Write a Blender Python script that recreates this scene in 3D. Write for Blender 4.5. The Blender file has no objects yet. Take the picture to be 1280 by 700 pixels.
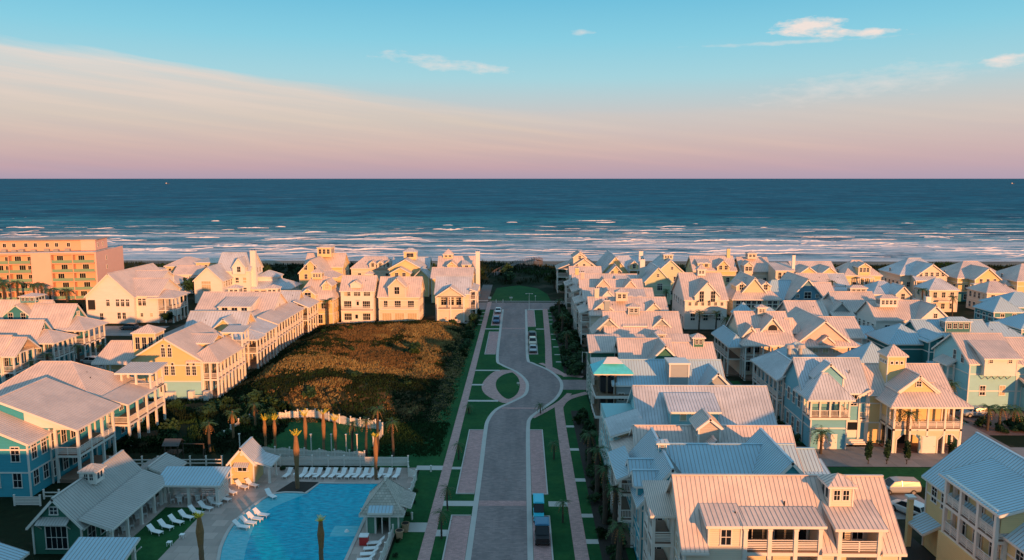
import bpy, math, random
from mathutils import Vector, Matrix, noise
R = math.radians
random.seed(7)
SC = bpy.context.scene
COL = SC.collection

# ------------------------------------------------------------------ camera, sky, sun, exposure
F_PX, CAM_H = 950.0, 40.0
cam_d = bpy.data.cameras.new('camera'); cam = bpy.data.objects.new('camera', cam_d); COL.objects.link(cam)
cam_d.sensor_width = 36.0; cam_d.lens = 36.0 * F_PX / 1280.0
cam_d.clip_start = 0.5; cam_d.clip_end = 200000.0
cam.location = (0, 0, CAM_H)
_p = math.atan(127 / F_PX); _y = math.atan(12 * math.cos(_p) / F_PX)
cam.rotation_euler = (math.pi / 2 - _p, 0, _y)
SC.camera = cam

SUN_EL, SUN_AZ = 8.0, 30.0        # degrees above the horizon; degrees to the right of straight behind the camera
sd = bpy.data.lights.new('sun', 'SUN'); sun = bpy.data.objects.new('sun', sd); COL.objects.link(sun)
sd.energy = 3.1; sd.angle = R(0.8); sd.color = (1.0, 0.42, 0.15)
_s = Vector((math.cos(R(SUN_EL)) * math.sin(R(SUN_AZ)), -math.cos(R(SUN_EL)) * math.cos(R(SUN_AZ)), math.sin(R(SUN_EL))))
sun.rotation_euler = _s.to_track_quat('Z', 'Y').to_euler()
sun.location = (60, -60, 90)

W = bpy.data.worlds.new('World'); SC.world = W; W.use_nodes = True
nt = W.node_tree; N = nt.nodes; LK = nt.links
N.clear()
def nd(t, **k):
    n = N.new(t)
    for a, b in k.items(): setattr(n, a, b)
    return n
def mth(op, a, b=None, c=None, clamp=False):
    n = nd('ShaderNodeMath', operation=op); n.use_clamp = clamp
    for i, v in enumerate((a, b, c)):
        if v is None: continue
        if isinstance(v, (int, float)): n.inputs[i].default_value = v
        else: LK.new(v, n.inputs[i])
    return n.outputs[0]
def ramp(fac, stops, interp='LINEAR'):
    n = nd('ShaderNodeValToRGB'); n.color_ramp.interpolation = interp
    e = n.color_ramp.elements
    while len(e) < len(stops): e.new(0.5)
    for q, (p, c) in zip(e, stops): q.position = p; q.color = (*c, 1) if len(c) == 3 else c
    LK.new(fac, n.inputs[0]); return n.outputs[0]
def mixc(fac, a, b, bt='MIX'):
    n = nd('ShaderNodeMix', data_type='RGBA', blend_type=bt)
    if isinstance(fac, (int, float)): n.inputs[0].default_value = fac
    else: LK.new(fac, n.inputs[0])
    for i, v in ((6, a), (7, b)):
        if isinstance(v, tuple): n.inputs[i].default_value = (*v, 1)
        else: LK.new(v, n.inputs[i])
    return n.outputs[2]
def srgb(r, g, b):
    f = lambda c: (c / 255 / 12.92) if c / 255 <= 0.04045 else ((c / 255 + 0.055) / 1.055) ** 2.4
    return (f(r), f(g), f(b))
tc = nd('ShaderNodeTexCoord'); sep = nd('ShaderNodeSeparateXYZ'); LK.new(tc.outputs['Generated'], sep.inputs[0])
X_, Y_, Z_ = sep.outputs
EL = mth('MULTIPLY', mth('ARCSINE', Z_), 180 / math.pi)            # elevation, degrees
AZ = mth('MULTIPLY', mth('ARCTAN2', X_, Y_), 180 / math.pi)
FRONT = mth('MULTIPLY', mth('ADD', Y_, 0.25), 1.6, clamp=True)        # azimuth, degrees, 0 = out to sea, + right
elf = mth('DIVIDE', EL, 90.0, clamp=True)
# clear air: pale rose low down, turning to cyan and then a deep blue overhead
clear = ramp(elf, [(0.0, srgb(186, 168, 188)), (0.018, srgb(206, 178, 184)), (0.05, srgb(206, 200, 198)), (0.08, srgb(168, 214, 224)),
                   (0.11, srgb(138, 208, 228)), (0.15, srgb(104, 190, 222)), (0.24, srgb(144, 202, 230)), (0.45, srgb(148, 192, 222)), (1.0, srgb(140, 178, 212))])
sky = nd('ShaderNodeTexSky', sky_type='NISHITA'); sky.sun_disc = False
sky.sun_elevation = R(SUN_EL); sky.sun_rotation = R(180 - SUN_AZ); sky.altitude = 40; sky.dust_density = 1.4; sky.ozone_density = 2.5
skys = mixc(1.0, sky.outputs[0], (0.10, 0.10, 0.10), 'MULTIPLY')
base = mixc(0.06, clear, skys)
# cloud sheet: its upper edge falls from the left to the middle of the view, ragged and streaked along the wind
cmb = nd('ShaderNodeCombineXYZ')
LK.new(mth('MULTIPLY', AZ, 0.035), cmb.inputs[0]); LK.new(mth('ADD', mth('MULTIPLY', EL, 0.42), mth('MULTIPLY', AZ, 0.052)), cmb.inputs[1])
nz = nd('ShaderNodeTexNoise'); nz.inputs['Scale'].default_value = 1.3; nz.inputs['Detail'].default_value = 7; nz.inputs['Roughness'].default_value = 0.55
LK.new(cmb.outputs[0], nz.inputs['Vector'])
edge = mth('SUBTRACT', mth('MULTIPLY', AZ, -0.098), -5.2)          # degrees of elevation of the sheet's top
edge = mth('MINIMUM', mth('MAXIMUM', edge, 4.9), 9.0)
edge = mth('ADD', edge, mth('MULTIPLY', mth('MAXIMUM', mth('SUBTRACT', AZ, 10.0), 0.0), 0.11))
edge = mth('ADD', edge, mth('MULTIPLY', mth('SUBTRACT', nz.outputs[0], 0.5), 2.6))
soft = mth('ADD', 0.6, mth('MULTIPLY', mth('MAXIMUM', mth('ADD', AZ, 14.0), 0.0), 0.075))
sheet = mth('DIVIDE', mth('SUBTRACT', edge, EL), soft, clamp=True)
sheet = mth('MULTIPLY', mth('SMOOTH_MIN', sheet, 1.0, 0.2), mth('SUBTRACT', 0.96, mth('MULTIPLY', mth('MAXIMUM', AZ, 0.0), 0.012)), clamp=True)
streak = nd('ShaderNodeTexNoise'); streak.inputs['Scale'].default_value = 3.4; streak.inputs['Detail'].default_value = 6
cmb2 = nd('ShaderNodeCombineXYZ'); LK.new(mth('MULTIPLY', AZ, 0.02), cmb2.inputs[0]); LK.new(mth('ADD', mth('MULTIPLY', EL, 0.5), mth('MULTIPLY', AZ, 0.055)), cmb2.inputs[1]); cmb2.inputs[2].default_value = 3.3
LK.new(cmb2.outputs[0], streak.inputs['Vector'])
sheetcol = ramp(mth('DIVIDE', EL, 12.0, clamp=True), [(0.0, srgb(186, 164, 182)), (0.07, srgb(206, 172, 178)), (0.18, srgb(222, 190, 182)), (0.34, srgb(228, 208, 194)), (0.60, srgb(238, 222, 212)), (0.8, srgb(248, 232, 224)), (1.0, srgb(240, 226, 218))])
sheet = mth('MULTIPLY', sheet, mth('ADD', 0.40, mth('MULTIPLY', streak.outputs[0], 1.15)), clamp=True)
sheetcol = mixc(mth('MULTIPLY', mth('SUBTRACT', streak.outputs[0], 0.38), 1.3, clamp=True), mixc(1.0, sheetcol, (0.85, 0.89, 0.90), 'MULTIPLY'), sheetcol)
col = mixc(sheet, base, sheetcol)
# two small clouds and wisps high on the right, ragged
nz2 = nd('ShaderNodeTexNoise'); nz2.inputs['Scale'].default_value = 1.0; nz2.inputs['Detail'].default_value = 8; nz2.inputs['Roughness'].default_value = 0.62
cmb3 = nd('ShaderNodeCombineXYZ'); LK.new(mth('MULTIPLY', AZ, 0.55), cmb3.inputs[0]); LK.new(mth('MULTIPLY', EL, 1.7), cmb3.inputs[1]); LK.new(cmb3.outputs[0], nz2.inputs['Vector'])
def puff(az, el, sa, se, gain, thr=0.55, tilt=0.0):
    da = mth('DIVIDE', mth('SUBTRACT', AZ, az), sa)
    de = mth('DIVIDE', mth('SUBTRACT', mth('ADD', EL, mth('MULTIPLY', mth('SUBTRACT', AZ, az), tilt)), el), se)
    d = mth('ADD', mth('POWER', mth('ABSOLUTE', da), 2.0), mth('POWER', mth('ABSOLUTE', de), 2.0))
    f = mth('SUBTRACT', mth('SUBTRACT', 1.0, d), mth('MULTIPLY', mth('SUBTRACT', thr, nz2.outputs[0]), 4.5))
    return mth('MULTIPLY', f, gain, clamp=True)
for a in ((20.0, 10.15, 2.5, 0.70, 0.9, 0.5, 0.0), (23.2, 9.5, 2.2, 0.26, 0.8, 0.46, 0.0), (-5.6, 8.25, 5.2, 0.55, 0.42, 0.52, 0.11), (4.4, 10.4, 1.0, 0.22, 0.4, 0.5, 0.0), (31.4, 7.2, 1.5, 0.36, 0.55, 0.48, -0.1), (18.8, 9.2, 6.5, 0.16, 0.3, 0.5, 0.0), (24, 6.3, 9, 1.1, 0.25, 0.55, -0.1)):
    col = mixc(puff(*a), col, srgb(240, 226, 218))
col = mixc(FRONT, mixc(1.0, mixc(0.5, col, srgb(110, 160, 190)), (0.95, 0.95, 0.95), 'MULTIPLY'), col)   # dimmer, bluer sky inland
bg = nd('ShaderNodeBackground'); out = nd('ShaderNodeOutputWorld')
hs = nd('ShaderNodeMix', data_type='RGBA', blend_type='MULTIPLY')
LK.new(col, bg.inputs[0]); bg.inputs[1].default_value = 0.485
LK.new(bg.outputs[0], out.inputs[0])

SC.view_settings.view_transform = 'Standard'; SC.view_settings.look = 'None'
SC.view_settings.exposure = 1.05; SC.view_settings.gamma = 1.0
SC.render.engine = 'CYCLES'
SC.cycles.use_denoising = True
SC.cycles.max_bounces = 6; SC.cycles.diffuse_bounces = 3; SC.cycles.glossy_bounces = 3; SC.cycles.transmission_bounces = 4

# ------------------------------------------------------------------ materials
MATS = {}
def mat(name, color, rough=0.7, metal=0.0, spec=0.5, noise_amt=0.0, noise_scale=1.0, stretch=(1, 1, 1), bump=0.0, bump_scale=20.0,
        siding=0.0, c2=None, c2_scale=0.3, c2_lo=0.45, c2_hi=0.6, brick=None, emit=None, alpha=None):
    if name in MATS: return MATS[name]
    m = bpy.data.materials.new(name); m.use_nodes = True
    t = m.node_tree; n = t.nodes; l = t.links
    b = n['Principled BSDF']
    b.inputs['Roughness'].default_value = rough; b.inputs['Metallic'].default_value = metal
    b.inputs['Specular IOR Level'].default_value = spec
    g = n.new('ShaderNodeNewGeometry')
    mp = n.new('ShaderNodeMapping'); mp.inputs['Scale'].default_value = stretch; l.new(g.outputs['Position'], mp.inputs[0])
    cur = None
    def rgb(c):
        q = n.new('ShaderNodeRGB'); q.outputs[0].default_value = (*c, 1); return q.outputs[0]
    def mix(f, a, c, bt='MIX'):
        q = n.new('ShaderNodeMix'); q.data_type = 'RGBA'; q.blend_type = bt
        if isinstance(f, float): q.inputs[0].default_value = f
        else: l.new(f, q.inputs[0])
        l.new(a, q.inputs[6]); l.new(c, q.inputs[7]); return q.outputs[2]
    def M(op, a, c=None, clamp=False):
        q = n.new('ShaderNodeMath'); q.operation = op; q.use_clamp = clamp
        for i, v in enumerate((a, c)):
            if v is None: continue
            if isinstance(v, (int, float)): q.inputs[i].default_value = v
            else: l.new(v, q.inputs[i])
        return q.outputs[0]
    def NZ(scale, det=4, rough_=0.55, w=0):
        q = n.new('ShaderNodeTexNoise'); q.inputs['Scale'].default_value = scale; q.inputs['Detail'].default_value = det
        q.inputs['Roughness'].default_value = rough_; l.new(mp.outputs[0], q.inputs['Vector']); return q.outputs[0]
    cur = rgb(color)
    if c2:
        f = NZ(c2_scale, 6, 0.6)
        f = M('DIVIDE', M('SUBTRACT', f, c2_lo), c2_hi - c2_lo, True)
        cur = mix(f, cur, rgb(c2))
    hgt = None
    if brick:
        bc, bs, bw, bh = brick       # mortar colour, mortar, brick width, row height
        q = n.new('ShaderNodeTexBrick'); q.inputs['Scale'].default_value = 1.0; q.inputs['Mortar Size'].default_value = bs
        q.inputs['Brick Width'].default_value = bw; q.inputs['Row Height'].default_value = bh
        l.new(g.outputs['Position'], q.inputs['Vector'])
        q.inputs['Color1'].default_value = (0.8, 0.8, 0.8, 1); q.inputs['Color2'].default_value = (1.15, 1.1, 1.1, 1); q.inputs['Mortar'].default_value = (bc, bc, bc, 1)
        cur = mix(1.0, cur, q.outputs[0], 'MULTIPLY')
    if noise_amt:
        f = NZ(noise_scale, 5)
        v = M('ADD', M('MULTIPLY', M('SUBTRACT', f, 0.5), 2.4 * noise_amt), 1.0)
        cc = n.new('ShaderNodeCombineColor'); [l.new(v, cc.inputs[i]) for i in range(3)]
        cur = mix(1.0, cur, cc.outputs[0], 'MULTIPLY')
    if siding:
        sp = n.new('ShaderNodeSeparateXYZ'); l.new(g.outputs['Position'], sp.inputs[0])
        fr = M('FRACT', M('DIVIDE', sp.outputs[2], siding))
        hgt = M('SUBTRACT', 1.0, fr)
        dk = M('ADD', M('MULTIPLY', M('LESS_THAN', fr, 0.12), -0.16), 1.0)
        cc = n.new('ShaderNodeCombineColor'); [l.new(dk, cc.inputs[i]) for i in range(3)]
        cur = mix(1.0, cur, cc.outputs[0], 'MULTIPLY')
    l.new(cur, b.inputs['Base Color'])
    if bump or hgt is not None:
        bp = n.new('ShaderNodeBump'); bp.inputs['Distance'].default_value = 0.03 if hgt is not None else 0.06
        bp.inputs['Strength'].default_value = 0.6 if hgt is not None else bump
        l.new(hgt if hgt is not None else NZ(bump_scale, 4), bp.inputs['Height']); l.new(bp.outputs[0], b.inputs['Normal'])
    if emit: b.inputs['Emission Color'].default_value = (*emit[0], 1); b.inputs['Emission Strength'].default_value = emit[1]
    MATS[name] = m; return m
def wallm(name, c): return mat('siding_' + name, c, 0.6, spec=0.3, noise_amt=0.07, noise_scale=0.5, stretch=(1, 1, 3), siding=0.2)
WALL = {
 'teal': wallm('teal', (.05, .24, .27)), 'deepteal': wallm('deepteal', (.025, .16, .165)), 'aqua': wallm('aqua', (.30, .58, .61)), 'sky': wallm('sky', (.15, .42, .52)),
 'cyan': wallm('cyan', (.05, .34, .42)), 'yellow': wallm('yellow', (.68, .50, .24)), 'butter': wallm('butter', (.74, .55, .27)), 'cream': wallm('cream', (.70, .60, .47)),
 'white': wallm('white', (.76, .71, .65)), 'beige': wallm('beige', (.50, .44, .38)), 'grey': wallm('grey', (.34, .37, .37)), 'sage': wallm('sage', (.52, .58, .40)),
 'green': wallm('green', (.035, .16, .11)), 'blue': wallm('blue', (.10, .24, .32)), 'pink': wallm('pink', (.68, .50, .42)), 'olive': wallm('olive', (.62, .55, .36)),
 'peach': mat('stucco_peach', (.72, .40, .27), .8, noise_amt=.06, noise_scale=.4), 'brown': wallm('brown', (.30, .22, .16)), 'stucco': mat('stucco', (.66, .55, .48), .85, noise_amt=.06, noise_scale=.8, bump=.2)}
ROOF = mat('roof_metal_sunlit', (.70, .57, .50), .5, metal=.0, spec=.3, noise_amt=.13, noise_scale=1.1, c2=(.58, .485, .44), c2_scale=.22)  # warm tone of sunlit metal put into the colour
ROOFB = mat('roof_metal_shaded', (.40, .56, .64), .5, metal=.0, spec=.35, noise_amt=.10, noise_scale=.35)  # same metal with the blue of shade put into its colour
ROOFG = mat('roof_metal_weathered', (.44, .42, .39), .6, metal=.0, spec=.3, noise_amt=.14, noise_scale=.5)
ROOFW = mat('roof_metal_salmon_lit', (.76, .60, .50), .5, spec=.3, noise_amt=.12, noise_scale=1.1, c2=(.64, .51, .44), c2_scale=.22)  # same metal, salmon of the low sun put into its colour
ROOFS = mat('roof_metal_silver', (.62, .63, .65), .42, metal=.12, spec=.4, noise_amt=.13, noise_scale=1.1, c2=(.50, .51, .53), c2_scale=.2)
RIB = mat('roof_seam', (.34, .31, .29), .6, metal=.2)
TRIM = mat('white_trim', (.74, .69, .63), .5, noise_amt=.05, noise_scale=.7)
GLASS = mat('window_glass', (.012, .017, .022), .1, spec=.35, noise_amt=.3, noise_scale=.8)
GLASSW = mat('window_blind', (.52, .42, .26), .25, spec=.6, noise_amt=.25, noise_scale=1.2)
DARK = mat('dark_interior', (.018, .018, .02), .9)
DECK = mat('deck_boards', (.22, .14, .10), .8, noise_amt=.2, noise_scale=3)
WOOD = mat('raw_timber', (.20, .13, .08), .85, noise_amt=.3, noise_scale=3)
WRAP = mat('house_wrap', (.08, .58, .64), .5, noise_amt=.25, noise_scale=1.5)
BRICKM = mat('red_brick_paving', (.20, .115, .095), .85, noise_amt=.22, noise_scale=1.5, brick=(.55, .015, .42, .21))

# ------------------------------------------------------------------ mesh helpers
class MB:
    def __init__(s, mats): s.v = []; s.f = []; s.m = []; s.mats = mats
    def poly(s, pts, m=0):
        i = len(s.v); s.v += [tuple(p) for p in pts]; s.f.append(tuple(range(i, i + len(pts)))); s.m.append(m)
    def box(s, x0, x1, y0, y1, z0, z1, m=0):
        if x0 > x1: x0, x1 = x1, x0
        if y0 > y1: y0, y1 = y1, y0
        i = len(s.v)
        s.v += [(x0, y0, z0), (x1, y0, z0), (x1, y1, z0), (x0, y1, z0), (x0, y0, z1), (x1, y0, z1), (x1, y1, z1), (x0, y1, z1)]
        for f in ((0, 3, 2, 1), (4, 5, 6, 7), (0, 1, 5, 4), (1, 2, 6, 5), (2, 3, 7, 6), (3, 0, 4, 7)):
            s.f.append(tuple(i + k for k in f)); s.m.append(m)
    def beam(s, p, q, w, h, m=0, up=(0, 0, 1)):
        """bar from p to q; its top edge lies on the p-q line, w wide, h deep"""
        p, q = Vector(p), Vector(q); d = (q - p)
        if d.length < 1e-4: return
        d.normalize(); up = Vector(up)
        sd_ = d.cross(up)
        if sd_.length < 1e-3: sd_ = Vector((1, 0, 0))
        sd_.normalize(); u = sd_.cross(d).normalized()
        i = len(s.v)
        for a in (p, q):
            for (k, e) in ((-1, 0), (1, 0), (1, -1), (-1, -1)): s.v.append(tuple(a + sd_ * (k * w / 2) + u * (e * h)))
        for f in ((0, 1, 2, 3), (7, 6, 5, 4), (0, 4, 5, 1), (1, 5, 6, 2), (2, 6, 7, 3), (3, 7, 4, 0)):
            s.f.append(tuple(i + k for k in f)); s.m.append(m)
    def slab(s, pts, t, m=0, n=None):
        """closed slab: polygon pts on top, t thick straight down"""
        s.poly(pts, m); b = [(p[0], p[1], p[2] - t) for p in pts]; s.poly(b[::-1], m)
        k = len(pts)
        for j in range(k): s.poly([pts[j], b[j], b[(j + 1) % k], pts[(j + 1) % k]], m)
    def cyl(s, p, q, r0, r1, n=8, m=0, caps=True):
        p, q = Vector(p), Vector(q); d = (q - p).normalized()
        a = d.orthogonal().normalized(); b = d.cross(a); i = len(s.v)
        for c, r in ((p, r0), (q, r1)):
            for k in range(n):
                t = 2 * math.pi * k / n; s.v.append(tuple(c + (a * math.cos(t) + b * math.sin(t)) * r))
        for k in range(n):
            j = (k + 1) % n; s.f.append((i + k, i + j, i + n + j, i + n + k)); s.m.append(m)
        if caps:
            s.f.append(tuple(i + k for k in range(n))[::-1]); s.m.append(m)
            s.f.append(tuple(i + n + k for k in range(n))); s.m.append(m)
    def build(s, name, parent=None, origin=(0, 0, 0), link=True, smooth=False):
        me = bpy.data.meshes.new(name); ox, oy, oz = origin
        me.from_pydata([(x - ox, y - oy, z - oz) for x, y, z in s.v], [], s.f)
        for mt in s.mats: me.materials.append(mt)
        me.polygons.foreach_set('material_index', s.m)
        if smooth: me.polygons.foreach_set('use_smooth', [True] * len(me.polygons))
        me.update()
        if not link: return me
        o = bpy.data.objects.new(name, me); COL.objects.link(o)
        if parent: o.parent = parent
        elif origin != (0, 0, 0): o.location = origin
        return o
def fix(o):
    import bmesh
    bm = bmesh.new(); bm.from_mesh(o.data); bmesh.ops.recalc_face_normals(bm, faces=bm.faces); bm.to_mesh(o.data); bm.free(); return o
def put(name, me, parent, loc, rz=0.0):
    o = bpy.data.objects.new(name, me); COL.objects.link(o)
    if parent: o.parent = parent
    o.location = loc; o.rotation_euler = (0, 0, rz); return o
def tag(o, label=None, cat=None, group=None, kind=None):
    if label: o['label'] = label
    if cat: o['category'] = cat
    if group: o['group'] = group
    if kind: o['kind'] = kind
    return o
def empty(name, loc, rz=0.0):
    o = bpy.data.objects.new(name, None); o.empty_display_size = .5; COL.objects.link(o); o.location = loc; o.rotation_euler = (0, 0, rz); return o
def copy_tree(o, parent=None):
    c = o.copy(); COL.objects.link(c); c.parent = parent
    for ch in list(o.children): copy_tree(ch, c)
    return c

RIB_S = [0.42]
def roof_face(mb, pts, m=1, rm=2, t=.12, down=None, rib=None):
    """a sloping roof plane (convex polygon, top side) with standing seams running down the slope"""
    P = [Vector(p) for p in pts]
    n = (P[1] - P[0]).cross(P[2] - P[0])
    if n.z < 0: P = P[::-1]; n = -n
    n.normalize()
    mb.slab([tuple(p) for p in P], t, m)
    d = Vector((n.x, n.y, 0))
    if d.length < 1e-3: return
    d.normalize(); e = Vector((-d.y, d.x, 0))       # along the eave
    dn = (d - n * d.dot(n)).normalized()             # down the slope, in the plane
    o = P[0]; Q = [((p - o).dot(e), (p - o).dot(dn)) for p in P]
    s_ = rib or RIB_S[0]
    a0, a1 = min(q[0] for q in Q), max(q[0] for q in Q)
    k = max(1, round((a1 - a0) / s_)); st = (a1 - a0) / k
    for j in range(k + 1):
        a = a0 + j * st; a = min(max(a, a0 + .03), a1 - .03)
        hits = []
        for i in range(len(Q)):
            (x1, y1), (x2, y2) = Q[i], Q[(i + 1) % len(Q)]
            if (x1 - a) * (x2 - a) <= 0 and abs(x1 - x2) > 1e-6: hits.append(y1 + (a - x1) / (x2 - x1) * (y2 - y1))
        if len(hits) < 2: continue
        y1, y2 = min(hits), max(hits)
        if y2 - y1 < .15: continue
        p = o + e * a + dn * y1 + n * .03; q = o + e * a + dn * y2 + n * .03
        w = .042 if s_ < .5 else .05
        i = len(mb.v)
        for c in (p, q):
            mb.v += [tuple(c - e * w / 2), tuple(c + e * w / 2), tuple(c + e * w / 2 - n * .055), tuple(c - e * w / 2 - n * .055)]
        for f in ((0, 1, 5, 4), (1, 2, 6, 5), (3, 0, 4, 7), (4, 5, 6, 7)): mb.f.append(tuple(i + k_ for k_ in f)); mb.m.append(rm)
# ------------------------------------------------------------------ building kit
_cache = {}
def win_meshes(w, h, nx, ny, blind, arch=False):
    k = ('w', round(w, 2), round(h, 2), nx, ny, blind, arch)
    if k in _cache: return _cache[k]
    f = MB([TRIM]); t = .10
    f.box(-w / 2 - t, -w / 2, -.07, .03, -h / 2 - t, h / 2 + t); f.box(w / 2, w / 2 + t, -.07, .03, -h / 2 - t, h / 2 + t)
    f.box(-w / 2, w / 2, -.07, .03, h / 2, h / 2 + t * 1.3); f.box(-w / 2 - t * 1.4, w / 2 + t * 1.4, -.11, .03, -h / 2 - t, -h / 2 - .002)
    for i in range(1, nx): x = -w / 2 + w * i / nx; f.box(x - .025, x + .025, -.045, .02, -h / 2, h / 2)
    for i in range(1, ny): z = -h / 2 + h * i / ny; f.box(-w / 2, w / 2, -.047, .018, z - .03, z + .03)
    p = MB([GLASSW if blind else GLASS]); p.box(-w / 2, w / 2, -.02, .02, -h / 2, h / 2)
    _cache[k] = (f.build('window', link=False), p.build('pane', link=False)); return _cache[k]
def rail_mesh(L, style, hh=1.0):
    L = round(L * 4) / 4 if L > .6 else round(L, 1); k = ('r', L, style, hh)
    if k in _cache: return _cache[k]
    m = MB([TRIM]); m.box(0, L, -.045, .045, hh - .07, hh); m.box(0, L, -.03, .03, .10, .17)
    if style == 'slat':
        for z in (.27, .42, .57, .72): m.box(0, L, -.02, .02, z, z + .09)
        n = max(1, round(L / 1.6))
        for i in range(n + 1): x = L * i / n; m.box(max(0, x - .06), min(L, x + .06), -.035, .035, 0, hh - .08)
    else:
        n = max(2, round(L / (.17 if style == 'picket' else .26)))
        for i in range(1, n): x = L * i / n; m.box(x - .025, x + .025, -.02, .02, .17, hh - .07)
    _cache[k] = m.build('railing', link=False); return _cache[k]
def post_mesh(h, w=.26):
    k = ('p', round(h, 1), w)
    if k in _cache: return _cache[k]
    m = MB([TRIM]); m.box(-w / 2, w / 2, -w / 2, w / 2, 0, h); m.box(-w / 2 - .04, w / 2 + .04, -w / 2 - .04, w / 2 + .04, h - .18, h - .002); m.box(-w / 2 - .04, w / 2 + .04, -w / 2 - .04, w / 2 + .04, 0, .2)
    _cache[k] = m.build('post', link=False); return _cache[k]

class House:
    def __init__(s, name, label, cat, x, y, wall, roof=ROOF, group='beach houses of the settlement', trim=True, rib=.42, base=None):
        s.root = empty(name, (x, y, 0)); tag(s.root, label, cat, group); s.o = (x, y, 0)
        wm = WALL[wall]
        if roof is ROOF and random.Random(label + 'r').random() < .3: roof = ROOFS
        s.mats = [wm, roof, RIB, TRIM, GLASS, DECK, DARK, WALL[base or wall]]
        s.w = MB(s.mats); s.r = MB(s.mats); s.t = MB(s.mats); s.cur = None; s.rib = rib; s.trim = trim
        s.base = base; s.rng = random.Random(label)
    # target selection -------------------------------------------------
    def W(s): return s.cur or s.w
    def Rf(s): return s.cur or s.r
    def T(s): return s.cur or s.t
    def part(s, name):
        s.flush(); s.cur = MB(s.mats); s.cname = name; return s
    def flush(s):
        if s.cur is not None:
            if s.cur.v: s.cur.build(s.cname, s.root, s.o)
            s.cur = None
    def done(s):
        s.flush()
        if s.w.v: s.w.build('wall', s.root, s.o)
        if s.r.v: s.r.build('roof', s.root, s.o)
        if s.t.v: s.t.build('trim', s.root, s.o)
        return s.root
    # solids -----------------------------------------------------------
    def box(s, x0, x1, y0, y1, z0, z1, m=0, corners=True):
        mb = s.W()
        if s.base and s.cur is None and z0 == 0 and z1 > 4 and m == 0:
            mb.box(x0, x1, y0, y1, 0, 3.2, 7); mb.box(x0, x1, y0, y1, 3.2, z1, 0)
        else: mb.box(x0, x1, y0, y1, z0, z1, m)
        if corners and s.trim and m == 0 and z1 - z0 > 1:
            t = s.T(); c = .09
            for (x, y) in ((x0, y0), (x1, y0), (x1, y1), (x0, y1)):
                t.box(x - c, x + c, y - c, y + c, z0, z1 - .02, 3)
            if s.cur is None and z0 == 0:
                for zb in (3.1, 6.1):
                    if zb < z1 - 1: t.box(x0 - .05, x1 + .05, y0 - .05, y1 + .05, zb, zb + .2, 3)
    def wing(s, axis, x0, x1, y0, y1, ze, zr, walls=True, z0=0, hip=(0, 0), ov=.45, yr=None, flare=None, rib=None):
        """a block under a ridge roof; axis 'x' or 'y' is the ridge's direction; hip = how far each end of the ridge is drawn in"""
        if walls: s.box(x0, x1, y0, y1, z0, ze)
        T = (lambda a, b, z: (a, b, z)) if axis == 'x' else (lambda a, b, z: (b, a, z))
        a0, a1, b0, b1 = (x0, x1, y0, y1) if axis == 'x' else (y0, y1, x0, x1)
        br = yr if yr is not None else (b0 + b1) / 2
        s0, s1 = (zr - ze) / (br - b0), (zr - ze) / (b1 - br)
        h0, h1 = hip; up = .06
        ea0 = a0 - (ov if h0 else min(ov, .4)); ea1 = a1 + (ov if h1 else min(ov, .4))
        ze0, ze1 = ze - ov * s0 + up, ze - ov * s1 + up; zt = zr + up
        r0 = (a0 + h0) if h0 else ea0; r1 = (a1 - h1) if h1 else ea1
        rf = s.Rf(); tr = s.T(); rb = rib or s.rib
        roof_face(rf, [T(ea0, b0 - ov, ze0), T(ea1, b0 - ov, ze0), T(r1, br, zt), T(r0, br, zt)], rib=rb)
        roof_face(rf, [T(ea0, b1 + ov, ze1), T(ea1, b1 + ov, ze1), T(r1, br, zt), T(r0, br, zt)], rib=rb)
        rf.beam(T(r0, br, zt + .05), T(r1, br, zt + .05), .28, .09, 1)
        for h_, ea, r_ in ((h0, ea0, r0), (h1, ea1, r1)):
            if h_:
                roof_face(rf, [T(ea, b0 - ov, ze0), T(ea, b1 + ov, ze1), T(r_, br, zt)], rib=rb)
                for bb, zz in ((b0 - ov, ze0), (b1 + ov, ze1)): rf.beam(T(ea, bb, zz + .05), T(r_, br, zt + .05), .16, .07, 1)
        # gable walls
        if walls:
            wb = s.W()
            for h_, a in ((h0, a0), (h1, a1)):
                if not h_: wb.poly([T(a, b0, ze), T(a, b1, ze), T(a, br, zr - .02)], 0)
        if s.trim:
            for h_, ea in ((h0, ea0), (h1, ea1)):
                if not h_:
                    k = .03 if ea == ea1 else -.03
                    tr.beam(T(ea + k, b0 - ov, ze0 - .03), T(ea + k, br, zt - .03), .07, .26, 3)
                    tr.beam(T(ea + k, b1 + ov, ze1 - .03), T(ea + k, br, zt - .03), .07, .26, 3)
                else: tr.beam(T(ea, b0 - ov, ze0 - .06), T(ea, b1 + ov, ze0 - .06), .07, .2, 3)
            tr.beam(T(ea0, b0 - ov, ze0 - .06), T(ea1, b0 - ov, ze0 - .06), .07, .2, 3)
            tr.beam(T(ea0, b1 + ov, ze1 - .06), T(ea1, b1 + ov, ze1 - .06), .07, .2, 3)
    def X(s, *a, **k): s.wing('x', *a, **k)
    def Y(s, *a, **k): s.wing('y', *a, **k)
    def hip(s, x0, x1, y0, y1, ze, zr, **k):
        w, d = x1 - x0, y1 - y0
        if w >= d: s.wing('x', x0, x1, y0, y1, ze, zr, hip=(d / 2 - .01, d / 2 - .01), **k)
        else: s.wing('y', x0, x1, y0, y1, ze, zr, hip=(w / 2 - .01, w / 2 - .01), **k)
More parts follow.
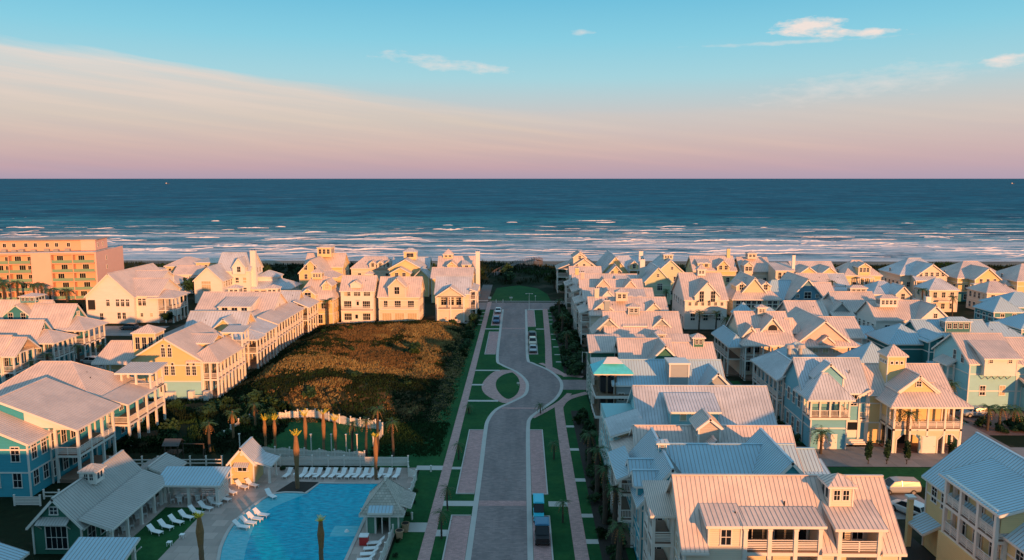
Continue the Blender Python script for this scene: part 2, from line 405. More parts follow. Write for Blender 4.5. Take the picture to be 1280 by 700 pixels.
    def shed(s, x0, x1, y0, y1, zl, zh, low='F', walls=True, z0=0, ov=.35, cheek=False, rib=None):
        """single-slope block; low = which side is the low eave (F, B, L, R)"""
        rf = s.Rf(); wb = s.W()
        if low in 'FB':
            yl, yh = (y0, y1) if low == 'F' else (y1, y0); sg = -1 if low == 'F' else 1
            sl = (zh - zl) / abs(yh - yl)
            P = [(x0 - ov, yl + sg * ov, zl - ov * sl + .06), (x1 + ov, yl + sg * ov, zl - ov * sl + .06), (x1 + ov, yh, zh + .06), (x0 - ov, yh, zh + .06)]
            if walls or cheek:
                for x in ((x0, x0 + .12), (x1 - .12, x1)):
                    for xx in x: wb.poly([(xx, yl, z0), (xx, yh, z0), (xx, yh, zh), (xx, yl, zl)], 0)
                    wb.poly([(x[0], yl, z0), (x[1], yl, z0), (x[1], yl, zl), (x[0], yl, zl)], 0)
            if walls: wb.box(x0 + .12, x1 - .12, min(yl, yl - sg * .12), max(yl, yl - sg * .12), z0, zl, 0)
        else:
            xl, xh = (x0, x1) if low == 'L' else (x1, x0); sg = -1 if low == 'L' else 1
            sl = (zh - zl) / abs(xh - xl)
            P = [(xl + sg * ov, y0 - ov, zl - ov * sl + .06), (xl + sg * ov, y1 + ov, zl - ov * sl + .06), (xh, y1 + ov, zh + .06), (xh, y0 - ov, zh + .06)]
            if walls or cheek:
                for y in ((y0, y0 + .12), (y1 - .12, y1)):
                    for yy in y: wb.poly([(xl, yy, z0), (xh, yy, z0), (xh, yy, zh), (xl, yy, zl)], 0)
            if walls: wb.box(min(xl, xl - sg * .12), max(xl, xl - sg * .12), y0 + .12, y1 - .12, z0, zl, 0)
        roof_face(rf, P, rib=rib or s.rib)
        if s.trim:
            tr = s.T(); tr.beam(P[0], P[1], .07, .24, 3)
            for a, b in ((P[0], P[3]), (P[1], P[2])):
                tr.beam((a[0], a[1], a[2] - .03), (b[0], b[1], b[2] - .03), .07, .22, 3)
            if walls and low in 'FB':
                for x in (x0, x1): tr.box(x - .07, x + .07, yl - .07, yl + .07, z0, zl - .05, 3)
    # openings ---------------------------------------------------------
    def win(s, face, c, u, z, w=1.0, h=1.5, nx=2, ny=2, blind=None, name='window'):
        w *= 1.12; h *= 1.08
        if blind is None: blind = s.rng.random() < .07
        f, p = win_meshes(w, h, nx, ny, blind)
        x, y = (u, c) if face in 'FB' else (c, u)
        rz = {'F': 0, 'R': R(90), 'L': R(-90), 'B': R(180)}[face]
        a = put(name, f, s.root, (x - s.o[0], y - s.o[1], z), rz); put('pane', p, a, (0, 0, 0)); return a
    def row(s, face, c, u0, u1, zs, n, w=.9, h=1.5, nx=2, ny=2, grp=1, **k):
        for z in (zs if isinstance(zs, (list, tuple)) else [zs]):
            for i in range(n):
                u = u0 + (u1 - u0) * (i + .5) / n
                for g in range(grp): s.win(face, c, u + (g - (grp - 1) / 2) * (w + .22), z, w, h, nx, ny, **k)
    def door(s, face, c, u, z0=.1, w=1.0, h=2.1, garage=False):
        k = ('d', w, h, garage)
        if k not in _cache:
            m = MB([TRIM, GLASS]); m.box(-w / 2 - .1, w / 2 + .1, -.05, .02, 0, h + .1, 0); m.box(-w / 2, w / 2, -.08, -.05, .05, h, 0)
            if garage:
                for i in range(4): m.box(-w / 2 + .05, w / 2 - .05, -.10, -.08, .1 + i * h / 4, (i + 1) * h / 4 - .03, 0)
            else: m.box(-w / 2 + .18, w / 2 - .18, -.09, -.08, h * .45, h - .2, 1)
            g = MB([RIB]); g.box(w / 2 - .15, w / 2 - .09, -.15, -.08, 1.0, 1.1)
            _cache[k] = (m.build('door', link=False), g.build('handle', link=False))
        x, y = (u, c) if face in 'FB' else (c, u)
        a = put('door', _cache[k][0], s.root, (x - s.o[0], y - s.o[1], z0), {'F': 0, 'R': R(90), 'L': R(-90), 'B': R(180)}[face])
        put('handle', _cache[k][1], a, (0, 0, 0))
    # porches ----------------------------------------------------------
    def porch(s, x0, x1, y0, y1, floors, top, sides='F', sp=2.4, style='picket', pw=.24, ground=True, zb=0.0, slab0=True):
        """open gallery: floor slabs at each height in floors, posts to `top` on the named sides, railings on raised floors"""
        for z in floors:
            m = MB(s.mats)
            if z < .6: m.box(x0, x1, y0, y1, 0.0, z, 5)
            else: m.box(x0 + .05, x1 - .05, y0 + .05, y1 - .05, z - .12, z, 5); m.box(x0, x1, y0, y1, z - .42, z - .118, 3)
            m.build('porch_floor', s.root, s.o)
        if sides: m = MB(s.mats); m.box(x0, x1, y0, y1, top - .3, top - .04, 3); m.build('porch_beam', s.root, s.o)
        seg = []
        if 'F' in sides: seg.append(((x0, y0), (x1, y0)))
        if 'B' in sides: seg.append(((x0, y1), (x1, y1)))
        if 'L' in sides: seg.append(((x0, y0), (x0, y1)))
        if 'R' in sides: seg.append(((x1, y0), (x1, y1)))
        used = set()
        for (ax, ay), (bx, by) in seg:
            L = math.hypot(bx - ax, by - ay); n = max(1, round(L / sp)); rz = math.atan2(by - ay, bx - ax)
            inx = .14
            for i in range(n + 1):
                x = ax + (bx - ax) * i / n; y = ay + (by - ay) * i / n
                x = min(max(x, x0 + inx), x1 - inx); y = min(max(y, y0 + inx), y1 - inx)
                key = (round(x, 1), round(y, 1))
                if key in used: continue
                used.add(key); put('post', post_mesh(top - .3 - zb, pw), s.root, (x - s.o[0], y - s.o[1], zb))
            for z in floors:
                if z < 1.0: continue
                for i in range(n):
                    x = ax + (bx - ax) * (i + .0) / n; y = ay + (by - ay) * (i + .0) / n
                    me = rail_mesh(L / n - .1, style)
                    ox, oy = math.cos(rz) * .05, math.sin(rz) * .05
                    xx = min(max(x + ox, x0 + .1), x1 - .1); yy = min(max(y + oy, y0 + .1), y1 - .1)
                    o = put('railing', me, s.root, (xx - s.o[0], yy - s.o[1], z), rz)
    def cupola(s, x, y, zb, w, hw, hr, n=2, d=None, gable=False, roof=None, name='cupola', wall=0):
        d = d or w; m = MB(s.mats if roof is None else [s.mats[0], roof, *s.mats[2:]]); hx, hy = w / 2, d / 2
        m.box(x - hx, x + hx, y - hy, y + hy, zb, zb + hw, wall); c = .06
        for sx in (-1, 1):
            for sy in (-1, 1): m.box(x + sx * hx - c, x + sx * hx + c, y + sy * hy - c, y + sy * hy + c, zb, zb + hw - .01, 3)
        zw = zb + hw * .35; zt = zb + hw * .85
        if n:
            for face in ('F', 'L', 'R'):
                L = w if face == 'F' else d; ww = (L - .4) / n * .62
                for i in range(n):
                    u = -L / 2 + .2 + (L - .4) * (i + .5) / n
                    if face == 'F':
                        m.box(x + u - ww / 2 - .08, x + u + ww / 2 + .08, y - hy - .04, y - hy, zw - .08, zt + .08, 3); m.box(x + u - ww / 2, x + u + ww / 2, y - hy - .05, y - hy - .04, zw, zt, 4)
                        m.box(x + u - .02, x + u + .02, y - hy - .06, y - hy - .05, zw, zt, 3); m.box(x + u - ww / 2, x + u + ww / 2, y - hy - .063, y - hy - .052, (zw + zt) / 2 - .02, (zw + zt) / 2 + .02, 3)
                    else:
                        q = 1 if face == 'R' else -1; xa = x + q * hx
                        m.box(min(xa, xa + q * .04), max(xa, xa + q * .04), y + u - ww / 2 - .08, y + u + ww / 2 + .08, zw - .08, zt + .08, 3)
                        m.box(min(xa + q * .04, xa + q * .05), max(xa + q * .04, xa + q * .05), y + u - ww / 2, y + u + ww / 2, zw, zt, 4)
        ov = .3; z0 = zb + hw; m.box(x - hx - ov, x + hx + ov, y - hy - ov, y + hy + ov, z0, z0 + .12, 3)
        A = [(x - hx - ov, y - hy - ov, z0 + .2), (x + hx + ov, y - hy - ov, z0 + .2), (x + hx + ov, y + hy + ov, z0 + .2), (x - hx - ov, y + hy + ov, z0 + .2)]
        if gable:
            p0, p1 = (x, y - hy - ov, z0 + hr), (x, y + hy + ov, z0 + hr)
            roof_face(m, [A[0], A[3], p1, p0], rib=s.rib); roof_face(m, [A[1], A[2], p1, p0], rib=s.rib)
            m.poly([(x - hx, y - hy, z0), (x + hx, y - hy, z0), (x, y - hy, z0 + hr - .1)], 0)
        else:
            if w > d * 1.3: r0, r1 = (x - (hx - hy), y, z0 + hr), (x + (hx - hy), y, z0 + hr)
            else: r0 = r1 = (x, y, z0 + hr)
            if r0 == r1:
                for i in range(4): roof_face(m, [A[i], A[(i + 1) % 4], r0], rib=s.rib, t=.08)
            else:
                roof_face(m, [A[0], A[1], r1, r0], rib=s.rib, t=.08); roof_face(m, [A[2], A[3], r0, r1], rib=s.rib, t=.08)
                roof_face(m, [A[1], A[2], r1], rib=s.rib, t=.08); roof_face(m, [A[3], A[0], r0], rib=s.rib, t=.08)
        return m.build(name, s.root, s.o)
    def chimney(s, x, y, z0, z1, w=1.1, d=.9, m=None, pots=True):
        q = MB([m or s.mats[0], TRIM, DARK]); q.box(x - w / 2, x + w / 2, y - d / 2, y + d / 2, z0, z1, 0)
        q.box(x - w / 2 - .08, x + w / 2 + .08, y - d / 2 - .08, y + d / 2 + .08, z1, z1 + .16, 1)
        if pots:
            for k in (-.22, .22): q.cyl((x + k * w, y, z1 + .16), (x + k * w, y, z1 + .55), .13, .11, 8, 2)
        q.build('chimney', s.root, s.o)
    def vent(s, x, y, z):
        q = MB([DARK]); q.cyl((x, y, z - .2), (x, y, z + .3), .07, .07, 7); q.build('vent_pipe', s.root, s.o)
    # compound pieces --------------------------------------------------
    def shed_dormer(s, x0, x1, yf, yb, zf, zb, zbase, nw=1, ww=.9, wh=1.3, walls=True, grp=1):
        s.part('dormer'); s.shed(x0, x1, yf, yb, zf, zb, 'F', walls=walls, cheek=True, z0=zbase, ov=.3); s.flush()
        if nw: s.row('F', yf, x0 + .2, x1 - .2, (zbase + zf) / 2 + .12, nw, ww, wh, grp=grp)
    def gable_dormer(s, x, w, yf, yb, ze, zr, zbase, nw=1, ww=.9, wh=1.3, grp=1, ny=2):
        s.part('dormer'); s.wing('y', x - w / 2, x + w / 2, yf, yb, ze, zr, z0=zbase, ov=.3); s.flush()
        if nw: s.row('F', yf, x - w / 2 + .2, x + w / 2 - .2, (zbase + ze) / 2 + .3, nw, ww, wh, grp=grp, ny=ny)
    def bracket_shed(s, x0, x1, y, z, d=1.0, drop=.5):
        s.part('window_canopy'); m = s.cur
        roof_face(m, [(x0, y - d, z - drop), (x1, y - d, z - drop), (x1, y, z), (x0, y, z)], rib=.3, t=.06)
        for x in (x0 + .15, x1 - .15): m.beam((x, y - .03, z - drop - .8), (x, y - d * .8, z - drop - .08), .08, .08, 3)
        s.flush()
# ------------------------------------------------------------------ ground, roads, paths, water
LAWN = mat('lawn_grass', (.014, .082, .027), .95, spec=.1, noise_amt=.35, noise_scale=1.6, c2=(.024, .10, .030), c2_scale=.22, bump=.5, bump_scale=14)
SCRUB = mat('scrub_ground', (.011, .020, .009), .95, spec=.1, noise_amt=.4, noise_scale=.8, c2=(.065, .052, .035), c2_scale=.09, c2_lo=.50, c2_hi=.66, bump=.6, bump_scale=5)
DUNEM = mat('dune_ground', (.028, .030, .015), .95, spec=.1, noise_amt=.45, noise_scale=.9, c2=(.12, .08, .035), c2_scale=.055, c2_lo=.47, c2_hi=.60, stretch=(1, 1.6, 1), bump=.6, bump_scale=4)
SAND = mat('beach_sand', (.26, .20, .15), .9, spec=.2, noise_amt=.16, noise_scale=.12, stretch=(.3, 1, 1), c2=(.12, .10, .085), c2_scale=.05)
ROAD = mat('road_pavers', (.27, .205, .195), .85, noise_amt=.16, noise_scale=.5, brick=(.92, .02, .6, .3), c2=(.215, .165, .16), c2_scale=.35, stretch=(1, .16, 1))
BAY = mat('bay_pavers', (.50, .285, .265), .85, noise_amt=.14, noise_scale=.9, brick=(.6, .012, .4, .2))
WALK = mat('walk_pavers', (.52, .31, .28), .85, noise_amt=.16, noise_scale=.8, brick=(.6, .012, .4, .2))
CONC = mat('concrete', (.50, .46, .42), .85, noise_amt=.12, noise_scale=.6)
CONCD = mat('alley_concrete', (.27, .25, .235), .88, noise_amt=.16, noise_scale=.5, brick=(.75, .04, 3.4, 3.4), c2=(.21, .195, .185), c2_scale=.1)
DECKC = mat('pool_deck', (.44, .35, .30), .85, noise_amt=.14, noise_scale=.6, brick=(.78, .03, 1.6, 1.6))
MULCH = mat('mulch', (.025, .018, .013), .95, noise_amt=.5, noise_scale=4)
def flat(name, pts, z, m, label=None):
    q = MB([m]); q.poly([(x, y, z) for x, y in pts], 0); o = fix(q.build(name, origin=(pts[0][0], pts[0][1], 0)))
    o['kind'] = 'structure'
    if o.data.polygons[0].normal.z < 0: o.data.flip_normals()
    return o
def rect(name, x0, x1, y0, y1, z, m): return flat(name, [(x0, y0), (x1, y0), (x1, y1), (x0, y1)], z, m)
def multi(name, rects, z, m, kind='structure'):
    q = MB([m])
    for x0, x1, y0, y1 in rects: q.poly([(x0, y0, z), (x1, y0, z), (x1, y1, z), (x0, y1, z)], 0)
    o = q.build(name); o['kind'] = kind; return o
def ribbon(name, pts, w0, w1, z, h, m, kind='structure'):
    """strip beside a polyline, from offset w0 to w1 (left of travel positive), raised h"""
    q = MB([m]); n = len(pts); A, B = [], []
    for i, (x, y) in enumerate(pts):
        a = pts[max(0, i - 1)]; b = pts[min(n - 1, i + 1)]; dx, dy = b[0] - a[0], b[1] - a[1]; L = math.hypot(dx, dy)
        nx, ny = -dy / L, dx / L; A.append((x + nx * w0, y + ny * w0)); B.append((x + nx * w1, y + ny * w1))
    for i in range(n - 1):
        a, b, c, d = A[i], A[i + 1], B[i + 1], B[i]
        q.poly([(*a, z + h), (*b, z + h), (*c, z + h), (*d, z + h)], 0)
        if h > .02: q.poly([(*a, z), (*b, z), (*b, z + h), (*a, z + h)], 0); q.poly([(*d, z), (*c, z), (*c, z + h), (*d, z + h)], 0)
    o = fix(q.build(name)); o['kind'] = kind; return o
def smooth(pts, k=4):
    out = []
    for i in range(len(pts) - 1):
        p0 = pts[max(0, i - 1)]; p1 = pts[i]; p2 = pts[i + 1]; p3 = pts[min(len(pts) - 1, i + 2)]
        for j in range(k):
            t = j / k; out.append(tuple(.5 * ((2 * p1[c]) + (-p0[c] + p2[c]) * t + (2 * p0[c] - 5 * p1[c] + 4 * p2[c] - p3[c]) * t * t + (-p0[c] + 3 * p1[c] - 3 * p2[c] + p3[c]) * t ** 3) for c in (0, 1)))
    out.append(pts[-1]); return out
def grid(name, x0, x1, y0, y1, dx, dy, hf, m, kind='structure', origin=None):
    nx, ny = int((x1 - x0) / dx) + 1, int((y1 - y0) / dy) + 1
    V = [(x0 + (x1 - x0) * i / (nx - 1), y0 + (y1 - y0) * j / (ny - 1)) for j in range(ny) for i in range(nx)]
    me = bpy.data.meshes.new(name)
    me.from_pydata([(x, y, hf(x, y)) for x, y in V], [], [(j * nx + i, j * nx + i + 1, (j + 1) * nx + i + 1, (j + 1) * nx + i) for j in range(ny - 1) for i in range(nx - 1)])
    me.materials.append(m); me.polygons.foreach_set('use_smooth', [True] * len(me.polygons)); me.update()
    o = bpy.data.objects.new(name, me); COL.objects.link(o); o['kind'] = kind; return o

q = MB([SCRUB]); q.poly([(-3000, -600, -.02), (3000, -600, -.02), (3000, 345, -.02), (-3000, 345, -.02)]); o = q.build('ground'); o['kind'] = 'structure'
q = MB([SAND])
for a, b, z0, z1 in ((344.9, 362, -.01, 0.0), (362, 372, 0.0, -.35), (372, 420, -.35, -2.2)): q.poly([(-3000, a, z0), (3000, a, z0), (3000, b, z1), (-3000, b, z1)])
o = q.build('beach'); o['kind'] = 'structure'
# the sea: real swell near the shore, a flat sheet to the horizon behind it
def sea_mat():
    m = bpy.data.materials.new('sea_water'); m.use_nodes = True; t = m.node_tree; n = t.nodes; l = t.links; b = n['Principled BSDF']
    b.inputs['Roughness'].default_value = .42; b.inputs['IOR'].default_value = 1.33; b.inputs['Specular IOR Level'].default_value = .03
    g = n.new('ShaderNodeNewGeometry'); sp = n.new('ShaderNodeSeparateXYZ'); l.new(g.outputs['Position'], sp.inputs[0])
    def M(op, *a, clamp=False):
        q = n.new('ShaderNodeMath'); q.operation = op; q.use_clamp = clamp
        for i, v in enumerate(a):
            if isinstance(v, (int, float)): q.inputs[i].default_value = v
            else: l.new(v, q.inputs[i])
        return q.outputs[0]
    def NZ(sx, sy, det=5, rough=.6, off=0.0):
        mp = n.new('ShaderNodeMapping'); mp.inputs['Scale'].default_value = (sx, sy, 1); mp.inputs['Location'].default_value = (off, off, 0); l.new(g.outputs['Position'], mp.inputs[0])
        q = n.new('ShaderNodeTexNoise'); q.inputs['Scale'].default_value = 1; q.inputs['Detail'].default_value = det; q.inputs['Roughness'].default_value = rough; l.new(mp.outputs[0], q.inputs['Vector']); return q.outputs[0]
    def MX(f, a, c):
        q = n.new('ShaderNodeMix'); q.data_type = 'RGBA'
        l.new(f, q.inputs[0])
        for i, v in ((6, a), (7, c)):
            if isinstance(v, tuple): q.inputs[i].default_value = (*v, 1)
            else: l.new(v, q.inputs[i])
        return q.outputs[2]
    Y = sp.outputs[1]
    deep = (.001, .13, .20); mid = (.001, .15, .21); near_ = (.03, .24, .29); shore = (.30, .43, .50); dark = (.001, .040, .085); sky_streak = (.17, .36, .44); silt = (.20, .17, .18)  # pale streaks of reflected sky and dark wave troughs are put into the colour
    f1 = M('DIVIDE', M('SUBTRACT', 1500, Y), 900, clamp=True); f2 = M('DIVIDE', M('SUBTRACT', 860, Y), 380, clamp=True); f3 = M('DIVIDE', M('SUBTRACT', 640, Y), 240, clamp=True)
    def S(v, lo, k, amt): return M('MULTIPLY', M('MULTIPLY', M('SUBTRACT', v, lo), k, clamp=True), amt)
    c = MX(f1, deep, mid); c = MX(f2, c, near_)
    c = MX(M('MULTIPLY', f3, M('ADD', .30, M('MULTIPLY', NZ(.006, .055, 5, .65, 23.), .75)), clamp=True), c, shore)
    c = MX(S(NZ(.0030, .0045, 8, .80, 41.), .48, 7, .50), c, dark)
    c = MX(S(NZ(.012, .016, 7, .75, 7.), .49, 9, .78), c, dark)
    c = MX(S(NZ(.014, .017, 7, .75, 57.), .54, 9, .35), c, sky_streak)
    c = MX(S(NZ(.04, .06, 7, .75, 17.), .50, 9, .72), c, dark)
    c = MX(M('MULTIPLY', f2, S(NZ(.035, .075, 7, .75, 67.), .52, 9, .60)), c, sky_streak)
    c = MX(M('MULTIPLY', f2, S(NZ(.010, .05, 6, .7, 31.), .55, 9, .50)), c, silt)
    near = M('DIVIDE', M('SUBTRACT', 760, Y), 330, clamp=True)
    fo = NZ(.045, .14, 8, .8, 3.); big = NZ(.0030, .035, 5, .6, 11.)
    fm = M('MULTIPLY', M('SUBTRACT', M('ADD', M('ADD', M('MULTIPLY', fo, .75), M('MULTIPLY', big, .62)), M('MULTIPLY', near, .13)), .755), 9, clamp=True)
    fm = M('MULTIPLY', fm, M('POWER', near, .4))
    c = MX(M('MULTIPLY', fm, .9), c, (.66, .62, .62))
    l.new(c, b.inputs['Base Color'])
    bp = n.new('ShaderNodeBump'); bp.inputs['Strength'].default_value = 1.0; bp.inputs['Distance'].default_value = 1.0
    l.new(M('ADD', M('MULTIPLY', NZ(.05, .12, 7, .65), .8), M('MULTIPLY', NZ(.35, .9, 4, .6, 5.), .25)), bp.inputs['Height'])
    d = n.new('ShaderNodeBsdfDiffuse'); g2 = n.new('ShaderNodeBsdfGlossy'); g2.inputs['Roughness'].default_value = .35; g2.inputs['Color'].default_value = (.8, .95, 1, 1); mx = n.new('ShaderNodeMixShader'); mx.inputs[0].default_value = .07
    l.new(c, d.inputs['Color']); l.new(bp.outputs[0], d.inputs['Normal']); l.new(bp.outputs[0], g2.inputs['Normal']); l.new(d.outputs[0], mx.inputs[1]); l.new(g2.outputs[0], mx.inputs[2]); l.new(mx.outputs[0], n['Material Output'].inputs[0])
    return m
SEA = sea_mat()
def swell(x, y):
    n1 = noise.noise(Vector((x * .004, y * .01, 1.7))) * 14
    a = math.sin((y + n1 * 2.2 + x * .03) * 2 * math.pi / 27.0); b = math.sin((y * 1.0 + n1 + x * .05) * 2 * math.pi / 11.0)
    g = .5 + .5 * noise.noise(Vector((x * .012, y * .02, 9)))
    amp = .9 * min(1, max(0, (y - 372) / 60))
    return -.35 + amp * (max(a, -.3) * g * .8 + .18 * b) + .12 * noise.noise(Vector((x * .15, y * .3, 4)))
sea = grid('sea', -520, 520, 372, 800, 2.6, 1.5, swell, SEA, 'structure')
q = MB([SEA])
for a in ((-520, 372, -.4, -9000, 800), (9000, 372, -.4, 520, 800)): q.poly([(a[3] if a[3] < a[0] else a[3], a[1], a[2]), (a[0], a[1], a[2]), (a[0], a[4], a[2]), (a[3], a[4], a[2])])
q.poly([(-90000, 799, -.36), (90000, 799, -.36), (90000, 120000, -.36), (-90000, 120000, -.36)])
o = fix(q.build('open_sea')); o['kind'] = 'structure'
for p in [pp for pp in o.data.polygons if pp.normal.z < 0]: p.flip()
# breakers: low rolls of broken water with ragged foam
FOAM = mat('breaker_foam', (.78, .74, .74), .9, spec=.1, noise_amt=.12, noise_scale=.4)
def breaker(x, y, L, w, h):
    q = MB([FOAM]); n = max(8, int(L / 1.6)); rows = []
    rs = random.random() * 50
    for i in range(n + 1):
        t = i / n; env = math.sin(math.pi * min(max(t, .02), .98)) ** .45
        nn = noise.noise(Vector((rs + t * L * .07, 0, 0))); n2 = noise.noise(Vector((rs + t * L * .35, 3, 0)))
        xx = x + (t - .5) * L; yy = y + nn * 7 + .03 * (xx - x); ww = w * env * (.55 + .6 * abs(n2) + .3 * nn); hh = h * env * (.7 + .6 * n2)
        z = swell(xx, yy) if abs(xx) < 520 and yy < 800 else -.3
        rows.append([(xx, yy - ww * .6, z - .1), (xx, yy - ww * .25, z + hh * .75), (xx, yy + ww * .1, z + hh), (xx, yy + ww * .5, z + hh * .35), (xx, yy + ww * (1.1 + n2), z - .15)])
    for i in range(n):
        for j in range(4): q.poly([rows[i][j], rows[i + 1][j], rows[i + 1][j + 1], rows[i][j + 1]])
    return q
allf = MB([FOAM]); rr = random.Random(5)
def addf(*a):
    b = breaker(*a); k = len(allf.v); allf.v += b.v; allf.f += [tuple(i + k for i in f) for f in b.f]; allf.m += b.m
def sp(px, py): # sea position for a view direction used while planning the breakers
    c = 950.0 * 40 / (py - 223.0); return ((px - 652) * 40 / (py - 223.0), c)
for px, py, L in ((28, 284, 34), (315, 284, 26), (560, 286, 24), (742, 275, 34), (757, 277, 18), (838, 282, 26), (805, 287, 60), (700, 296, 42), (840, 285, 24), (500, 297, 30), (440, 294, 22), (1225, 285, 40), (1262, 288, 36), (1168, 296, 14), (1085, 298, 24),
                  (130, 294, 40), (640, 277, 10), (268, 276, 8), (975, 300, 70), (905, 300, 40), (780, 302, 40), (735, 299, 26), (20, 293, 30), (360, 298, 34), (250, 296, 24), (600, 300, 22), (1245, 299, 26), (1030, 306, 60), (820, 308, 70), (560, 307, 50), (300, 307, 60), (90, 303, 50), (1150, 307, 50), (680, 311, 44), (450, 311, 50), (940, 312, 60), (200, 312, 40), (1240, 311, 40), (395, 290, 16), (870, 279, 8), (560, 281, 9), (350, 283, 10), (1130, 278, 10)):
    X, Y = sp(px, py); addf(X, Y, L, 2.6 + rr.random() * 2.2 + (1.5 if L > 40 else 0), .55 + rr.random() * .6)
for k in range(150):
    py = 281 + rr.random() ** .8 * 39; X, Y = sp(rr.uniform(-60, 1340), py); addf(X, Y, rr.uniform(6, 40), rr.uniform(.7, 2.2), rr.uniform(.15, .5))
for py in (291, 299, 305, 311, 316):     # the lines of surf, broken into runs
    x = -60 + rr.uniform(0, 60)
    while x < 1340:
        w = rr.uniform(40, 190); X, Y = sp(x + w / 2, py + rr.uniform(-1.2, 1.2)); addf(X, Y, w * 40 / (py - 223), rr.uniform(1.2, 3.0), rr.uniform(.3, .7)); x += w + rr.uniform(30, 230)
o = allf.build('breaker_foam'); tag(o, kind='stuff')
for k in range(2): # wash at the waterline
    ribbon('wash_foam', [(x, 374 + 9 * k + 2.5 * noise.noise(Vector((x * .02, k, 0))) + .8 * noise.noise(Vector((x * .1, k, 5)))) for x in range(-430, 431, 4)], -.5, .7 + k * .3, -.28 + .05 * k, .02, FOAM, 'stuff')

# --- lawns and paving along the street (each sheet 4 mm above the one below)
rect('street_lawn', -14.0, 12.2, 55, 229.6, .004, LAWN)
rect('corner_lawn', -21, -11.6, 100.9, 112, .008, LAWN)
flat('beach_lawn', [(-10.4, 247), (9.8, 247), (9, 262), (6, 276), (-1, 284), (-9, 277)], .006, LAWN)
rect('side_lawn', 40, 62, 95.5, 102.4, .004, LAWN); rect('club_lawn', -46.5, -37.6, 62, 88.2, .010, LAWN)
flat('picket_lawn', [(-45, 106.6), (-21.8, 105), (-21.9, 114.5), (-23, 118), (-28, 120), (-32, 123.4), (-35.4, 125.5), (-41, 123), (-44.8, 120)], .006, LAWN)
RL = smooth([(-5.3, 50), (-5.3, 75.7), (-5.3, 100), (-5.4, 116.6), (-5.2, 122.8), (-4.0, 128.5), (-1.5, 132.8), (.9, 137.4), (1.5, 143.2), (1.1, 148.5), (-.9, 155.1), (-3.9, 160.6), (-5.1, 166.9), (-5.3, 200.3), (-5.4, 230.6)])
RR = smooth([(.7, 50), (.7, 75.8), (.7, 100), (.8, 118.6), (1.3, 124), (3.1, 128.5), (5.9, 134.9), (7.4, 141.8), (7.4, 148.6), (5.5, 155.9), (2.2, 162.1), (1.1, 167), (1.1, 200), (1.1, 230.6)])
flat('street', RL + RR[::-1], .012, ROAD)
RLg = RL
ribbon('gutter', RL, 0, .62, .008, .03, CONC); ribbon('gutter', RR, -.62, 0, .008, .03, CONC)
multi('crossing_band', [(-5.25, .65, 89.1, 90.6), (-5.2, 1.0, 200.4, 201.6), (-3.4, 2.9, 128.9, 129.7)], .017, BAY)
bays = [(-8.2, -5.95, 62, 86.2), (-8.2, -5.95, 92.7, 117.4), (-8.3, -5.9, 170.4, 196), (-8.2, -5.9, 204.8, 229.2), (1.35, 3.3, 62, 86.1), (1.35, 3.3, 92.6, 117.5), (1.75, 3.7, 170.5, 196.2), (1.75, 3.8, 203.2, 229.2)]
multi('parking_bay', bays, .016, BAY)
q = MB([CONC])
for x0, x1, y0, y1 in bays:
    if x0 < 0: q.box(x0 - .16, x0, y0, y1, 0, .11)
    else: q.box(x1, x1 + .16, y0, y1, 0, .11)
    for y in (y0 - .16, y1): q.box(x0 - (.16 if x0 < 0 else -.05), x1 + (.16 if x0 > 0 else -.05), y, y + .16, 0, .11)
o = q.build('kerb'); o['kind'] = 'structure'
multi('footpath', [(-10.95, -9.65, 55, 245)], .016, WALK)
ribbon('footpath', smooth([(6.5, 50), (6.5, 100), (6.6, 126), (6.9, 131), (8.6, 135.5), (12.5, 139.2)], 3), -.75, .75, .012, .004, WALK)
ribbon('footpath', smooth([(12.5, 150.6), (8.6, 152.6), (6.2, 157), (6.0, 162), (6.6, 185), (7.3, 232)], 3), -.75, .75, .012, .005, WALK)
ribbon('footpath', smooth([(.9, 124.6), (3.2, 128.4), (6.2, 134.0), (8.0, 139.0)], 3), -1.6, -.62, .008, .012, WALK)
ribbon('footpath', smooth([(8.0, 150.5), (6.2, 155.9), (3.2, 161.6)], 3), -1.7, -.62, .008, .012, WALK)
flat('round_paving', smooth([(-.9, 155.9), (-4.8, 155.9), (-6.7, 151.2), (-7.7, 144), (-6.6, 137.6), (-3.4, 132.6), (-1.5, 132.9)], 4) + [p for p in RL if 133.4 < p[1] < 155], .010, WALK)
flat('round_lawn', smooth([(-1.9, 154.2), (-3.6, 152.4), (-4.9, 148), (-4.8, 142.2), (-3.6, 137), (-2.3, 134.9), (-.9, 137.8), (-.3, 143), (-.5, 148.8), (-1.2, 152.3), (-1.9, 154.2)], 3)[:-1], .015, LAWN)
multi('link_path', [(-9.65, -4.5, 155.3, 156.2), (-9.65, -7.4, 144.0, 145.0), (-9.65, -4.2, 133.2, 134.2), (-9.65, -5.9, 199.6, 200.8), (-9.65, -8.3, 100.9, 101.8), (-9.65, -5.9, 89.0, 90.5), (-13.6, -10.95, 82.0, 84.4), (-9.65, -8.3, 81.0, 82.6), (-14.6, -10.95, 100.6, 102.2),
   (3.4, 5.75, 89.0, 90.5), (7.2, 10.6, 96.8, 97.9), (7.2, 10.6, 86.0, 87.0), (7.2, 12.3, 79.4, 80.5), (7.2, 10.6, 108.4, 109.4), (7.2, 10.6, 119, 120), (3.9, 6.4, 199.6, 200.6), (1.9, 6.6, 230.0, 231.2)]
   + [(7.6, 11.5, y, y + .7) for y in (163, 170, 178, 186.5, 193, 207, 213, 219, 225)] + [(-13.8, -10.95, y, y + .7) for y in (206, 212.5, 219, 225)], .0125, CONC)
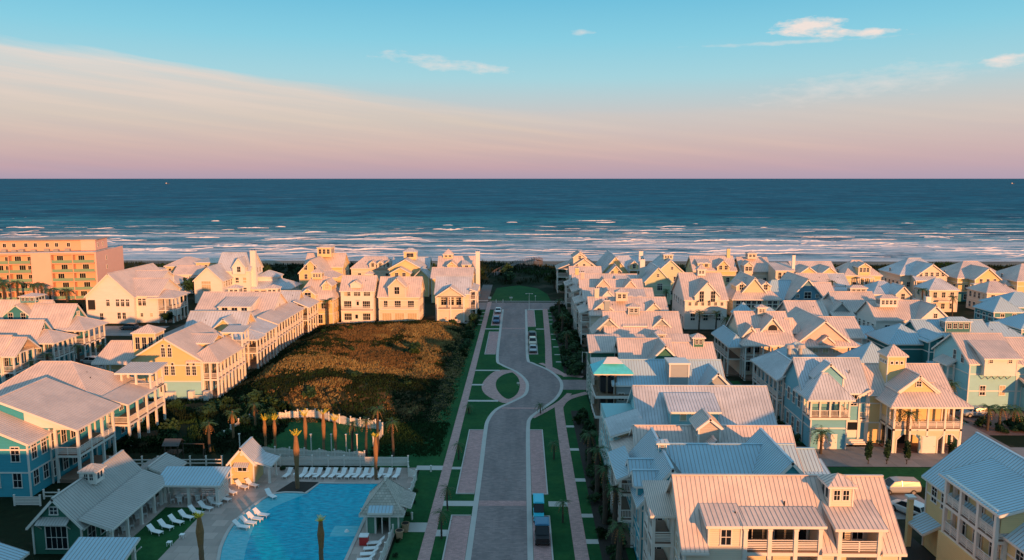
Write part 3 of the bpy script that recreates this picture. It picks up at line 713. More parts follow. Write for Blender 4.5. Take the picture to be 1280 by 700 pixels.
# cross street, side road, alley, lanes
multi('cross_street', [(-24, 14, 230.6, 243)], .010, ROAD); multi('kerb', [(-24, 14, 243, 243.5), (-10.4, 14, 246, 246.8)], .03, CONC)
multi('side_road', [(7.35, 36, 141.2, 148.4)], .009, ROAD)
multi('alley', [(35.2, 41.4, 50, 262), (41.4, 160, 102.6, 110.6), (67.2, 73.4, 50, 102.6), (67.2, 73.4, 110.6, 260), (73.4, 160, 206, 216), (-93, -86, 118, 240), (-86, -72, 150, 156), (-93, -86.5, 90, 118)], .009, CONCD)
multi('alley_fringe', [(41.5, 43.2, 112, 148), (52.3, 54.0, 110.8, 120), (64.9, 67.0, 110.8, 122)], .012, LAWN)
multi('driveway', [(48.9, 52.4, 110.6, 118), (54.4, 64.6, 110.6, 112.4), (54.2, 64.8, 104.2 + 6.4, 108), (48.6, 54.2, 110.62, 112.2), (74, 90, 122, 128.6), (73.4, 80, 116, 122)], .014, BRICKM)
multi('driveway', [(41.4, 50.6, 86, 95.4), (-110, -93, 140, 142), (-100, -93, 157.5, 162), (-116, -96, 190, 203), (41.4, 44, 60, 86)], .006, CONCD)
multi('planting_bed', [(8.6, 11.4, 56, 128), (8.9, 15, 152, 229), (-14.4, -12.6, 168, 229), (35, 44, 60, 85)], .0155, MULCH)
BW = mat('boardwalk_timber', (.16, .13, .12), .9, noise_amt=.25, noise_scale=1.5, brick=(.6, .03, 6.0, .3))
rect('beach_walk', -14.6, -10.9, 245, 310, .02, BW); multi('crossing_band', [(-14.6, -10.9, 247, 248.2)], .03, CONC)
# dune between the houses, fringed scrub, beach dunes
def sm(t): t = min(max(t, 0), 1); return t * t * (3 - 2 * t)
def dune_h(x, y):
    e = sm((x + 55.5) / 9) * sm((-12.2 - x) / 8) * sm((y - 118) / 16) * sm((207.6 - y) / 8)
    if y < 136: e *= sm((y - 124) / 10)
    n = noise.noise(Vector((x * .05, y * .045, .3))) + .5 * noise.noise(Vector((x * .12, y * .1, 4)))
    return -.03 + e * (2.4 + 3.8 * noise.noise(Vector((x * .034, y * .04, 2.6))) + .8 * n) + .16 * noise.noise(Vector((x * .5, y * .5, 1)))* (e > .01)
dune = grid('dune', -57, -11.6, 112, 207.8, .8, .9, dune_h, DUNEM)
def back_h(x, y):
    e = sm((y - 284) / 12) * sm((350 - y) / 16)
    return -.05 + e * (1.6 + 2.0 * noise.noise(Vector((x * .03, y * .05, 2))) + .7 * noise.noise(Vector((x * .13, y * .16, 2))))
grid('beach_dunes', -420, 420, 282, 352, 2.5, 1.6, back_h, SCRUB)
def lump_h(x, y):
    e = sm((x + 72) / 8) * sm((-38 - x) / 6) * sm((y - 106) / 5) * sm((133 - y) / 6)
    return -.03 + e * (.7 + .9 * noise.noise(Vector((x * .09, y * .1, 7))))
grid('scrub_bank', -78, -36, 104, 134, .9, .9, lump_h, SCRUB)

# grass tufts and scrub, uncountable
def tufts(name, pts, mats, h0, h1, n=5, spread=.5):
    q = MB(mats); r_ = random.Random(name)
    for x, y, z, k, s_ in pts:
        for _ in range(n):
            a = r_.uniform(0, 6.28); d = r_.uniform(0, spread); bx, by = x + math.cos(a) * d, y + math.sin(a) * d
            h = r_.uniform(h0, h1) * s_; w = r_.uniform(.06, .14) * (1 + s_); ln = r_.uniform(.1, .5) * h; a2 = r_.uniform(0, 6.28); c, s = math.cos(a2), math.sin(a2)
            q.poly([(bx - s * w, by + c * w, z - .05), (bx + s * w, by - c * w, z - .05), (bx + c * ln + s * w * .3, by + s * ln - c * w * .3, z + h)], k)
    o = q.build(name); o['kind'] = 'stuff'; return o
G1 = mat('grass_rust', (.17, .105, .045), .95, spec=.05, noise_amt=.3, noise_scale=.5); G2 = mat('grass_straw_sunlit', (.27, .20, .08), .95, spec=.05, noise_amt=.3, noise_scale=.5)
G3 = mat('grass_dark', (.018, .029, .013), .95, spec=.05, noise_amt=.4, noise_scale=.5); G4 = mat('grass_green', (.022, .052, .018), .95, spec=.05, noise_amt=.4, noise_scale=.5)
pts = []; r0 = random.Random(3)
for _ in range(21000):
    x, y = r0.uniform(-56, -12.2), r0.uniform(121, 207)
    n = .75 * noise.noise(Vector((x * .07, y * .09, 8))) + .5 * noise.noise(Vector((x * .28, y * .24, 2))) + r0.uniform(-.16, .16)
    sun_patch = math.exp(-((x + 21) / 3.6) ** 2 - ((y - 176) / 22) ** 2) + math.exp(-((x + 39) / 9) ** 2 - ((y - 147) / 6) ** 2) + .8 * math.exp(-((x + 27) / 9) ** 2 - ((y - 184) / 7) ** 2) + n  # gold patches put the dune's sunlit ground into the grass colour
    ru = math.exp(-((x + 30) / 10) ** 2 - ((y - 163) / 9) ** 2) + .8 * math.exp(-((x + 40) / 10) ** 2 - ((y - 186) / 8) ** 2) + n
    k = 1 if sun_patch > .40 else (0 if ru > .22 else 2)
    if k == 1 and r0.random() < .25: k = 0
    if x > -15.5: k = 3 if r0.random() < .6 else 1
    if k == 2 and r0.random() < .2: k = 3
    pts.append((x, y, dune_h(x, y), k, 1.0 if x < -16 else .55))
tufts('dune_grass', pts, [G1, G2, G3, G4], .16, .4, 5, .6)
pts = []
for _ in range(5200):
    x, y = r0.uniform(-76, -38), r0.uniform(106.5, 133.4)
    n = noise.noise(Vector((x * .12, y * .12, 5)))
    if n > .25: continue
    pts.append((x, y, lump_h(x, y), 2 if n < .05 else 3, .8))
for _ in range(1600): x, y = r0.uniform(-22, -12), r0.uniform(106, 121); pts.append((x, y, 0, 3, .5))
tufts('scrub_grass', pts, [G1, G2, G3, G4], .3, .8, 4, .6)
pts = []
for _ in range(9000):
    x, y = r0.uniform(-260, 260), r0.uniform(286, 348)
    n = noise.noise(Vector((x * .03, y * .06, 5)))
    pts.append((x, y, back_h(x, y), 2 if n < .28 else 3, 1.2))
tufts('beach_grass', pts, [G1, G2, G3, G4], .5, 1.3, 4, 1.6)
# --- pool and its deck
multi('pool_deck', [(-38.4, -14.3, 58, 101.4), (-46.2, -38.4, 88.2, 96.6), (-41, -38.4, 96.6, 101.4)], .012, DECKC)
WATER = bpy.data.materials.new('pool_water'); WATER.use_nodes = True
def water(m, c, c2):
    t = m.node_tree; n = t.nodes; l = t.links; b = n['Principled BSDF']; b.inputs['Roughness'].default_value = .22; b.inputs['Specular IOR Level'].default_value = .10; b.inputs['IOR'].default_value = 1.33
    g = n.new('ShaderNodeNewGeometry'); mp = n.new('ShaderNodeMapping'); mp.inputs['Scale'].default_value = (.8, 2.2, 1); l.new(g.outputs['Position'], mp.inputs[0])
    z = n.new('ShaderNodeTexNoise'); z.inputs['Scale'].default_value = 1.3; z.inputs['Detail'].default_value = 4; l.new(mp.outputs[0], z.inputs['Vector'])
    r = n.new('ShaderNodeValToRGB'); r.color_ramp.elements[0].position = .36; r.color_ramp.elements[1].position = .66; r.color_ramp.elements[0].color = (*c, 1); r.color_ramp.elements[1].color = (*c2, 1)
    l.new(z.outputs[0], r.inputs[0]); l.new(r.outputs[0], b.inputs['Base Color'])
    p = n.new('ShaderNodeBump'); p.inputs['Strength'].default_value = .7; p.inputs['Distance'].default_value = .12; l.new(z.outputs[0], p.inputs['Height']); l.new(p.outputs[0], b.inputs['Normal'])
water(WATER, (.0, .27, .40), (.0, .46, .60)); W2 = bpy.data.materials.new('shelf_water'); W2.use_nodes = True; water(W2, (.08, .44, .52), (.14, .52, .60))
outer = smooth([(-27.4, 92.4), (-31.2, 92.3), (-32.8, 88.8), (-33.4, 83.8), (-32.8, 78.9), (-31.8, 75.3), (-29.6, 68), (-25, 62)], 4)
pool_o = [(-18.7, 62), (-18.7, 95.6), (-26.6, 95.6), (-27.4, 92.4)] + outer[1:]
flat('pool_water', pool_o, .03, WATER)
inner = smooth([(-27.4, 92.4), (-30.4, 88.2), (-31.0, 84.5), (-30.6, 81.0), (-29.3, 75.4), (-27, 69), (-23, 62)], 4)
flat('pool_shelf', outer + inner[::-1], .034, W2); rect('pool_shelf', -21.6, -18.75, 80.8, 83.4, .034, W2)
ring = pool_o + [pool_o[0]]
ribbon('pool_coping', ring, -.02, -.38, .012, .09, CONC); fix(bpy.data.objects['pool_coping'])
flat('palm_bed', [(-31.6, 92.8), (-27.2, 92.8), (-26.9, 96.2), (-30.4, 96.4)], .02, MULCH)
# ------------------------------------------------------------------ houses
def block(name, label, x0, x1, ye, yr, ze, zr, wall, cols=3, floors=(1.6, 4.7), side=True, roof=ROOF, base=None, grp=1, ww=.95, wh=1.5, deep=0, hip=(0, 0), cat='house', group='beach houses of the settlement', rib=None, front=True):
    """house with its ridge along x; ye = front wall"""
    y1 = 2 * yr - ye
    rib = rib or (.42 if ye < 130 else .6)
    h = House(name, label, cat, (x0 + x1) / 2, (ye + y1) / 2, wall, roof, group, base=base, rib=rib)
    h.X(x0, x1, ye, y1, ze, zr, hip=hip); h.b = (x0, x1, ye, y1, ze, zr)
    for t in (.3, .72): h.vent(x0 + (x1 - x0) * t, ye + (yr - ye) * (.45 + .2 * t), ze + (zr - ze) * (.45 + .2 * t))
    if front: h.row('F', ye, x0 + .4, x1 - .4, floors, cols, ww, wh, grp=grp)
    if side:
        sf, sx = ('L', x0) if x0 > 0 else ('R', x1)
        n = max(2, round((y1 - ye) / 2.8)); h.row(sf, sx, ye + .5, y1 - .5, floors, n, .9, 1.5)
        if zr - ze > 3: h.row(sf, sx, yr - 1.4, yr + 1.4, [ze + .6], 1, .8, 1.2)
    return h
RG = 'houses along the right of the street'

# --- right of the street, nearest first
h = House('beach_house', 'house with long salmon roof, three shed dormers and white balconies, nearest of the street row', 'house', 23.5, 67, 'cream', ROOFW, RG)
sl = 4.5 / 4.65; zz = lambda y: 8.56 + (y - 62.3) * sl
roof_face(h.r, [(13.8, 64.6, zz(64.6)), (33.1, 64.6, zz(64.6)), (33.1, 66.95, 13.06), (13.8, 66.95, 13.06)])
roof_face(h.r, [(13.8, 72.05, 8.12), (33.1, 72.05, 8.12), (33.1, 66.95, 13.06), (13.8, 66.95, 13.06)]); h.r.beam((13.8, 66.95, 13.11), (33.1, 66.95, 13.11), .28, .09, 1)
for a, b in ((13.8, 16.2), (25.85, 27.2), (31.0, 33.1)):      # the front slope comes down only between the wall dormers
    roof_face(h.r, [(a, 61.85, zz(61.85)), (b, 61.85, zz(61.85)), (b, 64.6, zz(64.6)), (a, 64.6, zz(64.6))]); h.t.beam((a, 61.85, 8.06), (b, 61.85, 8.06), .07, .2, 3)
for x in (13.83, 33.07):
    for y, z in ((61.85, 8.06), (72.05, 8.06)): h.t.beam((x, y, z), (x, 66.95, 13.0), .07, .26, 3)
h.box(19.0, 19.4, 62.3, 64.6, 8.4, 10.2, corners=False)
h.box(14.2, 19.2, 62.3, 71.6, 0, 8.5); h.box(19.2, 25.9, 64.6, 71.55, 0, 8.5, corners=False); h.box(25.9, 27.3, 62.3, 71.6, 0, 8.5); h.box(27.3, 30.9, 64.6, 71.55, 0, 8.5, corners=False); h.box(30.9, 32.7, 62.3, 71.6, 0, 8.5)
for x in (14.2, 32.7): h.w.poly([(x, 62.3, 8.5), (x, 71.6, 8.5), (x, 66.95, 12.95)], 0)
h.shed_dormer(16.2, 19.0, 62.35, 64.9, 10.45, 11.15, 8.2, nw=0); h.win('F', 62.35, 17.7, 9.3, .75, 1.25)
h.part('dormer'); h.shed(19.4, 25.8, 62.4, 64.6, 10.5, 11.0, 'F', walls=False, cheek=True, z0=8.0, ov=.4); h.W().box(19.5, 25.6, 64.35, 64.5, 8, 10.7, 0); h.flush()
h.part('dormer'); h.shed(27.3, 30.9, 62.3, 65.3, 10.4, 11.4, 'F', walls=False, cheek=True, z0=8.0, ov=.45); h.W().box(27.4, 30.8, 64.35, 64.5, 8, 11, 0); h.flush()
h.porch(19.2, 25.9, 62.15, 64.55, [4.9, 8.1], 10.45, 'F', sp=2.2, style='slat', pw=.34)
h.porch(27.25, 30.95, 62.05, 64.55, [4.9, 8.1], 10.4, 'F', sp=3.7, style='slat', pw=.34)
h.row('F', 64.34, 19.6, 25.4, [9.15], 3, 1.65, 1.85, blind=False); h.row('F', 64.34, 27.5, 30.7, [9.15], 2, .8, 1.7, blind=False)
h.row('F', 62.3, 14.6, 19, [1.6, 6.2], 2); h.row('L', 14.2, 62.6, 66.4, [1.6, 4.8, 7.2], 2, .8, 1.4)
h.cupola(28.3, 65.4, 11.2, 2.0, 1.75, .95, 2); h.vent(23.5, 64.9, 11.15); h.vent(18.8, 63.7, 10.7); h.vent(32.0, 63.2, 9.4)
h.porch(12.1, 14.15, 66.6, 71.4, [.3, 3.6, 6.6], 9.4, 'FL', sp=2.6, style='slat', pw=.3)
h.part('porch_roof'); h.shed(12.15, 14.1, 66.6, 71.2, 9.4, 10.7, 'F', walls=False, rib=.2, ov=.3); h.flush()
h.door('L', 14.2, 69.5, 6.7); h.row('L', 14.2, 66.8, 68.6, [7.9], 1)
h.done()

h = House('beach_house', 'bright cyan house with crossing blue roofs and a tiny vent tower, second along the street', 'house', 22, 78, 'cyan', ROOFB, RG)
h.X(15.4, 29.8, 76.2, 86.5, 7.6, 10.8); h.Y(12.3, 18.4, 74.3, 86.2, 7.2, 10.85); h.Y(24.4, 30.4, 74.3, 84.0, 8.4, 11.6)
h.part('dormer'); h.X(12.0, 15.2, 75.4, 77.4, 8.9, 9.7, z0=7.4); h.flush()
h.part('dormer'); h.X(12.0, 15.2, 78.6, 80.6, 8.9, 9.7, z0=7.4); h.flush()
h.shed(30.4, 33.2, 76.5, 82.0, 7.6, 8.9, 'F')
h.part('side_roof'); h.X(30.0, 32.4, 80.0, 84.5, 8.6, 10.0, z0=6); h.flush()
h.cupola(15.3, 79.8, 10.6, .8, .9, .4, 1)
h.win('F', 74.3, 15.9, 8.9, .8, 1.6); h.row('L', 12.3, 74.6, 85.8, [1.6, 4.9], 5, .8, 1.5); h.row('F', 74.3, 12.6, 18.1, [2, 5.2], 2)
h.porch(10.6, 12.25, 78.6, 86.2, [.3, 3.3, 6.3], 8.0, 'FLB', sp=2.5); h.part('porch_roof'); h.shed(10.6, 12.25, 78.6, 86.2, 8.0, 8.7, 'L', walls=False); h.flush()
h.done()

h = House('beach_house', 'beige house with a gabled roof lantern above a wide gable, third along the street', 'house', 22.8, 90, 'beige', ROOF, RG)
h.X(14.0, 32.4, 86.8, 93.5, 7.3, 10.1, yr=89.8)
h.Y(20.0, 25.2, 85.5, 90.0, 7.4, 9.8); h.part('roof_lantern'); h.Y(21.0, 23.5, 87.0, 90.3, 11.0, 12.0, z0=8.5, ov=.35); h.flush()
h.row('L', 21.0, 87.3, 89.9, [10.2], 2, .6, 1.0)
h.part('porch_roof'); h.shed(11.6, 14.0, 86.8, 92.6, 7.0, 7.9, 'L', walls=False); h.flush()
h.porch(11.6, 13.95, 86.8, 92.6, [.3, 3.4], 7.0, 'FL', sp=2.6); h.row('L', 14.0, 87, 93, [1.7, 4.9], 3)
h.vent(29.5, 88.2, 8.9); h.done()

h = House('beach_house', 'aqua house under a wide pink lit roof with one long shed dormer across its middle', 'house', 25, 104, 'aqua', ROOF, RG)
h.X(16.0, 33.9, 98.9, 108.8, 7.3, 11.2)
h.shed_dormer(19.9, 26.3, 98.3, 102.2, 9.3, 10.6, 7.0, nw=0)
for x in (21.6, 23.1, 24.7): h.win('F', 98.3, x, 8.45, .7, .85, 1, 1, blind=True)
h.box(11.7, 16.0, 92.8, 108, 0, 7.4); h.row('L', 11.7, 93.2, 107.6, [1.7, 4.9], 6); h.row('F', 92.8, 11.9, 15.8, [1.7, 4.9, 6.5], 2, 1.1, .9)
h.part('porch_roof'); h.shed(11.6, 15.6, 92.4, 98.9, 8.0, 9.3, 'L', walls=False); h.flush(); h.box(12.0, 15.7, 93.0, 98.6, 7.4, 8.1)
h.row('F', 93.0, 12.1, 15.6, [7.75], 2, 1.3, .5, 1, 1)
h.done()

h = House('beach_house', 'unfinished house with an open timber corner tower, turquoise sheeting and a blue roof', 'house', 22, 119, 'grey', ROOFB, RG)
h.X(14.6, 31.6, 116.1, 123.3, 8.3, 11.1)
h.Y(27.4, 32.6, 113.6, 121, 8.0, 10.6); h.row('F', 113.6, 28, 32, [6.2], 1)
h.win('F', 116.1, 15.7, 6.0, .8, 1.0); h.row('F', 116.1, 17, 27, [2, 5.2], 4)
h.part('stair_tower'); h.box(22.9, 25.8, 114.6, 118, 8.2, 11.6, corners=True); h.T().box(22.7, 26.0, 114.4, 118.2, 11.6, 11.85, 3); h.flush()
q = MB([WOOD, TRIM, WRAP, DARK])
for x in (11.9, 13.2, 14.5):
    for y in (115.2, 117.5, 120.4):
        for dx in (0, .16): q.box(x + dx, x + dx + .09, y, y + .12, 0, 9.6, 0)
for z in (3.2, 6.4): q.box(11.7, 17.4, 115.0, 121.6, z - .15, z, 0); q.box(11.6, 17.4, 114.85, 115.0, z - .35, z + .05, 1); q.box(11.5, 11.6, 114.85, 121.6, z - .35, z + .05, 1)
for z in (.8, 1.6, 2.4, 4.2, 5.0, 7.4): q.box(11.9, 14.6, 121.4, 121.5, z, z + .1, 0)
q.box(14.7, 14.9, 116, 121.6, 0, 9.4, 3); [q.box(12.5, 14.5, 116.4, 121.2, a, b, 3) for a, b in ((.3, 2.9), (3.4, 6.0), (6.7, 9.0))]; q.build('timber_frame', h.root, h.o)  # black boxes stand for the shade inside the open frame
q = MB([WRAP, WRAP, TRIM]); A = [(11.3, 116.2, 9.7), (17.6, 116.2, 9.7), (17.6, 122.2, 9.7), (11.3, 122.2, 9.7)]
q.box(11.4, 17.5, 116.3, 122.1, 9.4, 9.7, 2); t0, t1 = (13.7, 118.9, 11.5), (15.2, 118.9, 11.5)
for P in ([A[0], A[1], t1, t0], [A[2], A[3], t0, t1], [A[1], A[2], t1], [A[3], A[0], t0]): q.slab(P, .1, 0)
q.slab([(12.9, 117.3, 11.05), (16.1, 117.3, 11.05), (15.2, 118.8, 11.75), (13.7, 118.8, 11.75)], .05, 2)
q.build('wrapped_roof', h.root, h.o); h.done()

h = House('beach_house', 'green gabled house with a blue roof and small pink roofed corner tower facing the street', 'house', 24, 132, 'green', ROOF, RG)
h.X(17.3, 26.0, 127.9, 137, 8.6, 11.9); h.Y(21.4, 27.4, 126.6, 137, 8.9, 11.9); h.X(26.5, 33.5, 128, 137, 8.0, 11.2)
h.box(12.4, 17.3, 129, 140, 0, 7.6); h.row('L', 12.4, 129.3, 139.7, [1.7, 4.9], 4)
h.part('corner_tower'); h.shed(12.5, 16.8, 134.2, 138.8, 9.2, 11.2, 'F', z0=7.5); h.flush()
h.porch(12.3, 17.2, 126.8, 129, [.3, 3.3, 6.3], 8.4, 'FL', sp=2.4); h.part('porch_roof'); h.shed(12.3, 17.2, 126.8, 129, 8.4, 9.2, 'F', walls=False); h.flush()
h.row('F', 126.6, 21.8, 27, [2, 5.2], 2); h.row('F', 128, 27.6, 33.2, [2, 5.2], 2)
h.cupola(31.2, 132.4, 10.6, 1.8, 1.5, .8, 2); h.done()

h = House('beach_house', 'long pink roofed house with one grey gable, behind the green gable', 'house', 24, 156, 'pink', ROOF, RG, rib=.5)
h.X(17.2, 32.2, 150.2, 161.5, 8.2, 12.6)
h.part('gable_wing'); h.cur.mats[0] = WALL['grey']; h.Y(14.9, 20.8, 152.6, 158, 9.1, 11.9, z0=0); h.flush()
for x in (17.0, 18.7): h.win('F', 152.6, x, 9.7, .6, .8)
h.Y(25.6, 31.6, 152.8, 158, 9.0, 11.9); h.row('F', 152.8, 27, 30.2, [9.7], 2, .7, .9)
h.shed_dormer(20.9, 25.3, 152.6, 156.4, 10.3, 11.6, 8.6, nw=2, ww=.8, wh=.9)
h.row('F', 150.2, 17.6, 32, [1.9, 4.9, 7.0], 6, .9, 1.2)
h.part('lower_roof'); h.shed(15.0, 33.2, 147.0, 150.2, 7.4, 9.0, 'F', walls=False); h.flush()
h.porch(15.0, 33.2, 147.0, 150.1, [.3, 3.6], 7.3, 'FL', sp=3)
h.cupola(27.2, 148.4, 7.6, 2.2, 1.9, .9, 2); h.cupola(23.2, 156, 12.1, 2.2, 1.5, .8, 2); h.chimney(18.2, 160, 10, 14.2)
h.done()

def rowhouse(label, x0, x1, ye, yr, ze, zr, wall, extras, roof=ROOF):
    h = block('beach_house', label, x0, x1, ye, yr, ze, zr, wall, cols=5, floors=(1.6, 4.7), group=RG, roof=roof)
    y1 = 2 * yr - ye
    h.porch(x0 - 2.2, x0, ye + 1, y1 - 1, [.3, 3.4, 6.4], 8.4, 'FL', sp=2.6)
    h.part('porch_roof'); h.shed(x0 - 2.2, x0, ye + 1, y1 - 1, 8.4, 9.2, 'L', walls=False); h.flush()
    extras(h); h.done()
def e8(h):
    h.cupola(24.0, 181, 10.9, 2.6, 2.0, 1.0, 2); h.gable_dormer(19.5, 4.4, 178.6, 182.5, 9.2, 11.0, 8.0, 2, .7, .9); h.gable_dormer(31.5, 4.5, 178.4, 182.6, 8.6, 10.8, 7.5, 2, .7, .9); h.chimney(18.3, 183, 10, 13.4)
rowhouse('row house with a tall cream cupola between two small gables', 16.4, 34.6, 177.5, 182.9, 8.2, 11.4, 'cream', e8)
def e8b(h):
    h.gable_dormer(22.0, 5.0, 191, 196, 9.4, 11.9, 8, 2, .8, 1.0); h.shed_dormer(26.5, 31.5, 191.8, 196, 10.2, 11.4, 8.6, 2)
rowhouse('white row house with one gable and a shed dormer, just behind the cream cupola', 16.2, 33.8, 191.5, 197.0, 8.2, 11.6, 'white', e8b)
def e9(h):
    h.gable_dormer(23.0, 4.0, 211.2, 215.5, 10.0, 12.3, 8, 2, .8, 1.2); h.gable_dormer(30.5, 4.6, 210.6, 216, 9.2, 11.9, 8, 2, .7, 1.3); h.chimney(17.6, 218, 9, 13)
rowhouse('peach row house with two tall gabled dormers over its pink roof', 16.8, 34.2, 211.6, 216.8, 8.0, 11.3, 'pink', e9)
def e10(h):
    h.part('dormer'); h.shed(28.5, 33.6, 223.4, 227.5, 9.6, 10.9, 'F', z0=8); h.flush(); h.row('F', 223.4, 29, 33, [8.9], 2); h.chimney(16.8, 229, 9, 13)
rowhouse('low row house with one shed dormer and a chimney, far end of the street row', 15.6, 34.6, 223.8, 229, 8.0, 11.3, 'butter', e10)
h = block('beach_house', 'narrow house under a blue and rose roof, squeezed before the large cream beach gable', 15.8, 25.5, 241, 246, 8.4, 11.6, 'beige', 3, group=RG); h.done()

h = House('beach_house', 'large cream house with stacked gables and open side galleries, last in the street row', 'house', 20, 273, 'cream', ROOF, RG, rib=.6)
h.Y(16.8, 27.2, 265, 284, 8.7, 12.2); h.part('lookout'); h.Y(18.4, 22.6, 266.5, 276, 12.7, 14.2, z0=9.5); h.flush()
h.win('F', 266.5, 20.5, 12.4, .7, 1.1); h.row('F', 265, 18, 26, [9.6], 3, .7, 1.3); h.row('F', 265, 17.4, 26.8, [2, 5.4], 3)
h.part('porch_roof'); h.shed(12.6, 16.8, 265, 276, 8.6, 10.2, 'L', walls=False); h.flush(); h.porch(12.6, 16.75, 265, 276, [.3, 3.2, 5.9], 8.6, 'FL', sp=3.2, style='picketw'); h.done()

h = House('beach_house', 'house with a steep dark left slope, small front gable and white chimney, near the beach', 'house', 34, 270, 'butter', ROOF, RG, rib=.6)
h.Y(28.2, 37.0, 262, 286, 8.2, 13.2); h.X(34.5, 43.0, 264, 276, 8.6, 12.6); h.Y(29.2, 34.8, 256, 263, 7.8, 10.8)
h.row('F', 256, 29.6, 34.4, [2, 5.2, 8.3], 2, .8, 1.2); h.chimney(41.8, 265.5, 8, 14.6, 1.4, 1.0, TRIM); h.gable_dormer(39.2, 3.2, 263.2, 268, 10.2, 11.6, 8.6, 1)
h.porch(37.2, 43.0, 261.2, 264, [.3, 3.2, 6.0], 8.6, 'FR', sp=2.8, style='picketw'); h.done()

# --- right hand blocks beyond the alley
BG = 'houses of the right hand blocks'
def blk(label, *a, **k): return block('beach_house', label, *a, group=BG, **k)
h = House('beach_house', 'yellow house with a steep blue roof and stacked side balconies, lower right corner', 'house', 50, 70, 'butter', ROOFB, BG)
h.Y(44.2, 54.4, 58, 79.6, 8.2, 12.7)
h.box(42.9, 44.2, 66.6, 74.6, 0, 4.2, corners=False)
h.part('balcony_roof'); h.shed(43.3, 49.0, 65.6, 74.6, 10.2, 11.9, 'L', walls=False, cheek=True, z0=8.2, ov=.5); h.flush()
h.porch(43.0, 44.15, 65.8, 74.2, [4.5, 7.4], 10.3, 'FLB', sp=2.7, style='slat', pw=.34)
h.part('balcony_wall'); h.box(44.25, 49, 65.8, 74.3, 8, 10.2, corners=False); h.flush()
h.row('L', 44.2, 66.2, 74, [8.9], 3, 1.0, 1.6, blind=False); h.row('L', 44.14, 66.2, 74, [5.8], 3, 1.1, 1.9, blind=False); h.row('L', 44.2, 75.2, 79, [6.6], 2, .85, 1.7, ny=3); h.row('L', 44.2, 61, 65, [6.6], 2, .85, 1.7, ny=3)
h.part('side_canopy'); h.shed(42.6, 44.2, 76.6, 79.4, 3.0, 3.8, 'L', walls=False); h.flush()
q = MB([TRIM, WALL['butter']]); q.box(42.2, 42.7, 79.2, 79.7, 0, 5.6, 1); q.box(42.0, 42.9, 79.0, 79.9, 5.5, 5.75, 0); q.build('gate_pillar', h.root, h.o)
h.row('F', 58, 45, 54, [2, 5.2, 8.3], 3); h.done()

h = House('beach_house', 'pale blue house with a long gallery, corner balcony and white garage door', 'house', 47, 116, 'sky', ROOF, BG)
h.X(42.9, 52.4, 112.6, 121, 8.2, 12.2); h.mats[0] = WALL['sky']
h.part('corner_balcony'); h.wing('x', 42.6, 48.6, 109.2, 114.5, 8.2, 11.0, walls=False, hip=(2.6, 2.6)); h.flush()
h.porch(42.7, 48.6, 109.3, 112.4, [5.0], 8.2, 'FLR', sp=1.6, style='picket', zb=5.0); h.box(43.0, 48.3, 109.6, 112.6, 0, 4.7)
h.gable_dormer(46.6, 4.2, 112.6, 114.6, 10.4, 12.3, 8.4, 0); h.door('F', 109.6, 45.6, 0, 2.6, 2.2, True)
h.box(42.9, 47.0, 121, 134, 0, 7.8); h.part('gallery_roof'); h.wing('y', 41.9, 48.2, 121, 134.5, 7.8, 9.8, walls=False, hip=(0, 2.5)); h.flush()
h.porch(41.7, 42.85, 121, 134, [.5, 4.4], 7.7, 'LFB', sp=2.1); h.row('L', 42.85, 113, 133.6, [1.9, 6.0], 9, .8, 1.7)
h.row('F', 112.6, 48.8, 52.2, [6.8], 1, .8, 1.8); h.door('F', 112.6, 50.4, .8, 2.4, 2.6)
q = MB([TRIM]); [q.box(48.7, 52.2, 111.4 + .35 * i, 111.75 + .35 * i, 0, .2 + .2 * i) for i in range(3)]; q.build('steps', h.root, h.o)
h.vent(50.4, 114.6, 10.5); h.done()

h = House('beach_house', 'yellow and sage house with a square tower and two arched garage bays', 'house', 59, 116, 'butter', ROOF, BG)
h.X(52.7, 64.8, 112.4, 121, 8.0, 11.3); h.Y(54.6, 62.2, 109.6, 117, 8.0, 11.2, z0=3.5)
h.part('porch_roof'); h.wing('x', 54.2, 64.6, 107.8, 114.2, 7.7, 9.9, walls=False, hip=(3.1, 3.1), ov=.7); h.flush()
h.win('F', 109.35, 58.4, 10.1, .6, .7); h.part('gable_front'); h.Y(55.6, 61.2, 109.4, 113, 9.2, 11.4, z0=8.4, ov=.3); h.flush()
h.box(57.0, 62.0, 109.8, 113, 3.6, 7.6, corners=False); h.row('F', 109.7, 57.4, 61.6, [5.6], 2, 1.0, 1.8, blind=True)
h.porch(54.4, 64.4, 108.0, 112.4, [3.8], 7.6, 'FLR', sp=2.5, style='slat', pw=.28)
q = MB([WALL['sage'], TRIM, DARK, WALL['butter']])      # arcade with two flat-topped arches
for (a, b) in ((54.4, 55.0), (58.4, 61.0), (64.0, 64.4)): q.box(a, b, 108.05, 108.4, 0, 3.4, 0)
for (a, b) in ((55.0, 58.4), (61.0, 64.0)):
    q.box(a, b, 108.05, 108.4, 2.9, 3.4, 0); rc = MB([DARK]); rc.box(a, b, 112.2, 112.3, 0, 3.4); rc.build('garage_shade_panel', h.root, h.o)  # black panel stands for the shade deep in the bay
    for (c, d) in ((a, a + .8), (b, b - .8)): q.poly([(c, 108.05, 2.1), (d, 108.05, 2.9), (c, 108.05, 2.9)], 0); q.poly([(c, 108.4, 2.1), (d, 108.4, 2.9), (c, 108.4, 2.9)], 0)
    q.beam((a, 108.02, 2.1), (a + .8, 108.02, 2.93), .06, .12, 1); q.beam((a + .8, 108.02, 2.96), (b - .8, 108.02, 2.96), .06, .12, 1); q.beam((b - .8, 108.02, 2.93), (b, 108.02, 2.1), .06, .12, 1)
    for c in (a, b): q.box(c - .07, c + .07, 107.99, 108.05, 0, 2.1, 1)
q.build('arcade', h.root, h.o); h.door('F', 108.05, 59.7, 0, 1.9, 2.5, True)
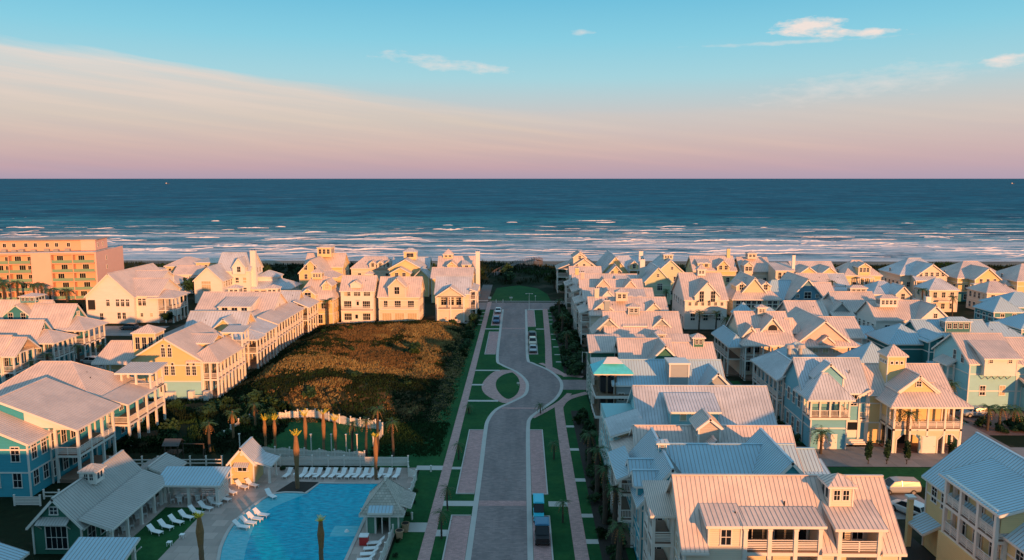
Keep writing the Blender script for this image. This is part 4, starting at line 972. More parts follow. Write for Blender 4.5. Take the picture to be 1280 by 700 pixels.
h.cupola(56.9, 114.6, 8.0, 2.7, 5.2, 1.7, 0); h.row('F', 113.25, 55.8, 58.0, [12.3], 3, .3, .35, 1, 1, blind=False); h.row('L', 55.55, 113.5, 115.7, [12.3], 3, .3, .35, 1, 1, blind=False); h.row('L', 52.7, 113, 120.6, [1.8, 5.4], 3)
h.porch(51.2, 52.65, 112.4, 120.5, [3.8], 7.6, 'LF', sp=2.4); h.part('side_roof'); h.shed(51.2, 52.7, 112.4, 120.5, 7.6, 8.4, 'L', walls=False); h.flush(); h.done()

h = House('beach_house', 'pale blue house whose white shed dormer hangs past its front wall above two small windows', 'house', 82, 136, 'aqua', ROOF, BG)
h.X(78.0, 86.2, 130.0, 141.4, 8.4, 12.3); h.row('F', 130, 78.8, 85.6, [3.3], 2, .8, 1.5, ny=3)
h.part('dormer'); h.cur.mats = [WALL['white'], *h.mats[1:]]; h.shed(79.9, 85.4, 128.9, 133.6, 9.5, 11.4, 'F', z0=6.2, ov=.5); h.flush()
for x in (80.9, 84.2): h.win('F', 128.9, x, 8.8, .5, .6)
q = MB([TRIM]); [q.beam((x, 130, 5.4), (x, 129.0, 6.2), .09, .12) for x in (80.2, 81.3, 82.4, 83.5, 84.6)]; q.build('bracket', h.root, h.o)
h.row('L', 78, 131, 136, [8.6], 2, .7, 1.6); h.row('L', 78, 137, 140, [5.2], 1); h.door('L', 78, 138.5, 0, 2.6, 2.5, True)
h.porch(76.6, 77.95, 134.2, 138.2, [4.0], 7.0, 'LFB', sp=2); h.part('balcony_roof'); h.shed(76.6, 78, 134.2, 138.2, 7.0, 7.8, 'L', walls=False); h.flush(); h.done()

h = House('beach_house', 'aqua house cut by the right edge, with a bay of wide windows', 'house', 92, 136, 'aqua', ROOF, BG)
h.X(86.4, 98, 130, 140, 8.2, 11.7); h.box(87.2, 97, 126.6, 130, 0, 4.0); h.part('front_roof'); h.shed(87.0, 97, 125.6, 130, 4.0, 5.6, 'F', walls=False); h.flush()
h.part('bay'); h.hip(88.4, 94, 127.4, 132, 7.6, 9.2, z0=4.4); h.flush(); h.row('F', 127.4, 88.7, 93.7, [6.5], 3, 1.3, 1.3, 1, 1)
h.row('F', 126.6, 87.6, 92, [1.9], 1, 1.4, 1.5, 2, 2); h.door('F', 126.6, 92.4, 0, 1.6, 2.6); h.done()

h = House('beach_house', 'cream house with an arched gable opening above long white porches', 'house', 49, 157, 'cream', ROOF, BG, rib=.5)
h.X(44.6, 54.6, 151.6, 162, 8.4, 12.5); h.Y(48.2, 52.8, 151.0, 157, 9.6, 12.4)
q = MB([DARK, TRIM]); q.box(49.7, 51.5, 150.93, 150.98, 8.4, 9.9, 0); [q.poly([(50.6 + .9 * math.cos(a), 150.93, 9.9 + .9 * math.sin(a)) for a in [math.pi * i / 10 for i in range(11)]], 0)]; q.build('arched_shade_panel', h.root, h.o)  # flat black panel stands for the shade within the arch
h.porch(49.4, 51.8, 150.2, 150.95, [8.3], 9.0, '', sp=2); put('railing', rail_mesh(2.25, 'picket'), h.root, (49.5 - h.o[0], 150.25 - h.o[1], 8.2))
h.gable_dormer(46.2, 3.0, 150.8, 154, 8.8, 10.6, 7.6, 0)
h.porch(44.4, 55.2, 148.2, 151.5, [.4, 4.3], 7.6, 'FLR', sp=1.8, style='picketw'); h.part('porch_roof'); h.wing('x', 44.2, 55.4, 148.2, 154.4, 7.6, 9.9, walls=False, hip=(3, 3)); h.flush()
h.row('F', 151.5, 45, 54.4, [2.2, 6.0], 5, 1.0, 1.9, blind=False); h.cupola(49.8, 156.5, 12.0, 1.6, 1.4, .7, 2)
h.part('side_roof'); h.cur.mats = [h.mats[0], ROOFB, *h.mats[2:]]; h.wing('y', 41.9, 45, 150, 163, 7.0, 8.6, walls=False, hip=(1.4, 1.4)); h.flush()
h.part('tower_cap'); h.cur.mats = [h.mats[0], ROOFB, *h.mats[2:]]; h.hip(46.0, 49.2, 160, 163.2, 11.8, 13.6, z0=9); h.flush()
h.porch(41.9, 44.55, 151.6, 162.6, [.4, 3.8], 6.9, 'L', sp=2.6, style='picketw'); h.done()

h = House('beach_house', 'peach house with a broad front gable over four windows and a blue left roof slope', 'house', 60, 157, 'pink', ROOF, BG, rib=.5)
h.Y(55.6, 65.6, 150.0, 166, 7.7, 11.9); h.X(62, 69.5, 153, 163, 8.2, 11.2)
h.part('front_roof'); h.wing('x', 55.2, 67.0, 149.2, 154, 7.2, 9.0, walls=False, hip=(2.4, 2.4)); h.flush()
h.part('small_gable'); h.Y(59.4, 62.2, 149.0, 153, 7.8, 9.0, z0=7.2, ov=.25); h.flush()
h.row('F', 150, 56, 64, [6.1], 4, .95, 1.4, blind=True); h.row('F', 150, 56, 64, [2.4], 3)
h.porch(65.6, 68.2, 149.6, 153, [.4, 4.2], 7.1, 'FR', sp=1.4, style='picket'); h.part('pyramid_dormer'); h.wing('x', 54.6, 57.2, 154, 156.5, 9.4, 11.4, walls=True, z0=8, hip=(0, 1.2)); h.flush(); h.row('L', 55.6, 151, 165, [2, 5.4], 5); h.done()

h = House('beach_house', 'low house under steep blue hips with two round roof vents', 'house', 50, 138, 'sky', ROOFB, BG)
h.hip(46.2, 55.4, 133.8, 142.4, 6.6, 10.0)
q = MB([ROOFG]);
for x in (48.6, 50.6): q.cyl((x, 135.6, 8.0), (x, 135.6, 9.6), .35, .35, 12); q.cyl((x, 135.6, 9.6), (x, 135.6, 10.2), .95, .7, 12)
q.build('round_vent', h.root, h.o); h.row('L', 46.2, 134.4, 142, [2, 5], 3); h.done()
h = House('beach_house', 'low house under blue hips with one lit pink facet, behind the square tower', 'house', 64, 139, 'sky', ROOFB, BG)
h.hip(60.4, 68.6, 134, 142.6, 6.4, 10.0); h.row('F', 134, 61, 68, [2, 5], 3); h.done()

h = House('beach_house', 'deep teal house with a tall white cross window in its front gable block', 'house', 82, 152, 'deepteal', ROOFB, BG, rib=.5)
h.hip(73.4, 82, 149.5, 159, 7.6, 10.4); h.box(80.0, 84.6, 147.0, 152, 0, 8.6); h.part('block_roof'); h.wing('y', 79.8, 84.8, 147, 155, 8.4, 9.6, walls=False, ov=.3); h.flush()
h.win('F', 147, 82.3, 6.4, 1.5, 3.0, 2, 2, blind=True); h.X(81, 95, 151, 161, 7.8, 11.0); h.cupola(88.4, 153.5, 9.2, 5.0, 2.0, .9, 4, d=2.2)
h.porch(84.8, 90, 148.8, 151, [.4, 3.8], 7.2, 'FR', sp=2.4); h.part('awning'); h.shed(80, 84.6, 146.0, 147, 3.6, 4.4, 'F', walls=False); h.flush(); h.row('F', 151, 90.5, 94.6, [2, 5.4], 2); h.done()

h = House('beach_house', 'white house with a four light clerestory on its pink roof and a right gable', 'house', 87, 177, 'white', ROOF, BG, rib=.5)
h.X(81.2, 93.5, 172, 182, 8.2, 11.7); h.Y(89.6, 97.4, 170.4, 180, 8.0, 11.6); h.cupola(84.6, 174.8, 10.6, 4.0, 1.9, .9, 4, d=2.2)
h.row('F', 172, 82, 89, [5.8, 2.0], 2, 1.0, 1.7); h.row('F', 170.4, 91, 96, [6.0], 3, .7, 1.8, blind=True); h.win('F', 170.4, 93.6, 9.2, .7, .9, 2, 2)
h.row('L', 81.2, 172.6, 181.6, [2, 5.6], 4, .8, 2.0); h.part('side_roof'); h.shed(96, 100.5, 170.6, 178, 6.4, 8.2, 'R', walls=True); h.flush(); h.chimney(94.6, 176, 9, 12.6); h.done()

h = House('beach_house', 'grey clapboard house with paired windows, left of the white clerestory house', 'house', 82, 192, 'grey', ROOF, BG, rib=.5)
h.X(78.4, 88.6, 186.5, 197.5, 7.7, 11.5); h.Y(76.4, 81.4, 186.0, 196, 7.2, 9.8); h.row('F', 186.5, 82, 88, [5.2], 2, 1.6, 1.0, 3, 2)
h.porch(76.6, 81.2, 183.6, 186, [.4, 3.6], 6.6, 'FL', sp=2.4); h.part('porch_roof'); h.shed(76.4, 81.4, 183.6, 186, 6.6, 7.4, 'F', walls=False); h.flush(); h.cupola(85.6, 193, 10.8, 4.0, 1.5, .8, 3, d=2)
h.done()
h = House('boathouse_shed', 'small white outbuilding with a blue metal roof and a covered link beside the white house', 'outbuilding', 78, 172, 'white', ROOFB, BG, rib=.5)
h.shed(75.6, 80.2, 168, 173, 4.6, 6.4, 'F'); h.win('F', 168, 78, 2.9, .9, 1.0); h.done()

h = House('beach_house', 'blue grey house with a steep front gable over two little porch gables', 'house', 77, 213, 'blue', ROOF, BG, rib=.6)
h.Y(73.4, 82.6, 206, 222, 7.6, 12.9); h.part('left_roof'); h.cur.mats = [h.mats[0], ROOFB, *h.mats[2:]]; h.wing('x', 67.5, 76, 209, 220, 7.0, 11.4, hip=(3.5, 0)); h.flush()
h.part('porch_gable'); h.Y(72.8, 76.2, 203.4, 207, 5.4, 7.4); h.flush(); h.part('porch_gable'); h.Y(79.6, 83.2, 203.4, 207, 5.6, 7.6); h.flush()
h.row('F', 206, 76, 80.2, [8.4], 1, 1.6, 1.6); h.win('F', 206, 75.4, 8.2, .7, .8); h.win('F', 206, 80.7, 8.2, .7, .8); h.win('F', 203.4, 81.4, 3.4, 1, 2); h.win('F', 203.4, 74.5, 3.0, 1, 1.8)
h.porch(76.2, 79.6, 203.6, 206, [.4, 3.4], 5.6, 'F', sp=1.7); h.X(80, 86.4, 208, 217, 8.0, 11.0); h.done()

h = House('beach_house', 'white house with a tall gabled attic balcony and belfry-like cupola, behind the palm garden', 'house', 49, 208, 'white', ROOF, BG, rib=.6)
h.X(43.6, 54.6, 200.2, 217, 8.3, 14.2); h.gable_dormer(49.2, 6.4, 199.4, 207, 9.4, 13.0, 8.0, 2, 1.0, 2.6, ny=3)
h.row('F', 200.2, 44, 54.2, [6.9], 6, .6, .8, 2, 2); h.row('F', 200.2, 44, 54.2, [3.4], 3, 1, 1.7); h.row('L', 43.6, 201, 216, [2.4, 6.6], 5)
h.cupola(49.3, 208, 13.6, 2.0, 1.6, 1.6, 2); h.porch(47.2, 51.4, 198.6, 200.1, [4.6], 5.0, '', sp=2); put('railing', rail_mesh(4.0, 'picketw'), h.root, (47.3 - h.o[0], 198.7 - h.o[1], 4.6)); h.done()

h = House('beach_house', 'tan house with a wide hipped roof over a glazed upper porch and one box dormer', 'house', 64, 211, 'olive', ROOF, BG, rib=.6)
h.wing('x', 57.4, 69.8, 204, 219, 7.8, 12.6, hip=(4.6, 4.6)); h.Y(60.5, 66.5, 206, 220, 9.6, 13.2); h.row('F', 204, 58, 69.4, [6.2], 8, .9, 1.7); h.row('F', 204, 58, 69.4, [2.8], 4, 1.6, 1.8)
h.gable_dormer(60.2, 2.6, 206.6, 212, 11.0, 12.0, 9.4, 1); h.gable_dormer(66.8, 2.6, 206.6, 212, 11.0, 12.0, 9.4, 1); h.done()

h = House('beach_house', 'sage green house with twin front gables, white chimney and a square roof lantern', 'house', 46, 250, 'sage', ROOF, BG, rib=.6)
h.Y(39.6, 47.6, 241, 256, 7.6, 11.9); h.Y(43.5, 55.0, 250, 268, 8.2, 13.4); h.win('F', 241, 43.6, 9.3, .6, .9); h.win('F', 241, 44.2, 5.6, 1.4, 2.0, 3, 2); h.row('F', 250, 48.6, 54, [6.9], 1, 1.6, 1.7, 3, 2); h.win('F', 250, 49.8, 10.6, .6, .9)
h.chimney(39.9, 250, 6, 13.4, 1.6, 1.2, TRIM); h.cupola(49.3, 256, 13.0, 3.0, 1.5, .8, 3); h.row('F', 241, 40, 47, [2], 2); h.row('F', 250, 48, 54.6, [2.6], 2); h.done()

def far(label, x0, x1, ye, yr, ze, zr, wall, fn=None, **k):
    h = blk(label, x0, x1, ye, yr, ze, zr, wall, **k)
    if fn: fn(h)
    h.done()
far('long roofed beachfront house with an end chimney, behind the white belfry house', 60.4, 75.2, 265.5, 271.5, 8.2, 12.5, 'butter', lambda h: (h.gable_dormer(70.6, 4.2, 264.8, 270, 9.6, 11.8, 8, 2), h.chimney(73.8, 271, 10, 15, 1.1), h.shed_dormer(62, 66, 266, 270, 10.6, 11.6, 9, 2)))
far('beachfront house with a tall central cupola and a small left gable', 77.0, 87.2, 265, 271, 8.0, 12.1, 'cream', lambda h: (h.cupola(81.6, 270, 11.8, 3.0, 1.8, .9, 2), h.gable_dormer(78.9, 2.8, 263.2, 268, 10.2, 11.4, 7, 2), h.part('right_wing'), h.shed(86, 92, 256, 264, 9.2, 11, 'F'), h.flush(), h.row('F', 256, 86.5, 91.6, [7.4], 3, .9, 2)))
far('beachfront house with two cream gables side by side and a thin white chimney', 93.2, 107.2, 257.8, 264, 7.6, 11.4, 'butter', lambda h: (h.gable_dormer(96.4, 5.6, 254.5, 262, 8.6, 10.6, 0, 3, .8, 1.2), h.gable_dormer(103.2, 5.6, 254, 262, 8.4, 10.6, 0, 3, .8, 1.2), h.chimney(92.4, 258, 8, 14, 1.0, .8, TRIM)))
far('cream hipped beachfront house with a dormer of three windows over a centre porch', 108.6, 120.6, 254.4, 260.4, 8.0, 12.2, 'butter', lambda h: (h.gable_dormer(114.6, 3.8, 253.6, 258.5, 10.8, 12.0, 8, 3, .7, 1.3), h.porch(112.4, 117.2, 251.6, 254.3, [3.6], 7.4, 'FLR', sp=1.6, style='picketw')), hip=(4.5, 4.5), cols=6)
def e21(h): h.part('front_gable'); h.Y(130.6, 140.4, 250.6, 262, 8.4, 12.0); h.flush(); h.row('F', 250.6, 131, 140, [8.6], 5, .8, 1.2); h.porch(129.6, 136, 248.8, 250.5, [.4, 4.0], 7.0, 'FLR', sp=2.2, style='picketw'); h.part('porch_roof'); h.shed(129.4, 136.2, 248.6, 250.6, 7.0, 8.0, 'F', walls=False); h.flush()
far('hip roofed beachfront house, dark blue left slope, peach front gable over a porch', 127.2, 142.4, 254.6, 262, 8.2, 12.8, 'cream', e21, hip=(6, 5))
h = block('beach_house', 'small cream hipped house with a balcony, just before the peach gabled beachfront house', 123.0, 131.4, 228, 232, 7.0, 9.8, 'cream', 3, floors=(1.8, 5.2), hip=(3.6, 3.6), group=BG); h.porch(125, 129.4, 226.6, 227.9, [3.6], 4.2, '', sp=2); put('railing', rail_mesh(4.2, 'picketw'), h.root, (125.1 - h.o[0], 226.7 - h.o[1], 3.6)); h.done()
def e22(h): h.part('front_gable'); h.Y(146.2, 154.2, 244.6, 256, 8.0, 11.4); h.flush(); h.row('F', 244.6, 147, 153.6, [7.0], 3, .8, 1.6); h.porch(144.6, 150.6, 242.4, 244.5, [.4, 3.8], 6.6, 'FLR', sp=2.4, style='picketw'); h.part('small_tower'); h.hip(155, 160, 243, 249, 6.4, 8.4); h.flush()
far('teal and cream beachfront house with stacked front gables over a two deck porch', 142.6, 158.4, 248, 256, 8.0, 12.4, 'butter', e22, hip=(6, 5), base='teal')
far('hip roofed house at the right edge by the beach, wide blue roof', 156.8, 176, 240, 248, 8.0, 12.4, 'butter', None, hip=(6, 5), base='sky')
h = House('beach_house', 'teal house with an octagonal bay and bright aqua trim, right edge behind the palms', 'house', 122, 190, 'teal', ROOFB, BG, rib=.6)
h.hip(115.6, 122.4, 184.6, 192.4, 8.0, 10.8); h.hip(121, 133, 188.6, 199, 8.4, 11.2); h.row('F', 184.6, 116.2, 122, [6.4], 2, .8, 1.3); h.row('F', 184.6, 117, 121.4, [3.4], 2, .5, .5, 1, 1); h.row('F', 188.6, 123, 132.6, [3, 6.4], 4); h.row('L', 115.6, 185, 192, [2, 6], 3); h.done()
h = House('beach_house', 'teal house below the octagonal bay, cut by the right edge, white framed bay window', 'house', 116, 172, 'teal', ROOFB, BG, rib=.6)
h.hip(111.0, 122, 167, 176, 7.2, 10.0); h.part('bay'); h.hip(112.6, 116.2, 165.4, 170, 6.0, 7.6); h.flush(); h.row('F', 165.4, 112.8, 116, [4.4], 3, .7, 1.6); h.row('F', 167, 117, 121.6, [2.4, 5.2], 2); h.done()
h = block('beach_house', 'small house with a pale hipped roof and little gable, middle of the right blocks', 102, 111.5, 218.6, 224.6, 7.0, 9.9, 'cream', 3, hip=(4, 4), group=BG); h.part('front_gable'); h.Y(107, 110.8, 215.8, 222, 7.6, 9.6); h.flush(); h.row('F', 215.8, 107.4, 110.4, [6.6], 1); h.done()
h = block('beach_house', 'small white cottage with a roofed balcony, behind the blue grey gable house', 95.5, 103.6, 240, 244.5, 6.6, 9.6, 'white', 2, group=BG); h.part('balcony'); h.shed(98.6, 103.2, 237.6, 240, 5.2, 6.2, 'F', walls=False); h.flush(); h.porch(98.6, 103.2, 237.6, 239.9, [3.0], 5.4, 'FR', sp=1.6, style='picketw'); h.done()
h = block('beach_house', 'pale house with a rose roof filling the gap before the two cream beachfront gables', 86, 95, 232, 237, 7.6, 10.6, 'beige', 3, group=BG); h.done()
h = block('beach_house', 'low house with a blue hipped roof, behind the arched gable house', 56, 64, 180, 185, 6.0, 8.6, 'grey', 3, group=BG, roof=ROOFB, hip=(3, 3)); h.done()
h = block('beach_house', 'beige house with a low rose roof, left of the grey clapboard house', 66, 75, 184, 189, 6.4, 9.6, 'beige', 3, group=BG); h.done()
h = block('beach_house', 'blue roofed cottage right of the white clerestory house, by the side road', 99, 108, 160, 165, 6.0, 8.8, 'sky', 3, group=BG, roof=ROOFB, hip=(3.5, 3.5)); h.done()
h = block('beach_house', 'cream hipped cottage in front of the teal and cream beachfront house, far right', 139, 148, 226, 231, 6.4, 9.0, 'cream', 3, group=BG, hip=(3.5, 3.5)); h.done()

# --- left side of the dune, nearest first
LG = 'houses left of the dune'
h = House('beach_house', 'large teal house with sweeping roofs and white two level galleries, nearest on the left', 'house', -68, 98, 'cyan', ROOF, LG)
h.wing('y', -77.5, -58.4, 95.3, 105.5, 7.6, 11.5, walls=False, yr=-68.5); h.box(-77.5, -61.9, 95.4, 105.2, 0, 7.5); h.Y(-76, -62, 91, 97, 7.2, 10.2)
h.w.poly([(-77.5, 95.4, 7.5), (-61.9, 95.4, 7.5), (-61.9, 95.4, 8.9), (-68.5, 95.4, 11.4)], 0); h.t.poly([(-65.0, 95.3, 7.6), (-58.5, 95.3, 7.6), (-65.0, 95.3, 10.1)], 3)
h.porch(-61.4, -58.2, 95.5, 104.4, [.5, 3.9], 7.6, 'FR', sp=3.0, style='slat', pw=.3); h.row('R', -61.45, 94.4, 103, [2.2, 5.9], 4, .9, 1.9, blind=False)
h.row('F', 91, -76, -62.2, [2.2, 5.6], 5, .9, 1.7); h.row('R', -62, 91.2, 95.2, [2.2, 5.6], 2, .85, 1.7); h.row('R', -61.45, 96, 104, [5.9], 0)
h.vent(-70.4, 96.4, 10.1)
h.hip(-80, -61.4, 105, 119, 7.6, 12.4)
h.porch(-61.4, -58.0, 108.0, 119.4, [4.0], 7.2, 'FR', sp=2.6, style='picket', pw=.3); h.part('gallery_roof'); h.shed(-61.6, -58.0, 107.6, 116, 7.2, 8.2, 'R', walls=False); h.flush()
h.porch(-62.8, -58.0, 115.2, 119.4, [7.2], 10.0, 'FRL', sp=2.2, style='picket', pw=.3, zb=7.2); h.part('lookout_roof'); h.shed(-63.2, -57.6, 114.8, 119.8, 9.9, 10.4, 'F', walls=False, ov=.2); h.flush()
h.row('R', -61.4, 105.5, 119, [2.0, 5.7], 5, .8, 1.5); h.vent(-66, 111.8, 10.6); h.vent(-65, 110.9, 10.0); h.done()

h = House('beach_house', 'yellow house with a broad plain gable, round topped window pairs, square tower and green plinth', 'house', -64, 138, 'butter', ROOF, LG, base='aqua')
h.Y(-71.2, -58.4, 134.6, 150, 7.4, 11.3)
q = MB([TRIM, DARK])
for (u, z) in ((-65.2, 8.6), (-64.0, 8.6), (-64.8, 5.2), (-63.6, 5.2), (-60.8, 5.2), (-59.7, 5.2), (-70.2, 5.2), (-68.6, 5.2), (-67.2, 5.2)):
    h.win('F', 134.6, u, z, .6, 1.5, 2, 3, blind=False); q.cyl((u, 134.5, z + 1.25), (u, 134.62, z + 1.25), .34, .34, 12, 0); q.cyl((u, 134.47, z + 1.25), (u, 134.5, z + 1.25), .22, .22, 10, 1)
q.build('round_window', h.root, h.o)
h.cupola(-71.6, 142.4, 6.2, 4.2, 4.6, 1.5, 3, d=3.6); h.part('left_roof'); h.wing('x', -81, -71.4, 140, 147, 5.6, 8.8, walls=False, hip=(1.5, 0)); h.flush()
h.porch(-80.6, -73.6, 140.2, 142, [.3], 5.6, 'FL', sp=2.4); h.box(-80, -71.4, 142, 147, 0, 5.6); h.row('F', 142, -79.6, -74.4, [2.4], 3, 1.2, 1.8)
h.part('gallery_roof'); h.wing('y', -60.6, -55.4, 134.7, 146.6, 7.2, 9.2, walls=False, hip=(2.4, 0)); h.flush()
h.porch(-58.4, -55.4, 134.8, 148.6, [.3, 3.7], 7.2, 'FR', sp=1.7, style='picket', pw=.34); h.row('R', -58.4, 135.4, 148, [2, 5.4], 6, .9, 2.0, blind=False); h.row('F', 134.9, -58.2, -55.8, [5.4], 0)
h.part('dormer'); h.wing('x', -66, -58.6, 140, 145, 9.4, 10.4, z0=7); h.flush(); h.row('R', -58.6, 140.4, 144.6, [8.6], 2, .6, .9)
h.part('roof_deck'); h.shed(-59, -54.9, 146.2, 150.4, 10.0, 10.5, 'F', walls=False, ov=.2); h.flush(); h.porch(-59.0, -55.0, 146.4, 150.2, [7.4], 10.0, 'FR', sp=2, zb=7.3)
q = MB([TRIM]); q.box(-64.6, -63.0, 133.0, 134.0, 0, 1.5); q.box(-60.4, -59.5, 133.0, 134.0, 0, 1.7); q.box(-57.6, -56.8, 133, 134, 0, 1.7); q.build('planter_pier', h.root, h.o)
put('railing', rail_mesh(2.0, 'picket'), h.root, (-59.5 - h.o[0], 133.2 - h.o[1], 0)); h.door('F', 134.6, -65.6, 0, 1.3, 2.7); h.done()

def gallery(label, x0, x1, ye, yr, ze, zr, wall, gx, gy0, gy1, fn=None, front=True):
    h = block('beach_house', label, x0, x1, ye, yr, ze, zr, wall, 3, group=LG)
    h.porch(x1, gx, gy0, gy1, [.3, 3.7], 7.0, 'FR', sp=2.2, style='picketw', pw=.3)
    h.part('gallery_roof'); h.shed(x1 - .3, gx, gy0, gy1, 7.0, 8.6, 'R', walls=False); h.flush()
    h.row('R', x1, gy0 + .5, gy1 - .5, [2, 5.4], max(2, int((gy1 - gy0) / 2.4)), .9, 1.9, blind=False)
    if fn: fn(h)
    h.done()
gallery('cream house with a pink roof and long pillared side gallery, directly behind the yellow gable', -72, -59.6, 158.9, 163, 7.6, 11.2, 'butter', -55.6, 156.2, 168.6, lambda h: (h.Y(-66, -60, 157.6, 166, 7.8, 10.6), h.part('porch_roof'), h.wing('x', -61.5, -55.4, 154.6, 159.4, 7.0, 8.4, walls=False, hip=(2, 2)), h.flush()))
gallery('white house with a wide three window dormer, middle of the pillared gallery row', -78.6, -60.2, 179.4, 186, 7.9, 12.0, 'white', -56.2, 171.0, 192, lambda h: (h.shed_dormer(-72, -64.6, 177.6, 183.6, 9.8, 11.2, 7.2, 3, 1.2, 1.7), h.part('front_wing'), h.Y(-66.8, -60.2, 171, 181, 6.8, 8.6), h.flush(), h.cupola(-71.8, 188, 11.2, 2.6, 1.5, 1.0, 2), h.cupola(-62.2, 188, 11.2, 2.6, 1.5, 1.0, 2)))
gallery('narrow yellow house ending the pillared gallery row, next to the palm', -64, -58.6, 194.6, 198, 7.6, 10.6, 'butter', -55.2, 193.4, 203)

h = House('beach_house', 'teal house with a square roof lantern and white framed attic truss, far left block', 'house', -116, 178, 'teal', ROOF, LG, rib=.6)
h.X(-124, -111.4, 173.8, 179.5, 7.6, 11.4); h.gable_dormer(-117.4, 6.4, 172.8, 177, 8.4, 10.9, 7.4, 2); h.cupola(-116.2, 177, 11.0, 3.6, 1.3, .8, 3); h.row('F', 173.8, -123, -112, [2, 5], 4); h.done()
h = House('beach_house', 'teal house with a two level white porch, beside the parked cars', 'house', -102, 167, 'teal', ROOF, LG, rib=.6)
h.X(-108.4, -99.6, 162.4, 170.4, 8.0, 12.2); h.part('porch_roof'); h.wing('x', -101, -95.4, 161.6, 170.6, 7.4, 9.6, walls=False, hip=(0, 4)); h.flush()
h.porch(-99.6, -95.5, 161.8, 170.2, [.3, 4.2], 7.4, 'FR', sp=1.9, style='picketw', pw=.28); h.row('F', 162.4, -107.4, -100, [6.0, 2.0], 3, .9, 1.5); h.row('R', -99.6, 163, 170, [2, 6], 3, .9, 1.8); h.win('R', -99.2, 166.4, 10, .8, 1); h.done()
h = House('beach_house', 'teal house with a small attic window above its corner porch, left edge', 'house', -103, 154, 'teal', ROOF, LG, rib=.5)
h.X(-110, -98.9, 150.2, 156.4, 7.6, 11.0); h.part('porch_roof'); h.wing('x', -100, -94.8, 149.6, 157, 7.2, 9.0, walls=False, hip=(0, 3.2)); h.flush()
h.porch(-98.8, -94.9, 149.8, 156.8, [.3, 3.9], 7.2, 'FR', sp=1.9, style='picketw', pw=.3); h.row('F', 150.2, -104.4, -99.4, [5.6], 2, 1, 1.6, blind=True); h.row('F', 150.2, -104.4, -99.4, [2.0], 1); h.win('R', -98.9, 153.2, 9.4, .8, 1); h.row('R', -98.9, 150.6, 156, [2, 5.6], 3, .9, 1.8); h.done()
h = House('beach_house', 'house with a gabled white balcony cut by the left edge', 'house', -100, 142, 'teal', ROOF, LG, rib=.5)
h.X(-106, -98.6, 139.4, 146, 7.0, 10.0); h.porch(-98.6, -96.2, 139.6, 145.8, [.3, 3.6], 7.0, 'FR', sp=2, style='picketw', pw=.3); h.part('porch_gable'); h.wing('x', -99, -95.8, 139.4, 146.2, 7.0, 9.6, walls=False); h.flush()
h.row('R', -98.6, 140, 145.6, [2, 5.4], 3, .9, 1.9); h.row('F', 139.4, -105, -99, [2, 5.4], 2); h.done()

h = House('beach_house', 'large white house with a tall plain gable, standing before the hotel', 'house', -112, 212, 'white', ROOF, LG, rib=.6)
h.Y(-120.6, -107.4, 206.6, 232, 7.8, 14.0); h.X(-112, -101.4, 208.0, 222, 7.8, 11.6); h.part('upper_dormer'); h.wing('x', -113, -104, 216, 224, 11.4, 13.2); h.flush()
h.row('F', 206.6, -112.6, -108.4, [5.8], 3, .8, 1.8); h.row('F', 206.6, -112.4, -109.6, [2.2], 2, .8, 1.6); h.win('F', 206.6, -114.6, 5.8, .8, 1.6); h.win('F', 206.6, -116.6, 2.0, .8, 1.6); h.row('F', 208.0, -107, -104.6, [5.8], 2, .8, 1.8); h.row('F', 208.0, -107.4, -102, [2.2], 2, .6, .9)
h.porch(-101.4, -97.0, 207.6, 217, [.3, 3.8], 7.2, 'FR', sp=2.4, style='picketw', pw=.3); h.part('porch_roof'); h.wing('x', -103.5, -96.8, 207.4, 217.2, 7.2, 8.8, walls=False, hip=(0, 3.5)); h.flush(); h.porch(-120.6, -118.4, 206.5, 206.62, [3.8], 6.8, '', sp=2); q = MB([DARK]); q.box(-120.2, -118.2, 206.53, 206.57, 3.9, 6.6); q.build('porch_shade_panel', h.root, h.o); h.row('R', -107.38, 209, 212, [10], 0); h.done()  # black sheet on the wall stands for the shade of a recess

h = House('beach_house', 'tall white house with an end chimney and sharp dormer gable, far left', 'house', -98, 250, 'white', ROOF, LG, rib=.6)
h.X(-101.4, -90.4, 250, 262, 9.8, 15.0); h.gable_dormer(-93.6, 4.0, 248.8, 255, 11.2, 14.0, 8.5, 1, 1.0, 1.6); h.chimney(-89.7, 252, 0, 16.0, 1.8, 1.4, TRIM)
h.Y(-105.4, -96.4, 241.4, 252, 7.6, 11.8); h.win('F', 241.4, -101.6, 5.6, 2.6, 2.8, 4, 2); h.row('R', -96.4, 242, 250, [6.2], 4, .9, 2.0); h.row('F', 250, -96, -91, [3, 6.4], 2); h.row('R', -90.4, 251, 261, [3, 6, 9], 4); h.done()
h = House('beach_house', 'cream house with a shallow hipped roof and lit porches, far left', 'house', -122, 280, 'butter', ROOF, LG, rib=.6)
h.wing('x', -130, -118, 274, 286, 8.4, 11.0, hip=(5, 5)); h.box(-118, -110.5, 272.5, 283, 0, 9.8); h.part('porch_roof'); h.shed(-118.2, -110.3, 272.3, 283.2, 9.8, 10.4, 'F', walls=False, ov=.2); h.flush(); h.row('F', 272.5, -117.6, -111, [4.4, 8], 3, .8, 1.7); h.porch(-124, -118.1, 271.6, 274, [.3, 4.6], 8.0, 'FR', sp=1.4, style='picketw'); h.row('F', 274, -129.4, -118.4, [3, 6.6], 5); h.done()
h = House('beach_house', 'low white house with a small turret, behind the large white gable house', 'house', -122, 258, 'white', ROOF, LG, rib=.6)
h.hip(-128.6, -116, 252, 262, 5.2, 8.0); h.cupola(-124.6, 258, 6.0, 3.6, 3.0, .8, 2); h.part('rear_wing'); h.X(-121.5, -112.6, 262, 270, 7.0, 9.4); h.flush(); h.row('F', 252, -127.6, -117, [2.6], 4); h.done()
h = House('pavilion_house', 'low spreading pavilion with stacked white hipped roofs, behind the gallery row', 'pavilion', -85, 258, 'white', ROOF, LG, rib=.6)
